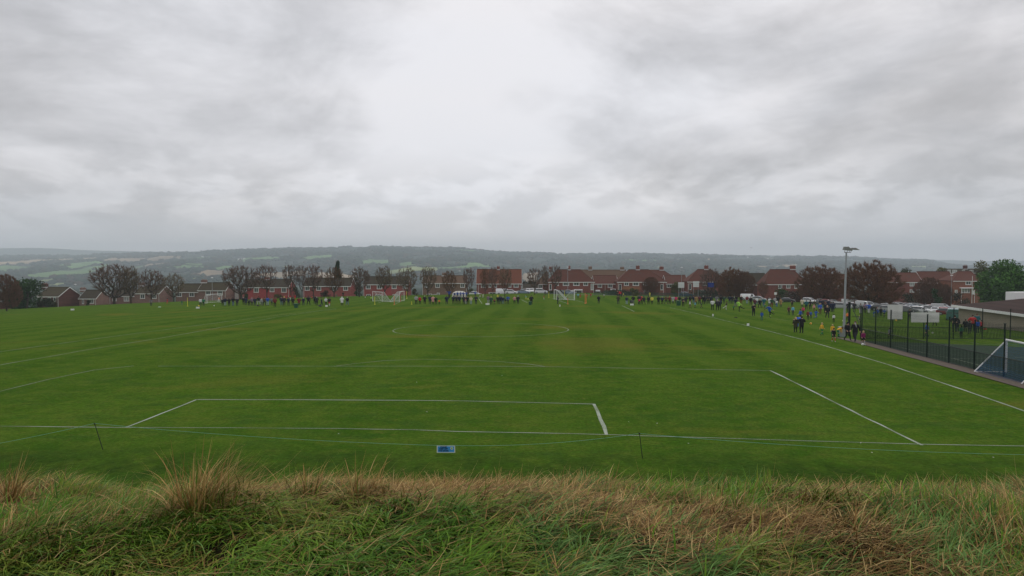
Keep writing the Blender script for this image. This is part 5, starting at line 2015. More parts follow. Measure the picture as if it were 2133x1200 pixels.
def street_lamp(px, ptop, Z, label, r=0.055, light=True):
    X_, zt = xz(px, ptop, Z)
    g = gzf(X_, Z)
    e = empty('street_lamp', (X_, Z, g))
    tag(e, label, 'street lamp', 'street lamps along the road behind the field')
    mb = MB()
    mb.tube([(0, 0, 0), (0, 0, zt - g)], [r * 1.5, r], 7)
    mb.build('post', M_GALV, e)
    mb = MB()
    h = zt - g
    mb.add([(-.35, -.22, h), (.35, -.22, h), (.35, .22, h), (-.35, .22, h), (-.22, -.14, h + .2), (.22, -.14, h + .2), (.22, .14, h + .2), (-.22, .14, h + .2)],
           [(0, 3, 2, 1), (4, 5, 6, 7), (0, 1, 5, 4), (1, 2, 6, 5), (2, 3, 7, 6), (3, 0, 4, 7)])
    mb.build('lamp_head', M_LAMPW, e)


street_lamp(1182.7, 557, 240, 'street lamp rising over the right pair of goals')
street_lamp(1420, 557.5, 240, 'street lamp behind the left blank white board')
street_lamp(441.7, 579, 236, 'street lamp above the leftmost small goal')
street_lamp(156.7, 593, 256, 'lamp head peeping over the dark gable')
street_lamp(957.4, 565, 256, 'street lamp above the white domed shelter')
street_lamp(737.5, 566, 262, 'lamp head in the gap right of the pink brick house')
street_lamp(1982.5, 574, 226, 'thin street lamp left of the brick house with the bay')
street_lamp(1608, 562.5, 262, 'lamp head above the left slope of the patched roof')
mb = MB()
pp = Vector((xz(2024.5, 622, 216)[0], 216, 0))
pp.z = gzf(pp.x, pp.y)
hh = xz(2024.5, 575, 216)[1] - pp.z
mb.tube([(0, 0, 0), (0, 0, hh)], [0.09, 0.06], 7)
o = mb.build('flag_pole', M_WHITE)
o.location = pp
tag(o, 'bare white pole in front of the white bay window', 'pole')

# ------------------------------------------------------------------ coloured poles on the little pitches
COLP = {'yellow': simple('yellow_plastic', (0.70, 0.62, 0.06), 0.5), 'orange': simple('orange_plastic', (0.75, 0.20, 0.06), 0.5), 'red': simple('red_plastic', (0.55, 0.05, 0.05), 0.5)}
for (px, y1, y0, c, lab) in [
        (390.7, 638, 620, 'yellow', 'yellow pole standing alone near the left goal'),
        (780.7, 634.3, 618.5, 'yellow', 'yellow corner pole left of the left pair of goals'),
        (847.3, 622, 606.5, 'yellow', 'yellow corner pole behind the right side of the left pair of goals'),
        (821.3, 635, 616, 'orange', 'orange corner pole before the gap of the left pair of goals'),
        (834.6, 627.5, 614, 'red', 'short red pole at the mouth of the left pair of goals'),
        (857.5, 634, 628, 'yellow', 'very short yellow marker left of the pale jacketed adult'),
        (1143.2, 620.5, 608, 'yellow', 'yellow corner pole at the foot of the white downpipe'),
        (1175.8, 617, 605, 'yellow', 'yellow pole behind the two back to back goals'),
        (1182.7, 633.5, 620.5, 'orange', 'orange pole before the two back to back goals'),
        (1218.8, 632.5, 611, 'orange', 'left of the two orange poles right of the back to back goals'),
        (1221.0, 631.5, 613, 'orange', 'right of the two orange poles right of the back to back goals')]:
    p = cast(px, y1)
    h = xz(px, y0, p.y)[1] - p.z
    mb = MB()
    mb.tube([(0, 0, 0), (0, 0, h)], 0.055, 7)
    mb.tube([(0, 0, 0), (0, 0, 0.05)], [0.18, 0.14], 10)
    o = mb.build('corner_pole', COLP[c])
    o.location = p
    tag(o, lab, 'pole', 'coloured poles marking the small pitches')

# ------------------------------------------------------------------ green bins
M_BIN = simple('green_bin_plastic', (0.02, 0.085, 0.045), 0.5)
for (px, y1, w, lab) in [(616.8, 641.8, 7.6, 'green bin on the touchline below the red coated adult'),
                         (1104.3, 635.8, 6.2, 'green bin beside the adult in black, middle of the field'),
                         (1413.5, 637, 8.4, 'green bin among the crowd on the right')]:
    p = cast(px, y1)
    W = w / F * p.y
    e = empty('bin', p)
    tag(e, lab, 'bin', 'green bins along the spectators')
    H = W * 1.25
    mb = MB()
    mb.add([(-W * .42, -W * .35, .06), (W * .42, -W * .35, .06), (W * .42, W * .35, .06), (-W * .42, W * .35, .06), (-W / 2, -W * .42, H * .92), (W / 2, -W * .42, H * .92), (W / 2, W * .42, H * .92), (-W / 2, W * .42, H * .92)],
           [(0, 3, 2, 1), (4, 5, 6, 7), (0, 1, 5, 4), (1, 2, 6, 5), (2, 3, 7, 6), (3, 0, 4, 7)])
    mb.build('bin_body', M_BIN, e)
    mb = MB()
    mb.box(-W * .54, W * .54, -W * .48, W * .48, H * .92 + .004, H)
    mb.build('lid', M_BIN, e)
    for s in (-1, 1):
        mb = MB()
        mb.tube([(s * W * .40, W * .32, .09), (s * W * .46, W * .32, .09)], 0.09, 10)
        mb.build('wheel', M_BLACK, e)

# ------------------------------------------------------------------ small notice boards round the roped pitch (blank backs or too far to read)
for (px, y1, w, h, lab) in [(151, 647.2, 8, 3.2, 'small white notice board alone on the far left grass'),
                            (412, 643.6, 8, 3.6, 'small white notice board by the left goal spectators'),
                            (680.2, 640, 5, 3.5, 'small white notice board below the adult in white and black'),
                            (1015.5, 636, 8, 3.6, 'small white notice board beside the green jacketed adult'),
                            (1316.3, 637, 7.5, 3.4, 'small white notice board below the pushchair'),
                            (1485, 659.8, 3, 4.4, 'narrow white notice board seen almost edge on near the touchline'),
                            (1558.2, 680, 5, 5, 'tilted white notice board nearest the right touchline'),
                            (1166.2, 639.5, 2.2, 4, 'thin white notice board right of the adult in black before the goals')]:
    p = cast(px, y1)
    W, H = w / F * p.y, h / F * p.y
    e = empty('notice_board', p, rnd.uniform(-.1, .1))
    tag(e, lab, 'sign', 'small white boards round the roped pitch')
    mb = MB()
    mb.box(-W / 2, W / 2, -0.012, 0.012, 0.08, 0.08 + H)
    mb.build('board', M_WHITE, e)
    for s in (-1, 1):
        mb = MB()
        mb.tube([(s * W * .38, 0.02, -0.1), (s * W * .38, 0.02, 0.08 + H)], 0.012, 5)
        mb.build('stake', M_BLACK, e)

# ------------------------------------------------------------------ blank boards on posts, banner, railings, shelter
for (x0, x1, y0, y1, yb, lab) in [(1412.8, 1425.2, 588, 599.6, 612.5, 'left blank white board on two posts'),
                                  (1443.6, 1455.9, 586, 598, 613, 'right blank white board on two posts')]:
    Y = 226
    Xa, Zt = xz(x0, y0, Y)
    Xb, Zb = xz(x1, y1, Y)
    g = gzf(Xa, Y)
    e = empty('post_mounted_board', ((Xa + Xb) / 2, Y, g))
    tag(e, lab, 'sign', 'blank white boards on posts')
    W = Xb - Xa
    mb = MB()
    mb.box(-W / 2, W / 2, -0.03, 0.03, Zb - g, Zt - g)
    bo = mb.build('board', simple('board_grey_white', (0.66, 0.67, 0.68), 0.6, var=0.06), e)
    for zz in (0.33, 0.66):
        mb = MB()
        mb.box(-W / 2 + .05, W / 2 - .05, -0.06, -0.031, Zb - g + (Zt - Zb) * zz - .03, Zb - g + (Zt - Zb) * zz + .03)
        mb.build('batten', M_GALV, bo)
    for s in (-1, 1):
        mb = MB()
        mb.tube([(s * W * .38, 0.08, 0), (s * W * .38, 0.08, Zt - g)], 0.06, 6)
        mb.build('post', M_GALV, e)
Y = 220
Xa, Zt = xz(1474, 585, Y)
g = gzf(Xa, Y)
e = empty('banner_pole', (Xa, Y, g))
tag(e, 'dark pole flying a small royal blue banner', 'flag')
mb = MB()
mb.tube([(0, 0, 0), (0, 0, Zt - g)], [0.07, 0.05], 6)
mb.build('pole', M_BLACK, e)
Xb, Z1 = xz(1487.5, 588.5, Y)
_, Z2 = xz(1487.5, 598, Y)
mb = MB()
vs, fs = [], []
for i in range(9):
    for j in range(4):
        t = i / 8
        vs.append(((Xb - Xa) * t, 0.16 * math.sin(t * 7 + j * .3), Z1 - g - (Z1 - Z2) * j / 3 - 0.1 * t))
for i in range(8):
    for j in range(3):
        a = i * 4 + j
        fs.append((a, a + 1, a + 5, a + 4))
mb.add(vs, fs)
mb.build('banner_cloth', simple('royal_blue_cloth', (0.02, 0.04, 0.22), 0.7), e, True)

# green railings on the far edge
r0_, r1_ = 1237, 1522
Y = 230
Xa, _ = xz(r0_, 614, Y)
Xb, _ = xz(r1_, 614, Y)
e = empty('railings', ((Xa + Xb) / 2, Y, gzf((Xa + Xb) / 2, Y)))
tag(e, 'long low dark green railings in front of the terraces', 'fence')
n = 20
Lp = (Xb - Xa) / n
M_RAILG = simple('green_railing_steel', (0.035, 0.075, 0.055), 0.5)
mb = MB()
mb.box(-0.04, 0.04, -0.04, 0.04, 0, 1.25)
pmesh = mb.mesh('post', M_RAILG)
mb = MB()
x = 0.12
while x < Lp - 0.05:
    mb.box(x - 0.03, x + 0.03, -0.012, 0.012, 0.06, 1.2)
    x += 0.13
pales = mb.mesh('pales', M_RAILG)
mb = MB()
mb.box(0, Lp, 0.013, 0.045, 0.18, 0.24)
mb.box(0, Lp, 0.013, 0.045, 1.02, 1.08)
rmesh = mb.mesh('rail', M_RAILG)
for i in range(n + 1):
    X_ = Xa + Lp * i
    o = link('post', pmesh, e)
    o.location = (X_ - e.location.x, 0, gzf(X_, Y) - e.location.z)
    if i < n:
        for nm, me in (('pales', pales), ('rail', rmesh)):
            o = link(nm, me, e)
            o.location = (X_ - e.location.x, 0, gzf(X_, Y) - e.location.z)
            o['kind'] = 'stuff'
leafy(1290, 614.5, 606, 90, 234, (0.030, 0.045, 0.020), 'dark clipped hedge behind the left half of the railings', 2200, 30, 'hedge', 'hedge', lobes=12, trunkf=0.0, group='low hedges behind the railings')
leafy(1470, 614.5, 605, 110, 236, (0.032, 0.045, 0.022), 'dark clipped hedge behind the right half of the railings', 2200, 31, 'hedge', 'hedge', lobes=12, trunkf=0.0, group='low hedges behind the railings')
leafy(1165, 616, 606, 60, 236, (0.028, 0.042, 0.020), 'dark hedge behind the two back to back goals', 1600, 32, 'hedge', 'hedge', lobes=9, trunkf=0.0, group='low hedges behind the railings')
leafy(1060, 617.5, 608, 60, 238, (0.030, 0.042, 0.022), 'dark hedge in front of the orange roofed house', 1400, 33, 'hedge', 'hedge', lobes=9, trunkf=0.0, group='low hedges behind the railings')

# white domed shelter
p = cast(957, 619)
W = 31 / F * p.y
H = 12.5 / F * p.y
e = empty('domed_shelter', p)
tag(e, 'white domed shelter behind the row of people in blue', 'tent')
mb = MB()
vs, fs = [], []
nu, nv = 16, 6
for j in range(nv + 1):
    t = math.pi / 2 * j / nv
    for i in range(nu):
        a = 2 * math.pi * i / nu
        rr_ = math.cos(t) ** 0.6 * (1 + 0.025 * math.cos(a * 8))
        vs.append((W / 2 * rr_ * math.cos(a), W * .3 * rr_ * math.sin(a), H * math.sin(t) ** 0.9 + 0.02))
for j in range(nv):
    for i in range(nu):
        a, b = j * nu + i, j * nu + (i + 1) % nu
        fs.append((a, b, b + nu, a + nu))
mb.add(vs, fs)
mb.build('canopy', simple('tent_canvas', (0.66, 0.65, 0.58), 0.8, var=0.12, scale=1), e, True)
for k in range(5):
    a = math.pi * (k + .5) / 5
    mb = MB()
    pts = []
    for j in range(9):
        t = math.pi * j / 8
        pts.append((math.cos(a) * math.cos(t) * W / 2 * 1.03, math.sin(a) * math.cos(t) * W * .3 * 1.03, H * abs(math.sin(t)) ** 0.9 * 1.02 + .02))
    mb.tube(pts, 0.04, 4)
    mb.build('pole', M_GALV, e)

# ------------------------------------------------------------------ balls
def ball(px, py, rpx, c, label):
    p = cast(px, py + rpx)
    r_ = max(0.10, min(0.13, rpx / F * p.y))
    mb = MB()
    mb.ellipsoid((0, 0, r_), (r_, r_, r_), 14, 9)
    o = mb.build('football', simple('ball_' + label.split()[0], c, 0.4, var=0.1, scale=12), None, True)
    o.location = p
    tag(o, label, 'football', 'footballs lying or rolling on the grass')


ball(1689, 673.5, 2.6, (0.80, 0.38, 0.05), 'orange football rolling right of the olive coated woman')
ball(1604, 657.5, 2.4, (0.45, 0.75, 0.10), 'lime football at the foot of the kicking coach')
ball(1756.5, 668, 1.8, (0.75, 0.78, 0.5), 'pale football left of the floodlight mast')
ball(1797, 717.5, 2.2, (0.75, 0.76, 0.76), 'white football at the feet of the purple jacket child')
ball(446, 636.5, 1.5, (0.75, 0.76, 0.76), 'white football in front of the leftmost goal')
ball(1866.5, 667, 2.2, (0.80, 0.45, 0.05), 'orange football beneath the tall white sheet')
ball(1100, 623, 1.2, (0.75, 0.72, 0.15), 'yellow football left of the middle green bin')
ball(1942.5, 694, 1.3, (0.75, 0.76, 0.76), 'white football behind the fence near the blue child')
# bags
for (px, y1, w, c, lab) in [(332.5, 641, 7, (0.45, 0.60, 0.40), 'pale green kit bag lying left of the left goal'),
                            (414.2, 638.5, 3.2, (0.75, 0.55, 0.04), 'yellow tub beside the pale jacketed adult'),
                            (667, 638.5, 9, (0.05, 0.05, 0.055), 'black bag with pale flap on the grass'),
                            (537.6, 637.8, 7, (0.03, 0.03, 0.035), 'black sports bag on the ground in the left crowd'),
                            (2052, 687, 8, (0.45, 0.03, 0.03), 'red bag on the ground right of the fenced group'),
                            (1533, 662, 9, (0.015, 0.02, 0.02), 'flat black strap lying on the grass near the touchline'),
                            (761, 620, 2, (0.7, 0.7, 0.7), 'white kit tub at the far edge between the houses')]:
    p = cast(px, y1)
    W = w / F * p.y
    e = empty('bag' if 'tub' not in lab and 'strap' not in lab else ('tub' if 'tub' in lab else 'strap'), p)
    tag(e, lab, 'bag' if 'bag' in lab else ('tub' if 'tub' in lab else 'strap'), 'bags and tubs left on the grass')
    H = W * (0.35 if 'bag' in lab else 0.9)
    if 'strap' in lab:
        H = 0.08
    mt = simple('bag_cloth', c, 0.7)
    mb = MB()
    mb.ellipsoid((0, 0, H * .5), (W / 2, W * .3, H * .52), 10, 6)
    mb.build('body', mt, e, True)
    mb = MB()
    mb.tube([(-W * .25, 0, H * .9), (-W * .1, 0, H * 1.25), (W * .1, 0, H * 1.25), (W * .25, 0, H * .9)], 0.02, 5)
    mb.build('handle', M_BLACK, e)


# a seagull in the far sky
mb = MB()
mb.add([(-.55, 0, .12), (-.28, -.06, .2), (0, -.08, .05), (.28, -.06, .2), (.55, 0, .12), (.25, .10, .17), (0, .16, .03), (-.25, .10, .17)], [(0, 1, 7), (1, 2, 6, 7), (2, 3, 5, 6), (3, 4, 5)])
mb.ellipsoid((0, 0.05, 0.03), (0.08, 0.26, 0.08), 8, 6)
o = mb.build('bird', simple('gull_grey', (0.15, 0.15, 0.15), 0.8))
Xq, Zq = xz(1565, 516.5, 260)
o.location = (Xq, 260, Zq)
tag(o, 'small bird gliding above the far right hillside', 'bird')
# ================================================================== CARS
M_CARGLASS = simple('car_glass', (0.025, 0.03, 0.033), 0.08, var=0.2, scale=2, spec=0.9)
M_TYRE = simple('tyre_rubber', (0.02, 0.02, 0.02), 0.8)
M_RIM = simple('alloy_rim', (0.35, 0.36, 0.37), 0.4, metal=0.6)
M_HEADL = simple('headlamp_lens', (0.75, 0.76, 0.76), 0.15, spec=0.8)
M_TAILL = simple('tail_lamp_lens', (0.40, 0.02, 0.02), 0.2)
M_TRIM = simple('dark_car_trim', (0.025, 0.025, 0.027), 0.6)
PAINT = {k: simple('car_paint_' + k, c, 0.28, var=0.04, scale=1.5, coat=0.5, spec=0.5) for k, c in dict(
    white=(0.78, 0.79, 0.80), silver=(0.38, 0.39, 0.40), grey=(0.17, 0.18, 0.19), black=(0.02, 0.02, 0.023), red=(0.42, 0.03, 0.035),
    blue=(0.05, 0.09, 0.20), paleblue=(0.22, 0.30, 0.38), green=(0.05, 0.14, 0.13), maroon=(0.16, 0.02, 0.03), teal=(0.03, 0.09, 0.09)).items()}
TYPES = {
    # length, width, belt, roof, stations (y, low, belt, top, halfwidth factor), nose at -y
    'hatchback': (4.1, 1.74, [(-2.05, .30, .62, .64, .82), (-1.85, .20, .74, .76, .94), (-1.05, .18, .88, .92, 1.0), (-0.45, .18, .92, 1.38, 1.0), (0.15, .18, .93, 1.48, 1.0), (1.15, .18, .96, 1.44, .99), (1.80, .22, .98, 1.08, .95), (2.05, .34, .80, .84, .86)]),
    'estate': (4.6, 1.80, [(-2.3, .30, .62, .64, .82), (-2.05, .20, .74, .76, .94), (-1.2, .18, .88, .92, 1.0), (-0.5, .18, .92, 1.38, 1.0), (0.15, .18, .93, 1.48, 1.0), (1.55, .18, .96, 1.46, .99), (2.10, .22, .98, 1.10, .95), (2.30, .34, .80, .84, .88)]),
    'saloon': (4.6, 1.80, [(-2.3, .30, .60, .62, .82), (-2.05, .20, .72, .74, .94), (-1.15, .18, .86, .90, 1.0), (-0.35, .18, .90, 1.36, 1.0), (0.25, .18, .91, 1.43, 1.0), (0.85, .18, .93, 1.38, .99), (1.50, .20, .95, 1.00, .97), (2.15, .24, .92, .95, .93), (2.3, .34, .78, .80, .86)]),
    'off_roader': (4.5, 1.88, [(-2.25, .36, .72, .76, .84), (-2.05, .26, .90, .92, .95), (-1.2, .24, 1.02, 1.06, 1.0), (-0.60, .24, 1.06, 1.56, 1.0), (0.0, .24, 1.07, 1.68, 1.0), (1.55, .24, 1.10, 1.64, .99), (2.05, .28, 1.12, 1.24, .96), (2.25, .40, .92, .96, .88)]),
    'van': (5.0, 1.95, [(-2.5, .34, .80, .84, .84), (-2.3, .24, 1.00, 1.04, .95), (-1.75, .22, 1.15, 1.22, 1.0), (-1.15, .22, 1.20, 1.88, 1.0), (-0.5, .22, 1.20, 1.96, 1.0), (2.35, .22, 1.20, 1.95, 1.0), (2.5, .30, 1.18, 1.85, .98)]),
}


def car_proto(kind):
    L, W, st = TYPES[kind]
    hw = W / 2
    rings = []
    for (y, lo, be, top, f) in st:
        w = hw * f
        cab = top > be + 0.2
        tw = w * (0.78 if cab else 0.90)
        rings.append([(-w * .90, y, lo), (-w, y, lo + .22), (-w * .985, y, be), (-tw, y, top - (.05 if cab else 0.0)), (-tw * .86, y, top), (tw * .86, y, top), (tw, y, top - (.05 if cab else 0.0)), (w * .985, y, be), (w, y, lo + .22), (w * .90, y, lo)])
    body, glass = MB(), MB()
    V_ = [p for r_ in rings for p in r_]
    bf, gf = [], []
    n = 10
    for i in range(len(rings) - 1):
        c0, c1 = st[i][3] > st[i][2] + .2, st[i + 1][3] > st[i + 1][2] + .2
        for k in range(n):
            a, b = i * n + k, i * n + (k + 1) % n
            f = (a, a + n, b + n, b)
            side = k in (2, 6)
            topk = k in (3, 4, 5)
            isg = (side and c0 and c1 and not (kind == 'van' and i >= 4)) or ((k in (4,)) and (c0 != c1)) or (side and (c0 != c1) and kind != 'van')
            (gf if isg else bf).append(f)
    bf.append(tuple(range(n - 1, -1, -1)))
    bf.append(tuple(len(V_) - n + k for k in range(n)))
    body.add(V_, bf)
    glass.add(V_, gf)
    if kind == 'van':                      # rear door windows
        for s in (-1, 1):
            glass.add([(s * .12, 2.51, 1.25), (s * .75, 2.51, 1.25), (s * .68, 2.47, 1.72), (s * .12, 2.47, 1.72)], [(0, 1, 2, 3)])
    wh = MB()
    wh.tube([(-0.10, 0, 0), (0.10, 0, 0)], 0.32, 14)
    rim = MB()
    rim.tube([(-0.105, 0, 0), (0.105, 0, 0)], 0.19, 10)
    return dict(body=body, glass=glass.mesh('windows', M_CARGLASS), wheel=wh.mesh('wheel', M_TYRE), rim=rim.mesh('rim', M_RIM), L=L, W=W, st=st)


CARP = {k: car_proto(k) for k in TYPES}
BODYMESH = {}


def car(kind, colr, px, py, yaw_deg, label, Z=None, group='cars parked beyond the field', cat=None):
    pr = CARP[kind]
    if Z is None:
        p = cast(px, py)
    else:
        X_, _ = xz(px, py, Z)
        p = Vector((X_, Z, gzf(X_, Z)))
    e = empty('parked_van' if kind == 'van' else 'parked_car', p + Vector((0, 0, 0.04)), math.radians(yaw_deg))
    tag(e, label, cat or ('van' if kind == 'van' else 'car'), group)
    if (kind, colr) not in BODYMESH:
        me = pr['body'].mesh('body', [PAINT[colr]])
        BODYMESH[(kind, colr)] = me
    link('body', BODYMESH[(kind, colr)], e)
    link('windows', pr['glass'], e)
    L, W, st = pr['L'], pr['W'], pr['st']
    for s in (-1, 1):
        for y in (-L * .31, L * .30):
            w = link('wheel', pr['wheel'], e)
            w.location = (s * (W / 2 - .08), y, .32)
            r_ = link('rim', pr['rim'], w)
    for s in (-1, 1):
        mb_ = LAMPM.setdefault(kind, {})
        if not mb_:
            be = st[1][2]
            a = MB()
            a.box(-.2, .2, -.06, .06, -.07, .07)
            mb_['h'] = a.mesh('headlight', M_HEADL)
            a = MB()
            a.box(-.09, .09, -.05, .05, -.14, .14)
            mb_['t'] = a.mesh('tail_light', M_TAILL)
            a = MB()
            a.box(-.11, .11, -.07, .07, -.07, .07)
            mb_['m'] = a
        h = link('headlight', mb_['h'], e)
        h.location = (s * (W / 2 - .34), -L / 2 + .10, st[1][2] - .13)
        t = link('tail_light', mb_['t'], e)
        t.location = (s * (W / 2 - .16), L / 2 - .10, st[-2][2] - .10)
        key = ('m', colr)
        if key not in LAMPM:
            LAMPM[key] = mb_['m'].mesh('mirror', PAINT[colr])
        m_ = link('mirror', LAMPM[key], e)
        m_.location = (s * (W / 2 + .08), st[3][0] - .05, st[3][2] + .06)
    if 'plate' not in LAMPM:
        a = MB()
        a.box(-.26, .26, -.012, .012, -.055, .055)
        LAMPM['plate'] = a.mesh('number_plate', simple('plate_white', (0.7, 0.7, 0.66), 0.5))
        a = MB()
        a.box(-.5, .5, -.02, .02, -.09, .09)
        LAMPM['grille'] = a.mesh('grille', M_TRIM)
    q = link('number_plate', LAMPM['plate'], e)
    q.location = (0, -L / 2 - .015, .42)
    q = link('grille', LAMPM['grille'], e)
    q.location = (0, -L / 2 + .05, .56)
    return e


LAMPM = {}
# road behind the field and gardens
GR = 'vehicles on the road behind the trees'
car('saloon', 'silver', 907, 619, 95, 'pale car glimpsed behind the adult in the pink coat', Z=232, group=GR)
car('hatchback', 'white', 990, 618.5, 90, 'white car parked left of the orange roofed house', Z=231, group=GR)
car('van', 'white', 1049, 618, 88, 'white van in front of the orange roofed house', Z=231, group=GR)
car('hatchback', 'white', 1065, 618, 84, 'white car with its nose right beside the white van', Z=229, group=GR)
car('saloon', 'paleblue', 1090, 617, 90, 'blue grey car in the gap between two brick houses', Z=231, group=GR)
car('off_roader', 'white', 1126, 617, 92, 'white off roader left of the hipped terrace', Z=231, group=GR)
car('hatchback', 'white', 1100, 611, 0, 'first white car on the drive of the low garages', Z=256, group=GR)
car('hatchback', 'white', 1107, 611, 0, 'second white car on the drive of the low garages', Z=256, group=GR)
car('saloon', 'paleblue', 1185, 616, 90, 'dark blue grey car behind the right goal net', Z=234, group=GR)
car('off_roader', 'blue', 1428, 612, 80, 'blue car parked between the two blank white boards', Z=240, group=GR)
car('van', 'white', 1561, 619, 65, 'white van at the top of the right hand crowd', Z=214, group=GR)
car('hatchback', 'silver', 1581, 622.5, 60, 'silver hatchback right in front of the white van', Z=208, group=GR)
car('hatchback', 'black', 1641, 627, 58, 'black hatchback left of the white off roader', Z=204, group=GR)
car('off_roader', 'white', 1686, 629.5, 32, 'white off roader at the foot of the dense russet tree', Z=200, group=GR)
# the car park
GP = 'cars crowded in the car park'
CP = [
 ('hatchback','silver',1712,627,75,206,'silver car behind the adults left of the floodlight mast'),
 ('hatchback','red',1722,628.5,80,200,'bright red car under the dense russet tree'),
 ('saloon','silver',1737,628,84,206,'silver saloon right of the bright red car'),
 ('saloon','maroon',1731,634,70,186,'maroon car in front of the silver saloon'),
 ('estate','silver',1752,644,62,160,'large silver estate with a tailgate near the floodlight mast'),
 ('hatchback','grey',1741,640,66,172,'grey hatchback left of the large silver estate'),
 ('van','white',1775,632,78,186,'white van behind the floodlight mast'),
 ('estate','white',1781,641,80,168,'white estate roof right of the floodlight mast'),
 ('van','silver',1803,641,15,164,'pale grey van between the two russet trunks'),
 ('saloon','grey',1832,634,70,188,'grey saloon right of the largest russet trunk'),
 ('hatchback','black',1834,646,60,158,'black hatchback behind the boys in blue'),
 ('hatchback','silver',1846,640,60,172,'silver hatchback behind the tall white sheet'),
 ('saloon','grey',1857,631,72,198,'dark grey saloon at the back of the car park'),
 ('hatchback','silver',1868,636,55,184,'silver hatchback with its nose down in mid car park'),
 ('off_roader','silver',1874,629,68,204,'silver off roader beneath the russet branches'),
 ('estate','grey',1888,648,58,156,'dark grey estate between the two white sheets'),
 ('saloon','paleblue',1897,634,70,190,'pale blue saloon in the middle of the car park'),
 ('hatchback','silver',1902,624.5,80,224,'pale silver car near the rear hedge'),
 ('hatchback','red',1918,624.5,80,224,'red car near the rear hedge'),
 ('off_roader','white',1928,620,60,236,'white off roader at the far kerb by the purple tree'),
 ('estate','white',1918,649.5,40,156,'white estate facing the camera, left of a pair'),
 ('hatchback','white',1948,648.5,145,158,'white hatchback seen from behind, right of a pair'),
 ('saloon','silver',1930,640,66,178,'silver saloon behind the pair of white cars'),
 ('estate','white',1941,634,72,192,'long white roofed estate behind the silver saloon'),
 ('hatchback','teal',1921,636,66,186,'dark teal hatchback behind the silver saloon'),
 ('hatchback','red',1943,628.5,80,210,'red hatchback at the back of the car park'),
 ('van','silver',1961,632,64,196,'silver people carrier right of the red hatchback'),
 ('saloon','grey',1955,640,60,178,'grey saloon behind the white hatchback'),
 ('hatchback','blue',1985,641,40,176,'dark blue hatchback facing the camera'),
 ('saloon','white',2003,633.5,74,194,'white saloon near the clubhouse roof'),
 ('estate','white',2030,630,80,200,'white car roof peeping over the clubhouse roof'),
 ('hatchback','red',1969,648,58,158,'red hatchback left of the maroon estate'),
 ('estate','maroon',1977,655,52,146,'maroon estate beside the pale green van'),
 ('hatchback','silver',2001,653,62,150,'silver hatchback against the clubhouse wall'),
 ('van','green',1985,671,148,118,'teal green van with open rear by the fence corner'),
 ('saloon','silver',1824,638,75,176,'silver saloon just right of the largest russet trunk'),
 ('hatchback','white',1842,628,72,212,'white hatchback at the back under the russet branches'),
 ('estate','grey',1866,645,64,160,'grey estate right above the tall white sheet'),
 ('saloon','black',1880,641,62,170,'black saloon left of the pair of white cars'),
 ('hatchback','silver',1889,628,75,210,'small silver car in the rear row left of the red one'),
 ('hatchback','paleblue',1908,643,66,168,'pale blue hatchback tucked behind the white estate'),
 ('off_roader','grey',1912,630,70,204,'dark grey off roader in the rear row'),
 ('saloon','grey',1966,641,64,174,'grey saloon right of the pair of white cars'),
 ('hatchback','white',1975,634,66,190,'white hatchback right of the silver people carrier'),
 ('saloon','blue',1952,629,76,212,'dark blue saloon in the rear row right of the red hatchback'),
 ('estate','black',1992,646,60,160,'black estate against the clubhouse wall'),
 ('hatchback','silver',1850,650,48,150,'silver hatchback nose on behind the boys in blue'),
]
for (k, c, x, y, yw, z, lab) in CP:
    car(k, c, x, y, yw, lab, Z=z, group=GP)
# ================================================================== PEOPLE
CLOTH = {k: simple('cloth_' + k, c, 0.85, var=0.18, scale=6) for k, c in dict(
    black=(0.016, 0.016, 0.019), navy=(0.018, 0.024, 0.055), dark=(0.030, 0.030, 0.036), grey=(0.16, 0.165, 0.18), lightgrey=(0.36, 0.37, 0.38), white=(0.68, 0.69, 0.70),
    red=(0.50, 0.030, 0.035), darkred=(0.17, 0.022, 0.028), maroon=(0.11, 0.025, 0.04), green=(0.025, 0.18, 0.085), darkgreen=(0.03, 0.075, 0.045), lime=(0.40, 0.72, 0.12),
    blue=(0.025, 0.09, 0.42), jeans=(0.10, 0.15, 0.23), palejeans=(0.28, 0.36, 0.44), lightblue=(0.16, 0.46, 0.62), orange=(0.85, 0.22, 0.06), yellow=(0.75, 0.42, 0.04),
    hivis=(0.75, 0.65, 0.10), pink=(0.62, 0.30, 0.30), hotpink=(0.62, 0.05, 0.16), cream=(0.55, 0.50, 0.36), brown=(0.12, 0.07, 0.035), tan=(0.30, 0.19, 0.08),
    olive=(0.055, 0.055, 0.030), purple=(0.20, 0.02, 0.10), mauve=(0.20, 0.14, 0.19), teal=(0.02, 0.12, 0.14)).items()}
SKIN = simple('skin', (0.50, 0.30, 0.22), 0.6, var=0.06)
SHOE = simple('dark_shoes', (0.02, 0.02, 0.02), 0.6)
SHOEW = simple('white_shoes', (0.6, 0.6, 0.6), 0.6)
EYE = simple('eye_dark', (0.03, 0.02, 0.02), 0.3)
HAIR = {'dark': simple('dark_hair', (0.025, 0.018, 0.014), 0.7), 'brown': simple('brown_hair', (0.09, 0.05, 0.028), 0.7), 'blond': simple('blond_hair', (0.46, 0.33, 0.17), 0.7), 'grey': simple('grey_hair', (0.32, 0.31, 0.30), 0.7)}


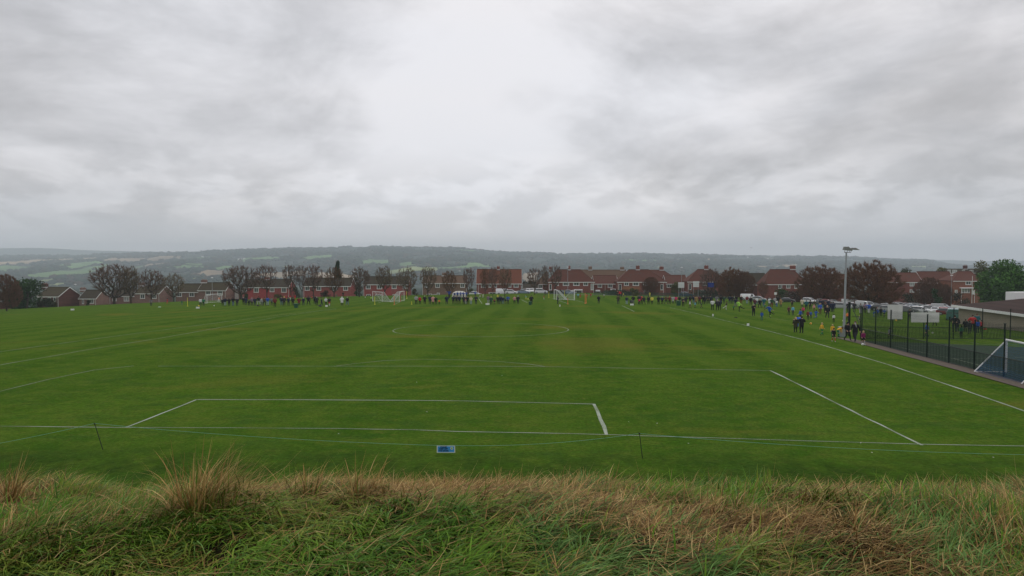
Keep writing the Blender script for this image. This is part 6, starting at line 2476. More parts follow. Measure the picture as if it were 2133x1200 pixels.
def J(**k):
    """Joint table of a 1.75 m adult facing -Y; overrides change the pose."""
    d = dict(pelvis=(0, 0, .96), belly=(0, .0, 1.12), chest=(0, .01, 1.33), neck=(0, .015, 1.49), head=(0, -.005, 1.62),
             shl=(.19, .01, 1.42), ell=(.26, .03, 1.15), wrl=(.25, -.06, .91), shr=(-.19, .01, 1.42), elr=(-.26, .03, 1.15), wrr=(-.25, -.06, .91),
             hil=(.10, 0, .90), knl=(.115, -.02, .50), anl=(.12, .02, .09), tol=(.14, -.14, .035), hir=(-.10, 0, .90), knr=(-.115, -.02, .50), anr=(-.12, .02, .09), tor=(-.14, -.14, .035))
    d.update(k)
    return {a: Vector(b) for a, b in d.items()}


EDGES = [('pelvis', 'belly'), ('belly', 'chest'), ('chest', 'neck'), ('neck', 'head'), ('chest', 'shl'), ('shl', 'ell'), ('ell', 'wrl'), ('chest', 'shr'), ('shr', 'elr'), ('elr', 'wrr'),
         ('pelvis', 'hil'), ('hil', 'knl'), ('knl', 'anl'), ('anl', 'tol'), ('pelvis', 'hir'), ('hir', 'knr'), ('knr', 'anr'), ('anr', 'tor')]
RAD = dict(pelvis=(.165, .125), belly=(.15, .115), chest=(.17, .125), neck=(.058, .06), head=(.06, .06), shl=(.085, .085), shr=(.085, .085), ell=(.058, .058), elr=(.058, .058), wrl=(.040, .040), wrr=(.040, .040),
           hil=(.105, .105), hir=(.105, .105), knl=(.070, .070), knr=(.070, .070), anl=(.048, .048), anr=(.048, .048), tol=(.040, .032), tor=(.040, .032))


def hand(mb, w, e):
    """Palm, four unequal bent fingers and a thumb at the wrist w, along the forearm from e."""
    d = (w - e).normalized()
    side = d.cross(Vector((0, -1, 0.2))).normalized()
    up = side.cross(d)
    p = w + d * 0.02
    mb.tube([w - d * .02, p + d * .04, p + d * .08], [.030, .040, .036], 6, mi=2)
    for i, L in enumerate((.062, .074, .070, .052)):
        o = side * (i - 1.5) * .019
        a = p + d * .075 + o
        b = a + d * L * .55
        c = b + (d * .75 + up * .45).normalized() * L * .5
        mb.tube([a, b, c], [.0095, .009, .007], 5, mi=2)
    a = p + d * .02 - side * .032
    mb.tube([a, a + (d * .6 - side * .7).normalized() * .035, a + (d * .8 - side * .5).normalized() * .065], [.012, .011, .008], 5, mi=2)


def head(mb, h, f, k=1.0):
    """Head with nose, ears, eyes and mouth; f is the facing direction."""
    n0 = len(mb.v)
    mb.ellipsoid((0, 0, 0), (.076, .095, .118), 12, 9, mi=2)
    mb.ellipsoid((0, -.02, -.055), (.056, .070, .060), 10, 7, mi=2)
    mb.add([(0, -.118, -.018), (-.014, -.088, -.022), (.014, -.088, -.022), (0, -.092, .022)], [(0, 1, 3), (0, 3, 2), (0, 2, 1)], 2)
    for s in (-1, 1):
        mb.ellipsoid((s * .078, .005, -.005), (.010, .020, .030), 6, 5, mi=2)
        mb.ellipsoid((s * .030, -.086, .012), (.013, .008, .008), 6, 5, mi=5)
    mb.box(-.024, .024, -.092, -.086, -.066, -.058, mi=5)
    ang = math.atan2(f.x, -f.y)
    R = Matrix.Rotation(ang, 3, 'Z')
    for i in range(n0, len(mb.v)):
        q = R @ (Vector(mb.v[i]) * k) + h
        mb.v[i] = tuple(q)


def hair_mesh(h, f, k, style):
    mb = MB()
    if style == 'bald':
        return None
    if style in ('short', 'long', 'tail', 'cap', 'hood', 'bobble'):
        # cap of hair over the back and top of the skull
        vs, fs = [], []
        nu, nv = 14, 7
        s = {'hood': 1.30, 'cap': 1.10, 'bobble': 1.14}.get(style, 1.08)
        for j in range(nv + 1):
            for i in range(nu):
                a = 2 * math.pi * i / nu
                front = -math.sin(a)            # +1 at the face
                low = -0.75 + 0.95 * max(0, front) ** 0.7
                if style == 'cap' or style == 'bobble':
                    low = 0.12
                t = math.asin(max(-.95, min(.95, low)))
                tt = math.pi / 2 + (t - math.pi / 2) * j / nv
                vs.append((.078 * s * math.cos(tt) * math.cos(a), .097 * s * math.cos(tt) * math.sin(a) + .004, .12 * s * math.sin(tt) + .004))
        for j in range(nv):
            for i in range(nu):
                a, b = j * nu + i, j * nu + (i + 1) % nu
                fs.append((a, b, b + nu, a + nu))
        mb.add(vs, fs)
        if style == 'long':
            mb.tube([(0, .05, .02), (0, .075, -.10), (0, .07, -.24)], [.075, .075, .04], 8)
        if style == 'tail':
            mb.tube([(0, .10, .06), (0, .15, .02), (0, .14, -.12)], [.02, .03, .012], 7)
        if style == 'cap':
            mb.add([(-.06, -.09, .03), (.06, -.09, .03), (.045, -.165, .015), (-.045, -.165, .015)], [(0, 1, 2, 3), (3, 2, 1, 0)])
        if style == 'bobble':
            mb.ellipsoid((0, 0, .155), (.035, .035, .035), 8, 6)
    ang = math.atan2(f.x, -f.y)
    R = Matrix.Rotation(ang, 3, 'Z')
    mb.v = [tuple(R @ (Vector(v) * k) + h) for v in mb.v]
    return mb


def body_proto(name, joints, coat=0.0, hk=1.0, face=(0, -1, 0), fat=1.0, shorts=False):
    """One continuous skinned body with limbs that taper; coat > 0 widens and lengthens the jacket."""
    names = list(joints)
    me = bpy.data.meshes.new(name)
    vs = [tuple(joints[n]) for n in names]
    me.from_pydata(vs, [(names.index(a), names.index(b)) for a, b in EDGES], [])
    ob = bpy.data.objects.new(name, me)
    col.objects.link(ob)
    md = ob.modifiers.new('skin', 'SKIN')
    md.use_smooth_shade = True
    sv = me.skin_vertices[0].data
    for i, n in enumerate(names):
        r0, r1 = RAD[n]
        k = fat
        if coat and n in ('pelvis', 'belly', 'chest', 'hil', 'hir'):
            k *= 1.0 + coat * (0.22 if n != 'chest' else 0.12)
        if coat and n in ('shl', 'shr', 'ell', 'elr'):
            k *= 1.0 + coat * 0.25
        sv[i].radius = (r0 * k, r1 * k)
        sv[i].use_root = (n == 'pelvis')
    ob.modifiers.new('sub', 'SUBSURF').levels = 1
    ob.modifiers['sub'].render_levels = 1
    ev = ob.evaluated_get(bpy.context.evaluated_depsgraph_get())
    m2 = bpy.data.meshes.new_from_object(ev)
    bpy.data.objects.remove(ob)
    mb = MB()
    mb.v = [tuple(v.co) for v in m2.vertices]
    coat_z = joints['pelvis'].z - (0.30 if coat >= 1.5 else 0.10 if coat else 0.0)
    segs = []
    for a, b in EDGES:
        segs.append((joints[a], joints[b], a, b))
    for p in m2.polygons:
        c = p.center
        best, bs, bt = 1e9, None, 0
        for (A, B, a, b) in segs:
            ab = B - A
            t = max(0, min(1, (c - A).dot(ab) / (ab.length_squared + 1e-9)))
            d = (A + ab * t - c).length
            if d < best:
                best, bs, bt = d, (a, b), t
        a, b = bs
        if b == 'head':
            mi = 2
        elif b in ('tol', 'tor'):
            mi = 3
        elif b in ('anl', 'anr'):
            mi = 4
            if bt > 0.92:
                mi = 3
        elif b in ('knl', 'knr', 'hil', 'hir'):
            mi = 0 if (coat and c.z > coat_z) or (c.z > joints['pelvis'].z + 0.0) else 1
            if shorts and bt > 0.75 and b in ('knl', 'knr'):
                mi = 2
        elif b in ('wrl', 'wrr'):
            mi = 0 if bt < 0.93 else 2
        else:
            mi = 0
            if a == 'pelvis' and c.z < joints['pelvis'].z - 0.0 and not coat:
                mi = 1
        mb.f.append(tuple(p.vertices))
        mb.m.append(mi)
    bpy.data.meshes.remove(m2)
    if coat >= 1.5:                         # skirt of a long coat, open at the hem
        pz = joints['pelvis']
        n0, k, rows = len(mb.v), 14, 4
        for j in range(rows):
            t = j / (rows - 1)
            for i in range(k):
                a = 2 * math.pi * i / k
                mb.v.append((pz.x + (0.185 + .03 * t) * math.cos(a), pz.y + (0.15 + .03 * t) * math.sin(a) + .01, pz.z + 0.12 - 0.48 * t))
        for j in range(rows - 1):
            for i in range(k):
                a, b = n0 + j * k + i, n0 + j * k + (i + 1) % k
                mb.f.append((a, b, b + k, a + k))
                mb.m.append(0)
    hand(mb, joints['wrl'], joints['ell'])
    hand(mb, joints['wrr'], joints['elr'])
    head(mb, joints['head'] + Vector((0, 0, .02)), Vector(face), hk)
    zm = min(v[2] for v in mb.v)
    zx = joints['head'].z + .02 + .125 * hk
    return dict(mb=mb, h=zx - zm, z0=zm, head=joints['head'] + Vector((0, 0, .02)), face=Vector(face), hk=hk, cache={}, meshes=None)


pocket = dict(ell=(.30, .05, 1.16), wrl=(.22, -.10, 1.00), elr=(-.30, .05, 1.16), wrr=(-.22, -.10, 1.00))
folded = dict(ell=(.28, -.04, 1.17), wrl=(.03, -.20, 1.22), elr=(-.28, -.04, 1.17), wrr=(-.03, -.22, 1.19))
walk = dict(knl=(.10, -.16, .52), anl=(.11, -.20, .12), tol=(.12, -.36, .07), knr=(-.10, .02, .50), anr=(-.11, .28, .16), tor=(-.12, .16, .05), wrl=(.26, .16, .93), ell=(.25, .10, 1.16), wrr=(-.24, -.20, .98), elr=(-.26, .0, 1.15))
run = dict(chest=(0, -.06, 1.33), neck=(0, -.09, 1.48), head=(0, -.13, 1.60), shl=(.18, -.06, 1.41), shr=(-.18, -.06, 1.41),
           knl=(.10, -.28, .68), anl=(.11, -.14, .32), tol=(.12, -.30, .24), knr=(-.10, .10, .52), anr=(-.11, .45, .28), tor=(-.12, .36, .16), ell=(.30, .16, 1.22), wrl=(.27, .02, 1.06), elr=(-.30, -.16, 1.20), wrr=(-.22, -.34, 1.30))
kick = dict(chest=(0, .10, 1.31), neck=(0, .12, 1.46), head=(0, .07, 1.59), shl=(.19, .10, 1.40), shr=(-.19, .10, 1.40), knl=(.11, -.32, .66), anl=(.11, -.68, .42), tol=(.12, -.80, .54), ell=(.38, .16, 1.24), wrl=(.52, .10, 1.10), elr=(-.38, .02, 1.22), wrr=(-.46, -.16, 1.06))
bend = dict(pelvis=(0, .16, .90), belly=(0, .06, 1.02), chest=(0, -.16, 1.10), neck=(0, -.33, 1.13), head=(0, -.44, 1.15), shl=(.19, -.20, 1.12), shr=(-.19, -.20, 1.12), ell=(.20, -.28, .84), wrl=(.12, -.34, .62), elr=(-.20, -.28, .84), wrr=(-.12, -.34, .62), hil=(.10, .16, .86), hir=(-.10, .16, .86), knl=(.12, .0, .48), knr=(-.12, .02, .48))
armsout = dict(ell=(.42, .0, 1.30), wrl=(.62, -.10, 1.38), elr=(-.36, .0, 1.20), wrr=(-.40, -.22, 1.12))
wide = dict(hil=(.10, 0, .90), knl=(.18, -.02, .50), anl=(.25, .02, .09), tol=(.28, -.14, .035), knr=(-.18, -.02, .50), anr=(-.25, .02, .09), tor=(-.28, -.14, .035))
onhips = dict(ell=(.38, .06, 1.16), wrl=(.20, .0, 1.02), elr=(-.38, .06, 1.16), wrr=(-.20, .0, 1.02))
ref_h = dict(ell=(.28, -.02, 1.17), wrl=(.12, -.16, 1.08), elr=(-.28, -.02, 1.17), wrr=(-.12, -.16, 1.08))

BP = {
    'stand': body_proto('stand', J(), coat=1.0),
    'pocket': body_proto('pocket', J(**pocket), coat=1.0),
    'folded': body_proto('folded', J(**folded), coat=1.0),
    'coat': body_proto('coat', J(**pocket), coat=2.0),
    'slim': body_proto('slim', J(**ref_h), coat=0.0),
    'wide': body_proto('wide', J(**wide, **pocket), coat=1.0),
    'walk': body_proto('walk', J(**walk), coat=0.6),
    'arms': body_proto('arms', J(**armsout), coat=1.0),
    'hips': body_proto('hips', J(**onhips), coat=0.5),
    'kick': body_proto('kick', J(**kick), coat=0.3),
    'bend': body_proto('bend', J(**bend), coat=0.3),
    'kstand': body_proto('kstand', J(), hk=1.28, fat=0.95),
    'khips': body_proto('khips', J(**onhips), hk=1.28, fat=0.95, shorts=True),
    'kwalk': body_proto('kwalk', J(**walk), hk=1.28, fat=0.95, shorts=True),
    'krun': body_proto('krun', J(**run), hk=1.28, fat=0.95, shorts=True),
    'kkick': body_proto('kkick', J(**kick), hk=1.28, fat=0.95, shorts=True),
    'kbend': body_proto('kbend', J(**bend), hk=1.28, fat=0.95, shorts=True),
}
HAIRM = {}
FACE = {'f': 0.0, 'b': math.pi, 'l': -math.pi / 2, 'r': math.pi / 2, 'fl': -.7, 'fr': .7, 'bl': math.pi + .7, 'br': math.pi - .7}
# local -Y faces the camera; rotating by +90 degrees turns it to +X (right)
n_people = 0


def person(px, yf, yt, pose, fc, top, bot, hair, style, label, socks=None, shoes=None, group=None, Z=None):
    global n_people
    pr = BP[pose]
    if Z is None:
        p = cast(px, yf)
    else:
        X_, _ = xz(px, yf, Z)
        p = Vector((X_, Z, gzf(X_, Z)))
    hgt = xz(px, yt, p.y)[1] - p.z
    kid = pose.startswith('k') and pose != 'kick'
    hh = max(0.98, min(1.62, hgt)) if kid else max(1.50, min(1.98, hgt))
    if pose == 'bend':
        hh = pr['h'] * 0.98
    if pose == 'kbend':
        hh = pr['h'] * 0.78
    s = hh / pr['h']
    if pr['meshes'] is None:
        pr['meshes'] = pr['mb'].mesh('person', [CLOTH['black'], CLOTH['black'], SKIN, SHOE, CLOTH['black'], EYE], True)
    o = link('person', pr['meshes'])
    mats = [CLOTH[top], CLOTH[bot], SKIN, shoes or SHOE, CLOTH[socks] if socks else CLOTH[bot], EYE]
    for i, m in enumerate(mats):
        o.material_slots[i].link = 'OBJECT'
        o.material_slots[i].material = m
    jit = rnd.uniform(-.25, .25)
    o.location = (p.x, p.y, p.z - pr['z0'] * s + 0.01)
    o.rotation_euler = (0, 0, FACE[fc] + jit)
    wob = 1.0 if kid else rnd.uniform(1.08, 1.25)
    o.scale = (s * wob, s * wob, s)
    tag(o, label, 'person', group)
    if style != 'bald':
        key = (pose, style)
        if key not in HAIRM:
            hm = hair_mesh(pr['head'], pr['face'], pr['hk'], style)
            HAIRM[key] = hm.mesh('hat' if style in ('cap', 'bobble') else ('hood' if style == 'hood' else 'hair'), HAIR['dark'], True)
        hobj = link({'cap': 'hat', 'bobble': 'hat', 'hood': 'hood'}.get(style, 'hair'), HAIRM[key], o)
        hobj.material_slots[0].link = 'OBJECT'
        hobj.material_slots[0].material = HAIR[hair] if hair in HAIR else CLOTH[hair]
    n_people += 1
    return o


D, B, L2 = 'dark', 'brown', 'blond'
GL = 'spectators and players on the left'
GM = 'spectators and players in the middle'
GRT = 'spectators and players on the right'
GF = 'people beside and inside the mesh fence'
P = [
 # --- left
 (315, 637.8, 622.8, 'hips', 'b', 'grey', 'dark', D, 'short', 'adult in a grey top standing alone far left, seen from behind', GL),
 (348.7, 634, 620, 'kwalk', 'l', 'red', 'red', D, 'short', 'child in a red shirt and dark socks alone by the left trees', GL),
 (379, 635.5, 625.7, 'kstand', 'b', 'green', 'grey', D, 'short', 'small child in a green top left of the yellow pole', GL),
 (417.7, 637.7, 621.2, 'stand', 'b', 'white', 'black', B, 'short', 'adult in a white jacket beside the yellow tub', GL),
 (424, 637.7, 621, 'pocket', 'b', 'green', 'black', D, 'short', 'adult in a bright green jacket touching the white jacketed one', GL),
 (456, 630, 618, 'kstand', 'b', 'orange', 'white', D, 'short', 'child in an orange bib standing by the leftmost goal', GL),
 (463.8, 637.5, 622, 'stand', 'b', 'dark', 'black', B, 'short', 'short person in dark clothes, first in the left crowd', GL),
 (469, 637.5, 620, 'pocket', 'b', 'navy', 'palejeans', D, 'short', 'adult in navy with pale jeans near the leftmost goal', GL),
 (477.3, 637.5, 621, 'coat', 'b', 'black', 'black', D, 'short', 'adult in a long black coat holding a small red thing', GL),
 (485.5, 637.5, 618.7, 'pocket', 'b', 'black', 'jeans', D, 'short', 'tall adult in a black jacket and blue jeans, left crowd', GL),
 (494, 637.5, 620, 'stand', 'b', 'dark', 'dark', D, 'cap', 'adult in dark grey with a cap, right of the tall jeans wearer', GL),
 (507.5, 635.5, 618.7, 'pocket', 'b', 'black', 'black', 'grey', 'short', 'grey haired adult in black at the left end of the tight group', GL),
 (512.7, 636.3, 620, 'coat', 'b', 'navy', 'black', 'navy', 'hood', 'hooded adult in a long navy coat in the tight left group', GL),
 (519, 637, 621.5, 'bend', 'b', 'black', 'black', D, 'short', 'adult in black bending over in the tight left group', GL),
 (525, 637, 619.5, 'pocket', 'b', 'mauve', 'dark', 'grey', 'short', 'grey haired adult in a mauve grey coat in the left group', GL),
 (531, 637.7, 620, 'pocket', 'b', 'navy', 'navy', B, 'short', 'adult in navy from head to foot in the left group', GL),
 (539, 635.5, 617.5, 'wide', 'b', 'black', 'lightgrey', D, 'short', 'adult in a black jacket with pale grey trousers above the bag', GL),
 (545.5, 637, 621, 'stand', 'b', 'lightgrey', 'grey', L2, 'short', 'pale grey jacketed adult between two dark ones', GL),
 (551, 637, 618.7, 'wide', 'b', 'brown', 'dark', D, 'short', 'adult in a brown jacket with legs apart, left group', GL),
 (557.7, 637, 618.3, 'pocket', 'b', 'blue', 'palejeans', D, 'short', 'adult in a royal blue jacket and pale jeans, left group', GL),
 (566, 636.3, 620, 'stand', 'b', 'grey', 'dark', B, 'short', 'adult in a grey jacket just right of the royal blue jacket', GL),
 (572.7, 640, 620, 'pocket', 'b', 'darkred', 'black', D, 'short', 'adult in dark red and black standing nearest in the left group', GL),
 (586.5, 636.7, 618.3, 'pocket', 'b', 'navy', 'jeans', D, 'cap', 'adult in navy with a cap and jeans left of the first bin', GL),
 (592, 637, 618, 'stand', 'b', 'dark', 'black', 'hivis', 'bobble', 'adult in dark clothes with a yellow bobble hat', GL),
 (601, 637, 619.7, 'pocket', 'b', 'navy', 'dark', D, 'short', 'adult in navy with dark trousers second left of the first bin', GL),
 (610, 636.7, 619, 'stand', 'b', 'dark', 'dark', D, 'short', 'adult in dark grey immediately left of the first green bin', GL),
 (589.5, 621, 609.5, 'stand', 'f', 'black', 'black', D, 'short', 'dark clad figure far off behind the red players', GL),
 (596, 624.5, 613.5, 'krun', 'l', 'red', 'red', D, 'short', 'leftmost of the three red shirted players', GL),
 (604.5, 625, 614, 'kwalk', 'b', 'red', 'white', B, 'short', 'middle one of the three red shirted players in white shorts', GL),
 (614.5, 625, 614, 'kstand', 'f', 'red', 'red', D, 'short', 'rightmost of the three red shirted players above the bin', GL),
 (623, 637, 619.7, 'coat', 'b', 'darkred', 'black', D, 'short', 'adult in a long dark red coat right of the first bin', GL),
 (632, 636.7, 619.7, 'pocket', 'b', 'navy', 'navy', 'grey', 'short', 'grey haired adult in navy right of the dark red coat', GL),
 (642.7, 636, 616, 'wide', 'b', 'black', 'black', D, 'short', 'tall adult in black with legs apart before the pink brick house', GL),
 (640.5, 619.5, 609, 'stand', 'f', 'black', 'dark', D, 'short', 'far figure in black under the left tree of the pink house', GL),
 (650, 627.3, 615.3, 'krun', 'r', 'red', 'black', D, 'short', 'child in red running before the pink brick house', GL),
 (655.5, 634, 616, 'arms', 'b', 'black', 'black', D, 'short', 'adult in black with one arm raised before the pink house', GL),
 (660, 637, 617.5, 'pocket', 'b', 'dark', 'black', 'grey', 'short', 'grey haired adult in black left of the black bag', GL),
 (669.3, 619.5, 608.5, 'hips', 'f', 'black', 'black', D, 'short', 'far figure in black, hands on hips, below the pink house', GL),
 (670, 637, 620.3, 'walk', 'r', 'navy', 'navy', D, 'short', 'young person in navy stepping right above the black bag', GL),
 (679, 636.3, 620, 'pocket', 'b', 'white', 'black', 'grey', 'short', 'adult in a white top and black trousers by the low white board', GL),
 (686, 636.3, 620, 'pocket', 'b', 'black', 'black', D, 'short', 'adult in black behind the small red child', GL),
 (686.2, 638, 627.5, 'kstand', 'b', 'red', 'white', D, 'short', 'small child in red in front of the adult in black', GL),
 (687.7, 619, 612, 'kstand', 'f', 'dark', 'dark', D, 'short', 'small far figure in dark clothes by the rust brown tree', GL),
 (701, 620, 612.5, 'kwalk', 'f', 'green', 'green', D, 'short', 'far child in green right of the rust brown tree', GL),
 (712.5, 636.7, 618.3, 'coat', 'b', 'white', 'black', 'white', 'hood', 'woman in a hooded white coat over black trousers', GL),
 (714.7, 618.5, 608.5, 'stand', 'f', 'black', 'black', D, 'short', 'far figure in black directly above the white coated woman', GL),
 (723.5, 636.7, 618.3, 'wide', 'b', 'black', 'jeans', 'grey', 'short', 'adult in black jacket and jeans right of the white coated woman', GL),
 # --- middle
 (773.5, 627, 617.5, 'kstand', 'f', 'lime', 'black', D, 'short', 'goalkeeper in lime green by the left pair of goals', GM),
 (867, 634.3, 615.3, 'pocket', 'b', 'lightgrey', 'black', D, 'short', 'adult in a pale grey jacket right of the tall yellow pole', GM),
 (874.5, 634.3, 617.5, 'stand', 'b', 'red', 'black', D, 'short', 'adult in a bright red jacket carrying a dark bag', GM),
 (884.7, 634, 616, 'coat', 'b', 'black', 'black', 'grey', 'short', 'grey haired adult in a long black coat next to the red jacket', GM),
 (895.5, 634.3, 615.7, 'pocket', 'b', 'navy', 'dark', D, 'short', 'adult in navy left of the pink coat', GM),
 (902, 634.3, 616.7, 'coat', 'b', 'pink', 'black', L2, 'short', 'blonde woman in a pale pink coat and black leggings', GM),
 (908, 634.3, 618.3, 'pocket', 'b', 'black', 'black', D, 'short', 'adult in black between the pink coat and the orange child', GM),
 (915, 634.7, 623.5, 'kstand', 'b', 'orange', 'black', B, 'short', 'small child in an orange jacket beside an adult in black', GM),
 (930.5, 634.3, 616, 'coat', 'b', 'navy', 'dark', D, 'short', 'adult in a long navy coat standing alone left of the shelter', GM),
 (936, 620.5, 604.5, 'arms', 'b', 'blue', 'dark', D, 'short', 'tall far figure in royal blue at the brown tree', GM),
 (944.5, 634, 616, 'pocket', 'b', 'navy', 'dark', B, 'short', 'adult in navy below the left edge of the shelter', GM),
 (951, 634, 616, 'pocket', 'b', 'dark', 'dark', D, 'cap', 'adult in dark grey with a cap below the shelter', GM),
 (957, 634, 616, 'stand', 'b', 'navy', 'black', 'grey', 'short', 'grey haired adult in navy below the middle of the shelter', GM),
 (966, 634.7, 616, 'coat', 'b', 'dark', 'dark', D, 'short', 'adult in a long charcoal coat left of the pink top', GM),
 (970.2, 634, 618, 'stand', 'b', 'pink', 'lightgrey', B, 'short', 'person in a pink top squeezed between two dark coats', GM),
 (973.8, 634.7, 616.7, 'pocket', 'b', 'black', 'black', D, 'bobble', 'adult in black with a bobble hat right of the pink top', GM),
 (981, 634.7, 617.5, 'pocket', 'b', 'cream', 'palejeans', L2, 'long', 'long haired woman in cream top and pale jeans', GM),
 (991.5, 634.3, 616, 'hips', 'b', 'navy', 'navy', D, 'short', 'adult in navy beside the white diagonal line', GM),
 (947, 619.5, 610.5, 'bend', 'f', 'blue', 'navy', D, 'short', 'leftmost of the row in blue before the shelter, bending', GM),
 (953, 619.5, 610, 'stand', 'f', 'blue', 'navy', B, 'short', 'second in the row in blue before the shelter', GM),
 (959.5, 619.5, 610.5, 'hips', 'b', 'blue', 'navy', D, 'short', 'middle one in the row in blue, back turned', GM),
 (965.5, 619.5, 610, 'pocket', 'f', 'blue', 'navy', L2, 'short', 'fair haired fourth one in the row in blue', GM),
 (971.5, 619.5, 610.5, 'folded', 'f', 'blue', 'navy', D, 'short', 'rightmost of the row in blue, arms folded', GM),
 (990, 618.5, 609.5, 'pocket', 'f', 'blue', 'navy', D, 'short', 'figure in blue alone in front of the white car', GM),
 (999.5, 620.5, 611, 'krun', 'r', 'darkred', 'white', D, 'short', 'far player in dark red and white shorts', GM),
 (1006.3, 620.5, 611, 'kwalk', 'l', 'white', 'white', B, 'short', 'far player all in white beside the dark red one', GM),
 (1017, 634, 615.3, 'pocket', 'b', 'mauve', 'lightgrey', B, 'short', 'adult in a mauve jacket above the low white board', GM),
 (1023, 634.7, 617.5, 'coat', 'b', 'darkgreen', 'dark', L2, 'short', 'fair haired adult in a long green coat', GM),
 (1030, 634.7, 625, 'kbend', 'b', 'darkred', 'black', D, 'short', 'crouching child in dark red right of the green coat', GM),
 (1037, 634, 617, 'pocket', 'b', 'black', 'black', 'hivis', 'bobble', 'adult in black with a yellow hat carrying a child', GM),
 (1036.5, 627.0, 613.5, 'kstand', 'b', 'hivis', 'black', L2, 'short', 'child in a yellow top before the white van', GM, None, None, 170),
 (1042.5, 634, 616, 'stand', 'b', 'navy', 'navy', D, 'short', 'adult in navy, left of two standing close together', GM),
 (1047.8, 634, 617.5, 'pocket', 'b', 'navy', 'jeans', 'grey', 'short', 'grey haired adult in navy and jeans, right of the close pair', GM),
 (1052.7, 633.3, 623.5, 'kbend', 'b', 'black', 'black', D, 'short', 'child in black crouching by the adult in blue', GM),
 (1058, 633.5, 616, 'hips', 'b', 'blue', 'dark', D, 'short', 'adult in a blue jacket with hands on hips, centre crowd', GM),
 (1071.7, 633, 617.5, 'pocket', 'b', 'pink', 'black', L2, 'short', 'woman in a salmon pink coat and black leggings', GM),
 (1078.8, 633.5, 616, 'coat', 'b', 'black', 'dark', 'lightblue', 'bobble', 'adult in black coat with a pale blue hat', GM),
 (1095.7, 624.5, 615.5, 'krun', 'l', 'lightblue', 'hivis', L2, 'short', 'child in pale blue and yellow chasing the yellow ball', GM),
 (1106.8, 634.7, 615.5, 'pocket', 'b', 'black', 'black', D, 'short', 'adult in black standing at the middle green bin', GM),
 (1132.8, 624.3, 615.3, 'kwalk', 'l', 'red', 'white', D, 'short', 'child in red between the middle bin and the right goals', GM),
 (1161.8, 634, 616, 'slim', 'r', 'black', 'black', D, 'short', 'slim adult in black in front of the back to back goals', GM),
 (1204, 622, 610.5, 'kstand', 'f', 'lightblue', 'navy', D, 'short', 'left child in sky blue right of the back to back goals', GM),
 (1208.7, 621.3, 612.3, 'krun', 'r', 'red', 'red', D, 'short', 'child in red overlapping the sky blue one', GM),
 (1223, 621.3, 611.5, 'kwalk', 'l', 'red', 'darkred', B, 'short', 'left of two red players past the orange poles', GM),
 (1230.5, 620.5, 610.5, 'kstand', 'f', 'red', 'darkred', D, 'short', 'right of two red players past the orange poles', GM),
 (1247, 632.7, 616, 'coat', 'b', 'black', 'black', D, 'short', 'adult in a long black coat alone near the right orange poles', GM),
 (1258, 620.5, 611, 'kwalk', 'l', 'white', 'black', D, 'short', 'far player in white and black in front of the small porch', GM),
 # --- right, along the touchline
 (1287.8, 634, 616, 'pocket', 'b', 'olive', 'dark', B, 'short', 'adult in an olive jacket under the group in black and red', GRT),
 (1286.5, 619.5, 606, 'pocket', 'f', 'black', 'black', 'red', 'cap', 'coach in black with a red cap at the left of the far huddle', GRT),
 (1290.5, 619, 605.5, 'stand', 'f', 'red', 'black', D, 'short', 'coach in a red jacket in the far huddle', GRT),
 (1294.5, 619, 606, 'folded', 'l', 'darkred', 'black', D, 'short', 'coach in dark red at the right of the far huddle', GRT),
 (1298.7, 620, 609.3, 'kwalk', 'r', 'hivis', 'black', D, 'short', 'child in yellow and black right of the far huddle', GRT),
 (1305.5, 634.7, 617.5, 'pocket', 'b', 'navy', 'palejeans', B, 'tail', 'person in navy with washed out jeans and a ponytail', GRT),
 (1319, 634, 616, 'pocket', 'b', 'black', 'grey', D, 'short', 'adult in black jacket, grey trousers, behind the pushchair', GRT),
 (1331.5, 634, 613.5, 'pocket', 'b', 'dark', 'black', B, 'short', 'tall adult in charcoal left of the bright red top', GRT),
 (1334.8, 633.5, 614.5, 'stand', 'b', 'red', 'black', D, 'short', 'adult in a bright red top above the hot pink child', GRT),
 (1331.8, 634.5, 621, 'kstand', 'b', 'hotpink', 'black', D, 'short', 'small child in hot pink in front of two adults', GRT),
 (1341, 634.7, 617.5, 'wide', 'b', 'dark', 'black', D, 'hood', 'broad adult in a charcoal hooded coat', GRT),
 (1350.7, 634.3, 616.7, 'stand', 'b', 'black', 'black', D, 'short', 'adult in black left of the hi vis bib wearer', GRT),
 (1358, 634.3, 617.5, 'pocket', 'b', 'hivis', 'black', B, 'short', 'adult in an orange and yellow hi vis bib', GRT),
 (1353.5, 618, 608.5, 'kstand', 'f', 'hivis', 'hivis', D, 'short', 'far goalkeeper in bright yellow before the railings', GRT),
 (1371.7, 634.7, 616.7, 'coat', 'b', 'black', 'black', D, 'short', 'lone adult in a long black coat, middle of the right crowd', GRT),
 (1379.5, 634, 617.5, 'pocket', 'b', 'navy', 'black', 'grey', 'short', 'grey haired adult in navy right of the lone black coat', GRT),
 (1387.5, 634, 616, 'wide', 'b', 'brown', 'dark', D, 'short', 'broad adult in brown left of the red hat', GRT),
 (1394.7, 634, 616.7, 'pocket', 'b', 'darkred', 'black', 'red', 'bobble', 'adult in dark red with a red hat', GRT),
 (1401.7, 633, 616.7, 'coat', 'b', 'lightgrey', 'dark', B, 'short', 'woman in a long pale grey coat left of the hot pink coat', GRT),
 (1408, 632.5, 616.7, 'pocket', 'b', 'hotpink', 'black', D, 'long', 'long haired woman in a hot pink coat by the right bin', GRT),
 (1415.7, 633.3, 617, 'coat', 'b', 'black', 'black', D, 'short', 'adult in a black coat standing behind the right green bin', GRT),
 (1423, 639, 619.7, 'slim', 'f', 'dark', 'black', B, 'short', 'adult in black facing the camera right of the green bin', GRT),
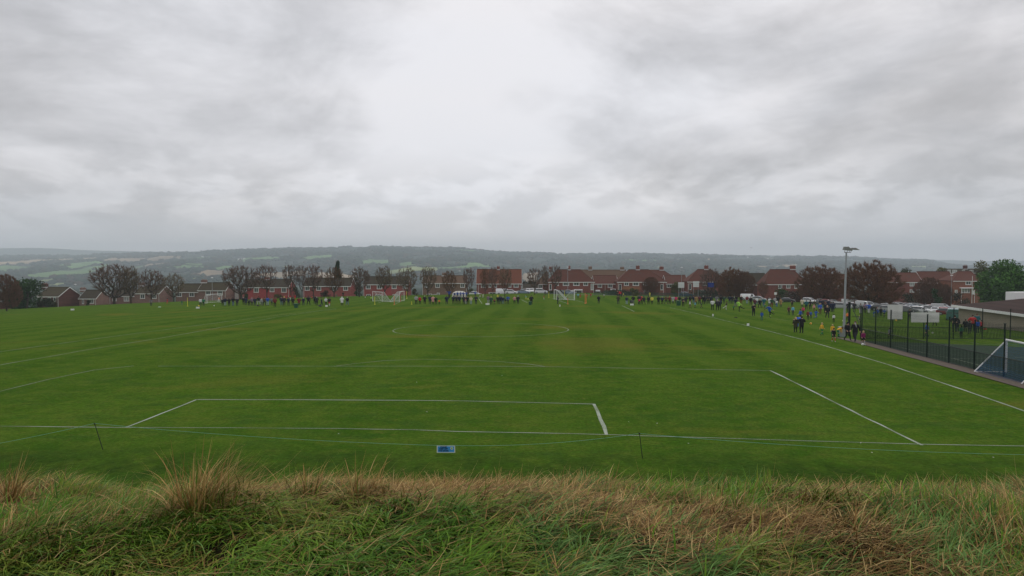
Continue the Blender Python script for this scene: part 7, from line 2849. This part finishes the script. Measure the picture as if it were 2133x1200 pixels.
 (1429, 633.3, 616.7, 'coat', 'b', 'dark', 'dark', D, 'short', 'adult in a charcoal coat between two bin side groups', GRT),
 (1437.5, 634, 616, 'pocket', 'b', 'black', 'black', D, 'short', 'adult in black behind the child in black and white', GRT),
 (1437.2, 643, 625, 'kwalk', 'r', 'white', 'black', D, 'short', 'child in white and black shorts stepping right, first near player', GRT),
 (1444.8, 633.3, 615.3, 'pocket', 'b', 'navy', 'jeans', D, 'short', 'adult in navy and jeans left of the brown coat', GRT),
 (1448, 642.3, 628, 'kwalk', 'l', 'lightblue', 'black', B, 'short', 'child in pale blue green below the brown coat', GRT),
 (1450, 634, 616, 'coat', 'b', 'tan', 'dark', B, 'short', 'adult in a tan brown coat above the pale blue child', GRT),
 (1457, 633.7, 616, 'pocket', 'b', 'maroon', 'black', D, 'short', 'adult in maroon right of the tan coat', GRT),
 (1461, 643, 629.5, 'krun', 'l', 'darkgreen', 'black', D, 'short', 'child in dark green running below the maroon adult', GRT),
 (1464.8, 633.7, 616, 'pocket', 'b', 'black', 'black', 'grey', 'short', 'grey haired adult in black, left of the trio', GRT),
 (1469.3, 633.7, 616, 'coat', 'b', 'dark', 'black', D, 'short', 'adult in a charcoal coat, middle of the trio', GRT),
 (1475, 633.3, 616, 'hips', 'b', 'black', 'black', D, 'short', 'adult in black, elbows out, right of the trio', GRT),
 (1480.2, 633.3, 616, 'pocket', 'b', 'navy', 'black', D, 'cap', 'adult in navy with a dark cap below the blue banner', GRT),
 (1484, 646.7, 623.5, 'slim', 'b', 'white', 'black', D, 'short', 'slim person in a white jacket and black leggings', GRT),
 (1493, 632.5, 616, 'coat', 'b', 'grey', 'dark', B, 'short', 'adult in a mid grey coat above the dark couple', GRT),
 (1494.5, 646.7, 624, 'pocket', 'b', 'dark', 'black', 'grey', 'short', 'grey haired one of the couple standing nearer the touchline', GRT),
 (1498.7, 646.3, 624, 'pocket', 'b', 'navy', 'dark', D, 'short', 'dark haired one of the couple standing nearer the touchline', GRT),
 (1502, 633.3, 616, 'coat', 'b', 'black', 'black', D, 'short', 'adult in a black coat left of the green jacket', GRT),
 (1508, 633, 616, 'pocket', 'b', 'darkgreen', 'dark', B, 'short', 'adult in a dark green jacket below the far right goal', GRT),
 (1512.7, 647, 624, 'kkick', 'l', 'black', 'white', D, 'short', 'child in black with white shorts kicking near the far goal', GRT),
 (1519.7, 633, 614.5, 'pocket', 'b', 'navy', 'navy', D, 'short', 'left adult of the navy pair before the far right goal', GRT),
 (1525.2, 633, 614, 'stand', 'b', 'dark', 'navy', B, 'short', 'right adult of the navy pair before the far right goal', GRT),
 (1528, 647.5, 636, 'kstand', 'f', 'green', 'black', D, 'short', 'small child in green and black left of the lime shirt', GRT),
 (1532, 639, 621, 'pocket', 'b', 'navy', 'grey', D, 'short', 'adult in navy and grey trousers left of the lime shirt', GRT),
 (1539, 649.3, 623, 'kick', 'r', 'lime', 'black', B, 'short', 'player in a lime shirt and black leggings kicking right', GRT),
 (1533.5, 632, 616, 'coat', 'b', 'black', 'black', D, 'short', 'adult in a black coat behind the navy and grey adult', GRT),
 (1544, 633.3, 615, 'pocket', 'b', 'black', 'darkred', 'red', 'bobble', 'adult in black with a red hat left of the red jacket', GRT),
 (1556, 633.3, 614, 'pocket', 'b', 'darkred', 'palejeans', 'grey', 'short', 'adult in a deep red jacket and pale jeans by the silver car', GRT),
 (1563.7, 636, 617, 'stand', 'b', 'black', 'black', D, 'short', 'adult in black standing below the silver hatchback', GRT),
 (1569.5, 658.5, 632.8, 'folded', 'f', 'black', 'black', 'grey', 'short', 'adult in black, arms folded, facing the camera near the touchline', GRT),
 (1572.2, 640, 622.5, 'pocket', 'b', 'maroon', 'dark', B, 'short', 'adult in maroon just above the one with folded arms', GRT),
 (1576.2, 634.5, 619.5, 'stand', 'b', 'white', 'jeans', D, 'short', 'person in a white top below the silver hatchback', GRT),
 (1582.5, 642, 623, 'wide', 'b', 'black', 'black', L2, 'short', 'broad fair haired adult in black before the grey blue one', GRT),
 (1586.7, 668, 648.5, 'kstand', 'b', 'blue', 'teal', B, 'short', 'small child in a blue shirt watching the kicking coach', GRT),
 (1591, 640, 620, 'pocket', 'b', 'teal', 'jeans', 'grey', 'short', 'adult in a grey teal jacket above the kicking coach', GRT),
 (1593, 646, 633, 'kwalk', 'l', 'green', 'black', L2, 'short', 'fair child in green left of the kicking coach', GRT),
 (1602.5, 661.5, 635, 'kick', 'r', 'blue', 'black', B, 'short', 'coach in a royal blue jacket kicking the lime ball', GRT),
 (1602.3, 635, 613, 'pocket', 'b', 'black', 'black', D, 'cap', 'adult in a black cap behind the white coated woman', GRT),
 (1603, 637.5, 620, 'coat', 'b', 'white', 'green', B, 'short', 'woman in a white coat above the kicking coach', GRT),
 (1607.5, 640.5, 616, 'pocket', 'b', 'darkgreen', 'darkred', D, 'short', 'adult in dark green right of the white coated woman', GRT),
 (1614, 636, 619, 'stand', 'b', 'lightgrey', 'navy', B, 'short', 'adult in pale grey below the small square sign', GRT),
 (1617.7, 640, 621, 'kstand', 'b', 'white', 'blue', D, 'short', 'child in a white shirt and blue shorts before the black car', GRT),
 (1620.3, 632, 613, 'pocket', 'b', 'black', 'black', D, 'short', 'adult in black left of the black hatchback', GRT),
 (1626.3, 639.8, 623, 'coat', 'b', 'tan', 'dark', L2, 'short', 'woman in a camel coat left of the black hatchback', GRT),
 (1650, 639, 622, 'hips', 'b', 'black', 'black', D, 'short', 'adult in black, elbows out, in front of the black hatchback', GRT),
 (1643, 657, 637.5, 'kstand', 'f', 'maroon', 'black', B, 'short', 'boy in maroon and navy beside the pale blue boy', GRT, 'dark'),
 (1651.5, 657, 637, 'kstand', 'f', 'lightblue', 'navy', B, 'short', 'boy in pale blue and navy sleeves beside the maroon boy', GRT, 'dark'),
 (1657, 693, 660.5, 'coat', 'b', 'olive', 'black', L2, 'long', 'fair haired woman in an olive parka near the touchline', GF),
 (1669.5, 694.5, 658.5, 'arms', 'b', 'black', 'black', D, 'short', 'adult in black with elbows out beside the olive parka', GF),
 (1664.5, 682, 653, 'bend', 'b', 'blue', 'blue', D, 'short', 'coach in blue bending just beyond the two nearest adults', GF),
 (1667, 668, 641.5, 'kwalk', 'l', 'blue', 'navy', D, 'short', 'boy in royal blue left of the boy in red', GRT),
 (1673, 656.5, 638, 'kstand', 'b', 'hotpink', 'black', B, 'short', 'child in pinkish red beside the royal blue boy', GRT),
 (1670.5, 640, 623, 'coat', 'b', 'cream', 'black', B, 'short', 'woman in a cream coat left of two tall dark adults', GRT),
 (1679.5, 645.5, 620, 'pocket', 'b', 'teal', 'black', D, 'short', 'tall adult in dark teal below the white off roader', GRT),
 (1687.5, 645.5, 623, 'hips', 'b', 'black', 'black', D, 'short', 'tall adult in black right of the dark teal one', GRT),
 (1696.2, 643, 625.5, 'pocket', 'b', 'olive', 'black', D, 'short', 'adult in olive right of the tall adult in black', GRT),
 (1682.7, 667, 646.5, 'kstand', 'f', 'darkred', 'black', B, 'short', 'boy in a red and black striped shirt', GRT),
 (1688.7, 664.5, 647.5, 'kstand', 'f', 'blue', 'navy', D, 'short', 'boy in blue directly right of the striped shirt', GRT),
 (1695.5, 650, 633.5, 'kstand', 'f', 'pink', 'brown', L2, 'short', 'girl in peach above the two blue boys', GRT),
 (1699.5, 664, 645, 'krun', 'r', 'blue', 'blue', D, 'short', 'boy all in blue running right', GRT, 'blue'),
 (1702.5, 640, 622, 'pocket', 'b', 'grey', 'jeans', 'grey', 'short', 'grey haired adult in grey above the royal blue jacket', GRT),
 (1708, 655, 631.5, 'pocket', 'f', 'blue', 'brown', L2, 'short', 'adult in a royal blue jacket facing the camera, right crowd', GRT),
 (1708.5, 641, 622.5, 'pocket', 'b', 'navy', 'navy', B, 'short', 'adult in navy behind the royal blue jacket', GRT),
 (1714, 641, 624, 'wide', 'b', 'dark', 'navy', D, 'short', 'broad adult in charcoal behind the royal blue jacket', GRT),
 (1719, 653, 627.5, 'stand', 'b', 'dark', 'black', B, 'short', 'tall adult in charcoal behind the walking man in black', GRT),
 (1723, 662.8, 636, 'walk', 'f', 'black', 'dark', 'grey', 'bald', 'bald man in black walking to the camera', GRT),
 (1725, 642, 624.5, 'pocket', 'b', 'navy', 'dark', 'white', 'cap', 'adult in navy with a white cap', GRT),
 (1730.5, 650, 628, 'pocket', 'b', 'navy', 'navy', B, 'short', 'left adult in navy near the large silver estate', GRT),
 (1735.5, 650, 629, 'coat', 'b', 'navy', 'navy', D, 'short', 'right adult in a long navy coat near the large silver estate', GRT),
 (1736.5, 672.3, 654, 'kstand', 'b', 'white', 'black', D, 'short', 'boy in a white shirt alone left of the mast', GRT, 'black'),
 (1765, 668.5, 650, 'kstand', 'f', 'orange', 'black', D, 'short', 'child in an orange bib right of the mast', GRT, 'black'),
 (1767, 650, 629, 'pocket', 'b', 'black', 'black', D, 'short', 'adult in black right behind the mast', GF),
 (1779.5, 650, 629.5, 'coat', 'b', 'dark', 'black', B, 'short', 'adult in charcoal between the mast and the pale grey van', GF),
 (1792.5, 654, 630, 'stand', 'b', 'grey', 'lightgrey', B, 'short', 'adult in grey with pale trousers by the largest russet trunk', GF),
 (1801.5, 652, 630, 'pocket', 'b', 'mauve', 'dark', D, 'short', 'adult in mauve left of the blue jacket by the van', GF),
 (1810, 653.5, 629.5, 'arms', 'b', 'blue', 'white', D, 'short', 'adult in a blue jacket in front of the pale grey van', GF),
 # --- touchline near the fence
 (1712, 699, 672, 'kwalk', 'r', 'yellow', 'green', L2, 'short', 'fair child in yellow and green striding, left of three', GF, 'green'),
 (1734, 702.5, 675.5, 'kstand', 'f', 'yellow', 'green', L2, 'short', 'child in yellow half hidden behind the boy in black', GF, 'green'),
 (1736.5, 712, 683.5, 'kwalk', 'f', 'black', 'black', D, 'short', 'boy in black with red socks walking to the camera', GF, 'red', 'w'),
 (1747, 702.5, 688, 'kbend', 'r', 'yellow', 'green', B, 'short', 'child in yellow bending down by the mast cabinet', GF, 'green'),
 (1765.5, 709.3, 671, 'walk', 'f', 'black', 'black', 'black', 'hood', 'woman in a black hooded jacket walking along the path', GF),
 (1781, 712, 669, 'walk', 'fl', 'black', 'dark', B, 'short', 'big man in black with a pale scarf walking along the path', GF),
 (1798, 719, 689, 'kwalk', 'f', 'purple', 'black', L2, 'tail', 'fair girl in an open purple jacket with a white ball', GF, 'lightgrey', 'w'),
 (1790, 672.5, 658.5, 'kwalk', 'r', 'grey', 'dark', L2, 'short', 'child in grey behind the near fence', GF),
 (1853.5, 702.5, 683, 'kwalk', 'b', 'grey', 'dark', D, 'short', 'child in grey on the artificial pitch', GF, None, None, 68),
 (1930, 694, 671.5, 'kwalk', 'l', 'blue', 'navy', D, 'short', 'boy in blue with arms out beyond the far fence', GF, None, None, 72),
 (1820.5, 660.5, 643.5, 'kbend', 'r', 'blue', 'blue', D, 'short', 'leftmost boy in blue left of the tall white sheet', GF),
 (1828, 660.5, 643, 'kstand', 'b', 'blue', 'navy', B, 'short', 'middle boy in blue left of the tall white sheet', GF),
 (1841.5, 661, 643.5, 'khips', 'b', 'blue', 'navy', D, 'short', 'rightmost boy in blue left of the tall white sheet', GF),
 (1834.5, 659, 640, 'stand', 'b', 'black', 'black', D, 'short', 'coach in black among the boys in blue', GF),
 (1857, 669, 645, 'pocket', 'f', 'dark', 'black', D, 'short', 'adult whose legs show under the tall white sheet', GF),
 (1873, 669, 645, 'pocket', 'b', 'black', 'black', D, 'short', 'second adult whose legs show under the tall white sheet', GF),
 (1895, 667, 643, 'pocket', 'f', 'black', 'black', D, 'short', 'adult in black between the two white sheets', GF),
 (1947, 679, 655, 'wide', 'b', 'black', 'black', D, 'short', 'adult in black right end of the long white sheet', GF),
 (1988, 692, 651, 'hips', 'b', 'black', 'dark', D, 'short', 'tallest adult in black behind the fence on the right', GF),
 (1994, 691, 663, 'pocket', 'b', 'dark', 'dark', B, 'short', 'adult in charcoal right beside the tallest one in black', GF),
 (2002, 705, 677.5, 'kstand', 'b', 'green', 'black', D, 'short', 'child in a green shirt in front of the fenced group', GF),
 (2010.5, 692, 666, 'pocket', 'b', 'black', 'black', D, 'short', 'left one of two young people in black, fenced group', GF),
 (2018.8, 697, 667, 'kstand', 'b', 'dark', 'dark', B, 'short', 'right one of two young people in black, fenced group', GF),
 (2025.5, 691, 656, 'hips', 'f', 'red', 'black', D, 'short', 'coach in a bright red jacket in the fenced group', GF),
 (2034.7, 686, 653.5, 'pocket', 'f', 'teal', 'black', B, 'short', 'adult in teal behind the red jacketed coach', GF),
 (2036.2, 694, 666, 'kstand', 'b', 'blue', 'navy', D, 'short', 'boy in blue in the fenced group', GF),
 (2044, 691.7, 666.7, 'kstand', 'l', 'red', 'black', D, 'short', 'child in red at the right end of the fenced group', GF),
]
for r_ in P:
    (px, yf, yt, pose, fc, top, bot, hair, style, lab, grp) = r_[:11]
    socks = r_[11] if len(r_) > 11 else None
    shoes = SHOEW if len(r_) > 12 and r_[12] == 'w' else None
    Z = r_[13] if len(r_) > 13 else None
    person(px, yf, yt, pose, fc, top, bot, hair, style, lab, socks, shoes, grp, Z)

# the man's pale scarf, the pushchair and the small sign by the black car
q = cast(1781, 712)
mb = MB()
mb.tube([(-.10, -.17, 1.72), (-.08, -.22, 1.58), (-.02, -.24, 1.38), (0.0, -.23, 1.30)], [.05, .045, .04, .03], 6)
o = mb.build('scarf', CLOTH['lightgrey'], None, True)
o.location = q
tag(o, 'pale scarf hanging down the chest of the big man in black', 'scarf')
q = cast(1316, 635.2)
e = empty('pushchair', q, 0.6)
tag(e, 'black pushchair beside the adult with grey trousers', 'pushchair')
mb = MB()
mb.add([(-.25, -.3, .45), (.25, -.3, .45), (.25, .25, .40), (-.25, .25, .40), (-.25, .35, .95), (.25, .35, .95)], [(0, 1, 2, 3), (3, 2, 5, 4), (0, 3, 4), (1, 5, 2), (0, 4, 5, 1)])
mb.build('seat', CLOTH['black'], e)
mb = MB()
for s in (-1, 1):
    mb.tube([(s * .27, -.45, .12), (s * .27, .2, .6), (s * .27, .6, 1.02)], .015, 5)
    mb.tube([(s * .27, .45, .12), (s * .27, -.1, .6)], .015, 5)
mb.tube([(-.27, .6, 1.02), (.27, .6, 1.02)], .02, 5)
mb.build('frame', M_BLACK, e)
for s in (-1, 1):
    for y in (-.45, .45):
        mb = MB()
        mb.tube([(s * .30 - .02, y, .12), (s * .30 + .02, y, .12)], .12, 10)
        mb.build('wheel', M_TYRE, e)
Y = 206
Xs_, Zs_ = xz(1615.5, 609, Y)
g = gzf(Xs_, Y)
e = empty('small_square_sign', (Xs_, Y, g))
tag(e, 'small square white sign on a thin post left of the black hatchback', 'sign')
mb = MB()
mb.box(-.36, .36, -.02, .02, Zs_ - g - .72, Zs_ - g)
mb.build('board', M_WHITE, e)
mb = MB()
mb.tube([(0, .04, 0), (0, .04, Zs_ - g)], .035, 6)
mb.build('post', M_GALV, e)
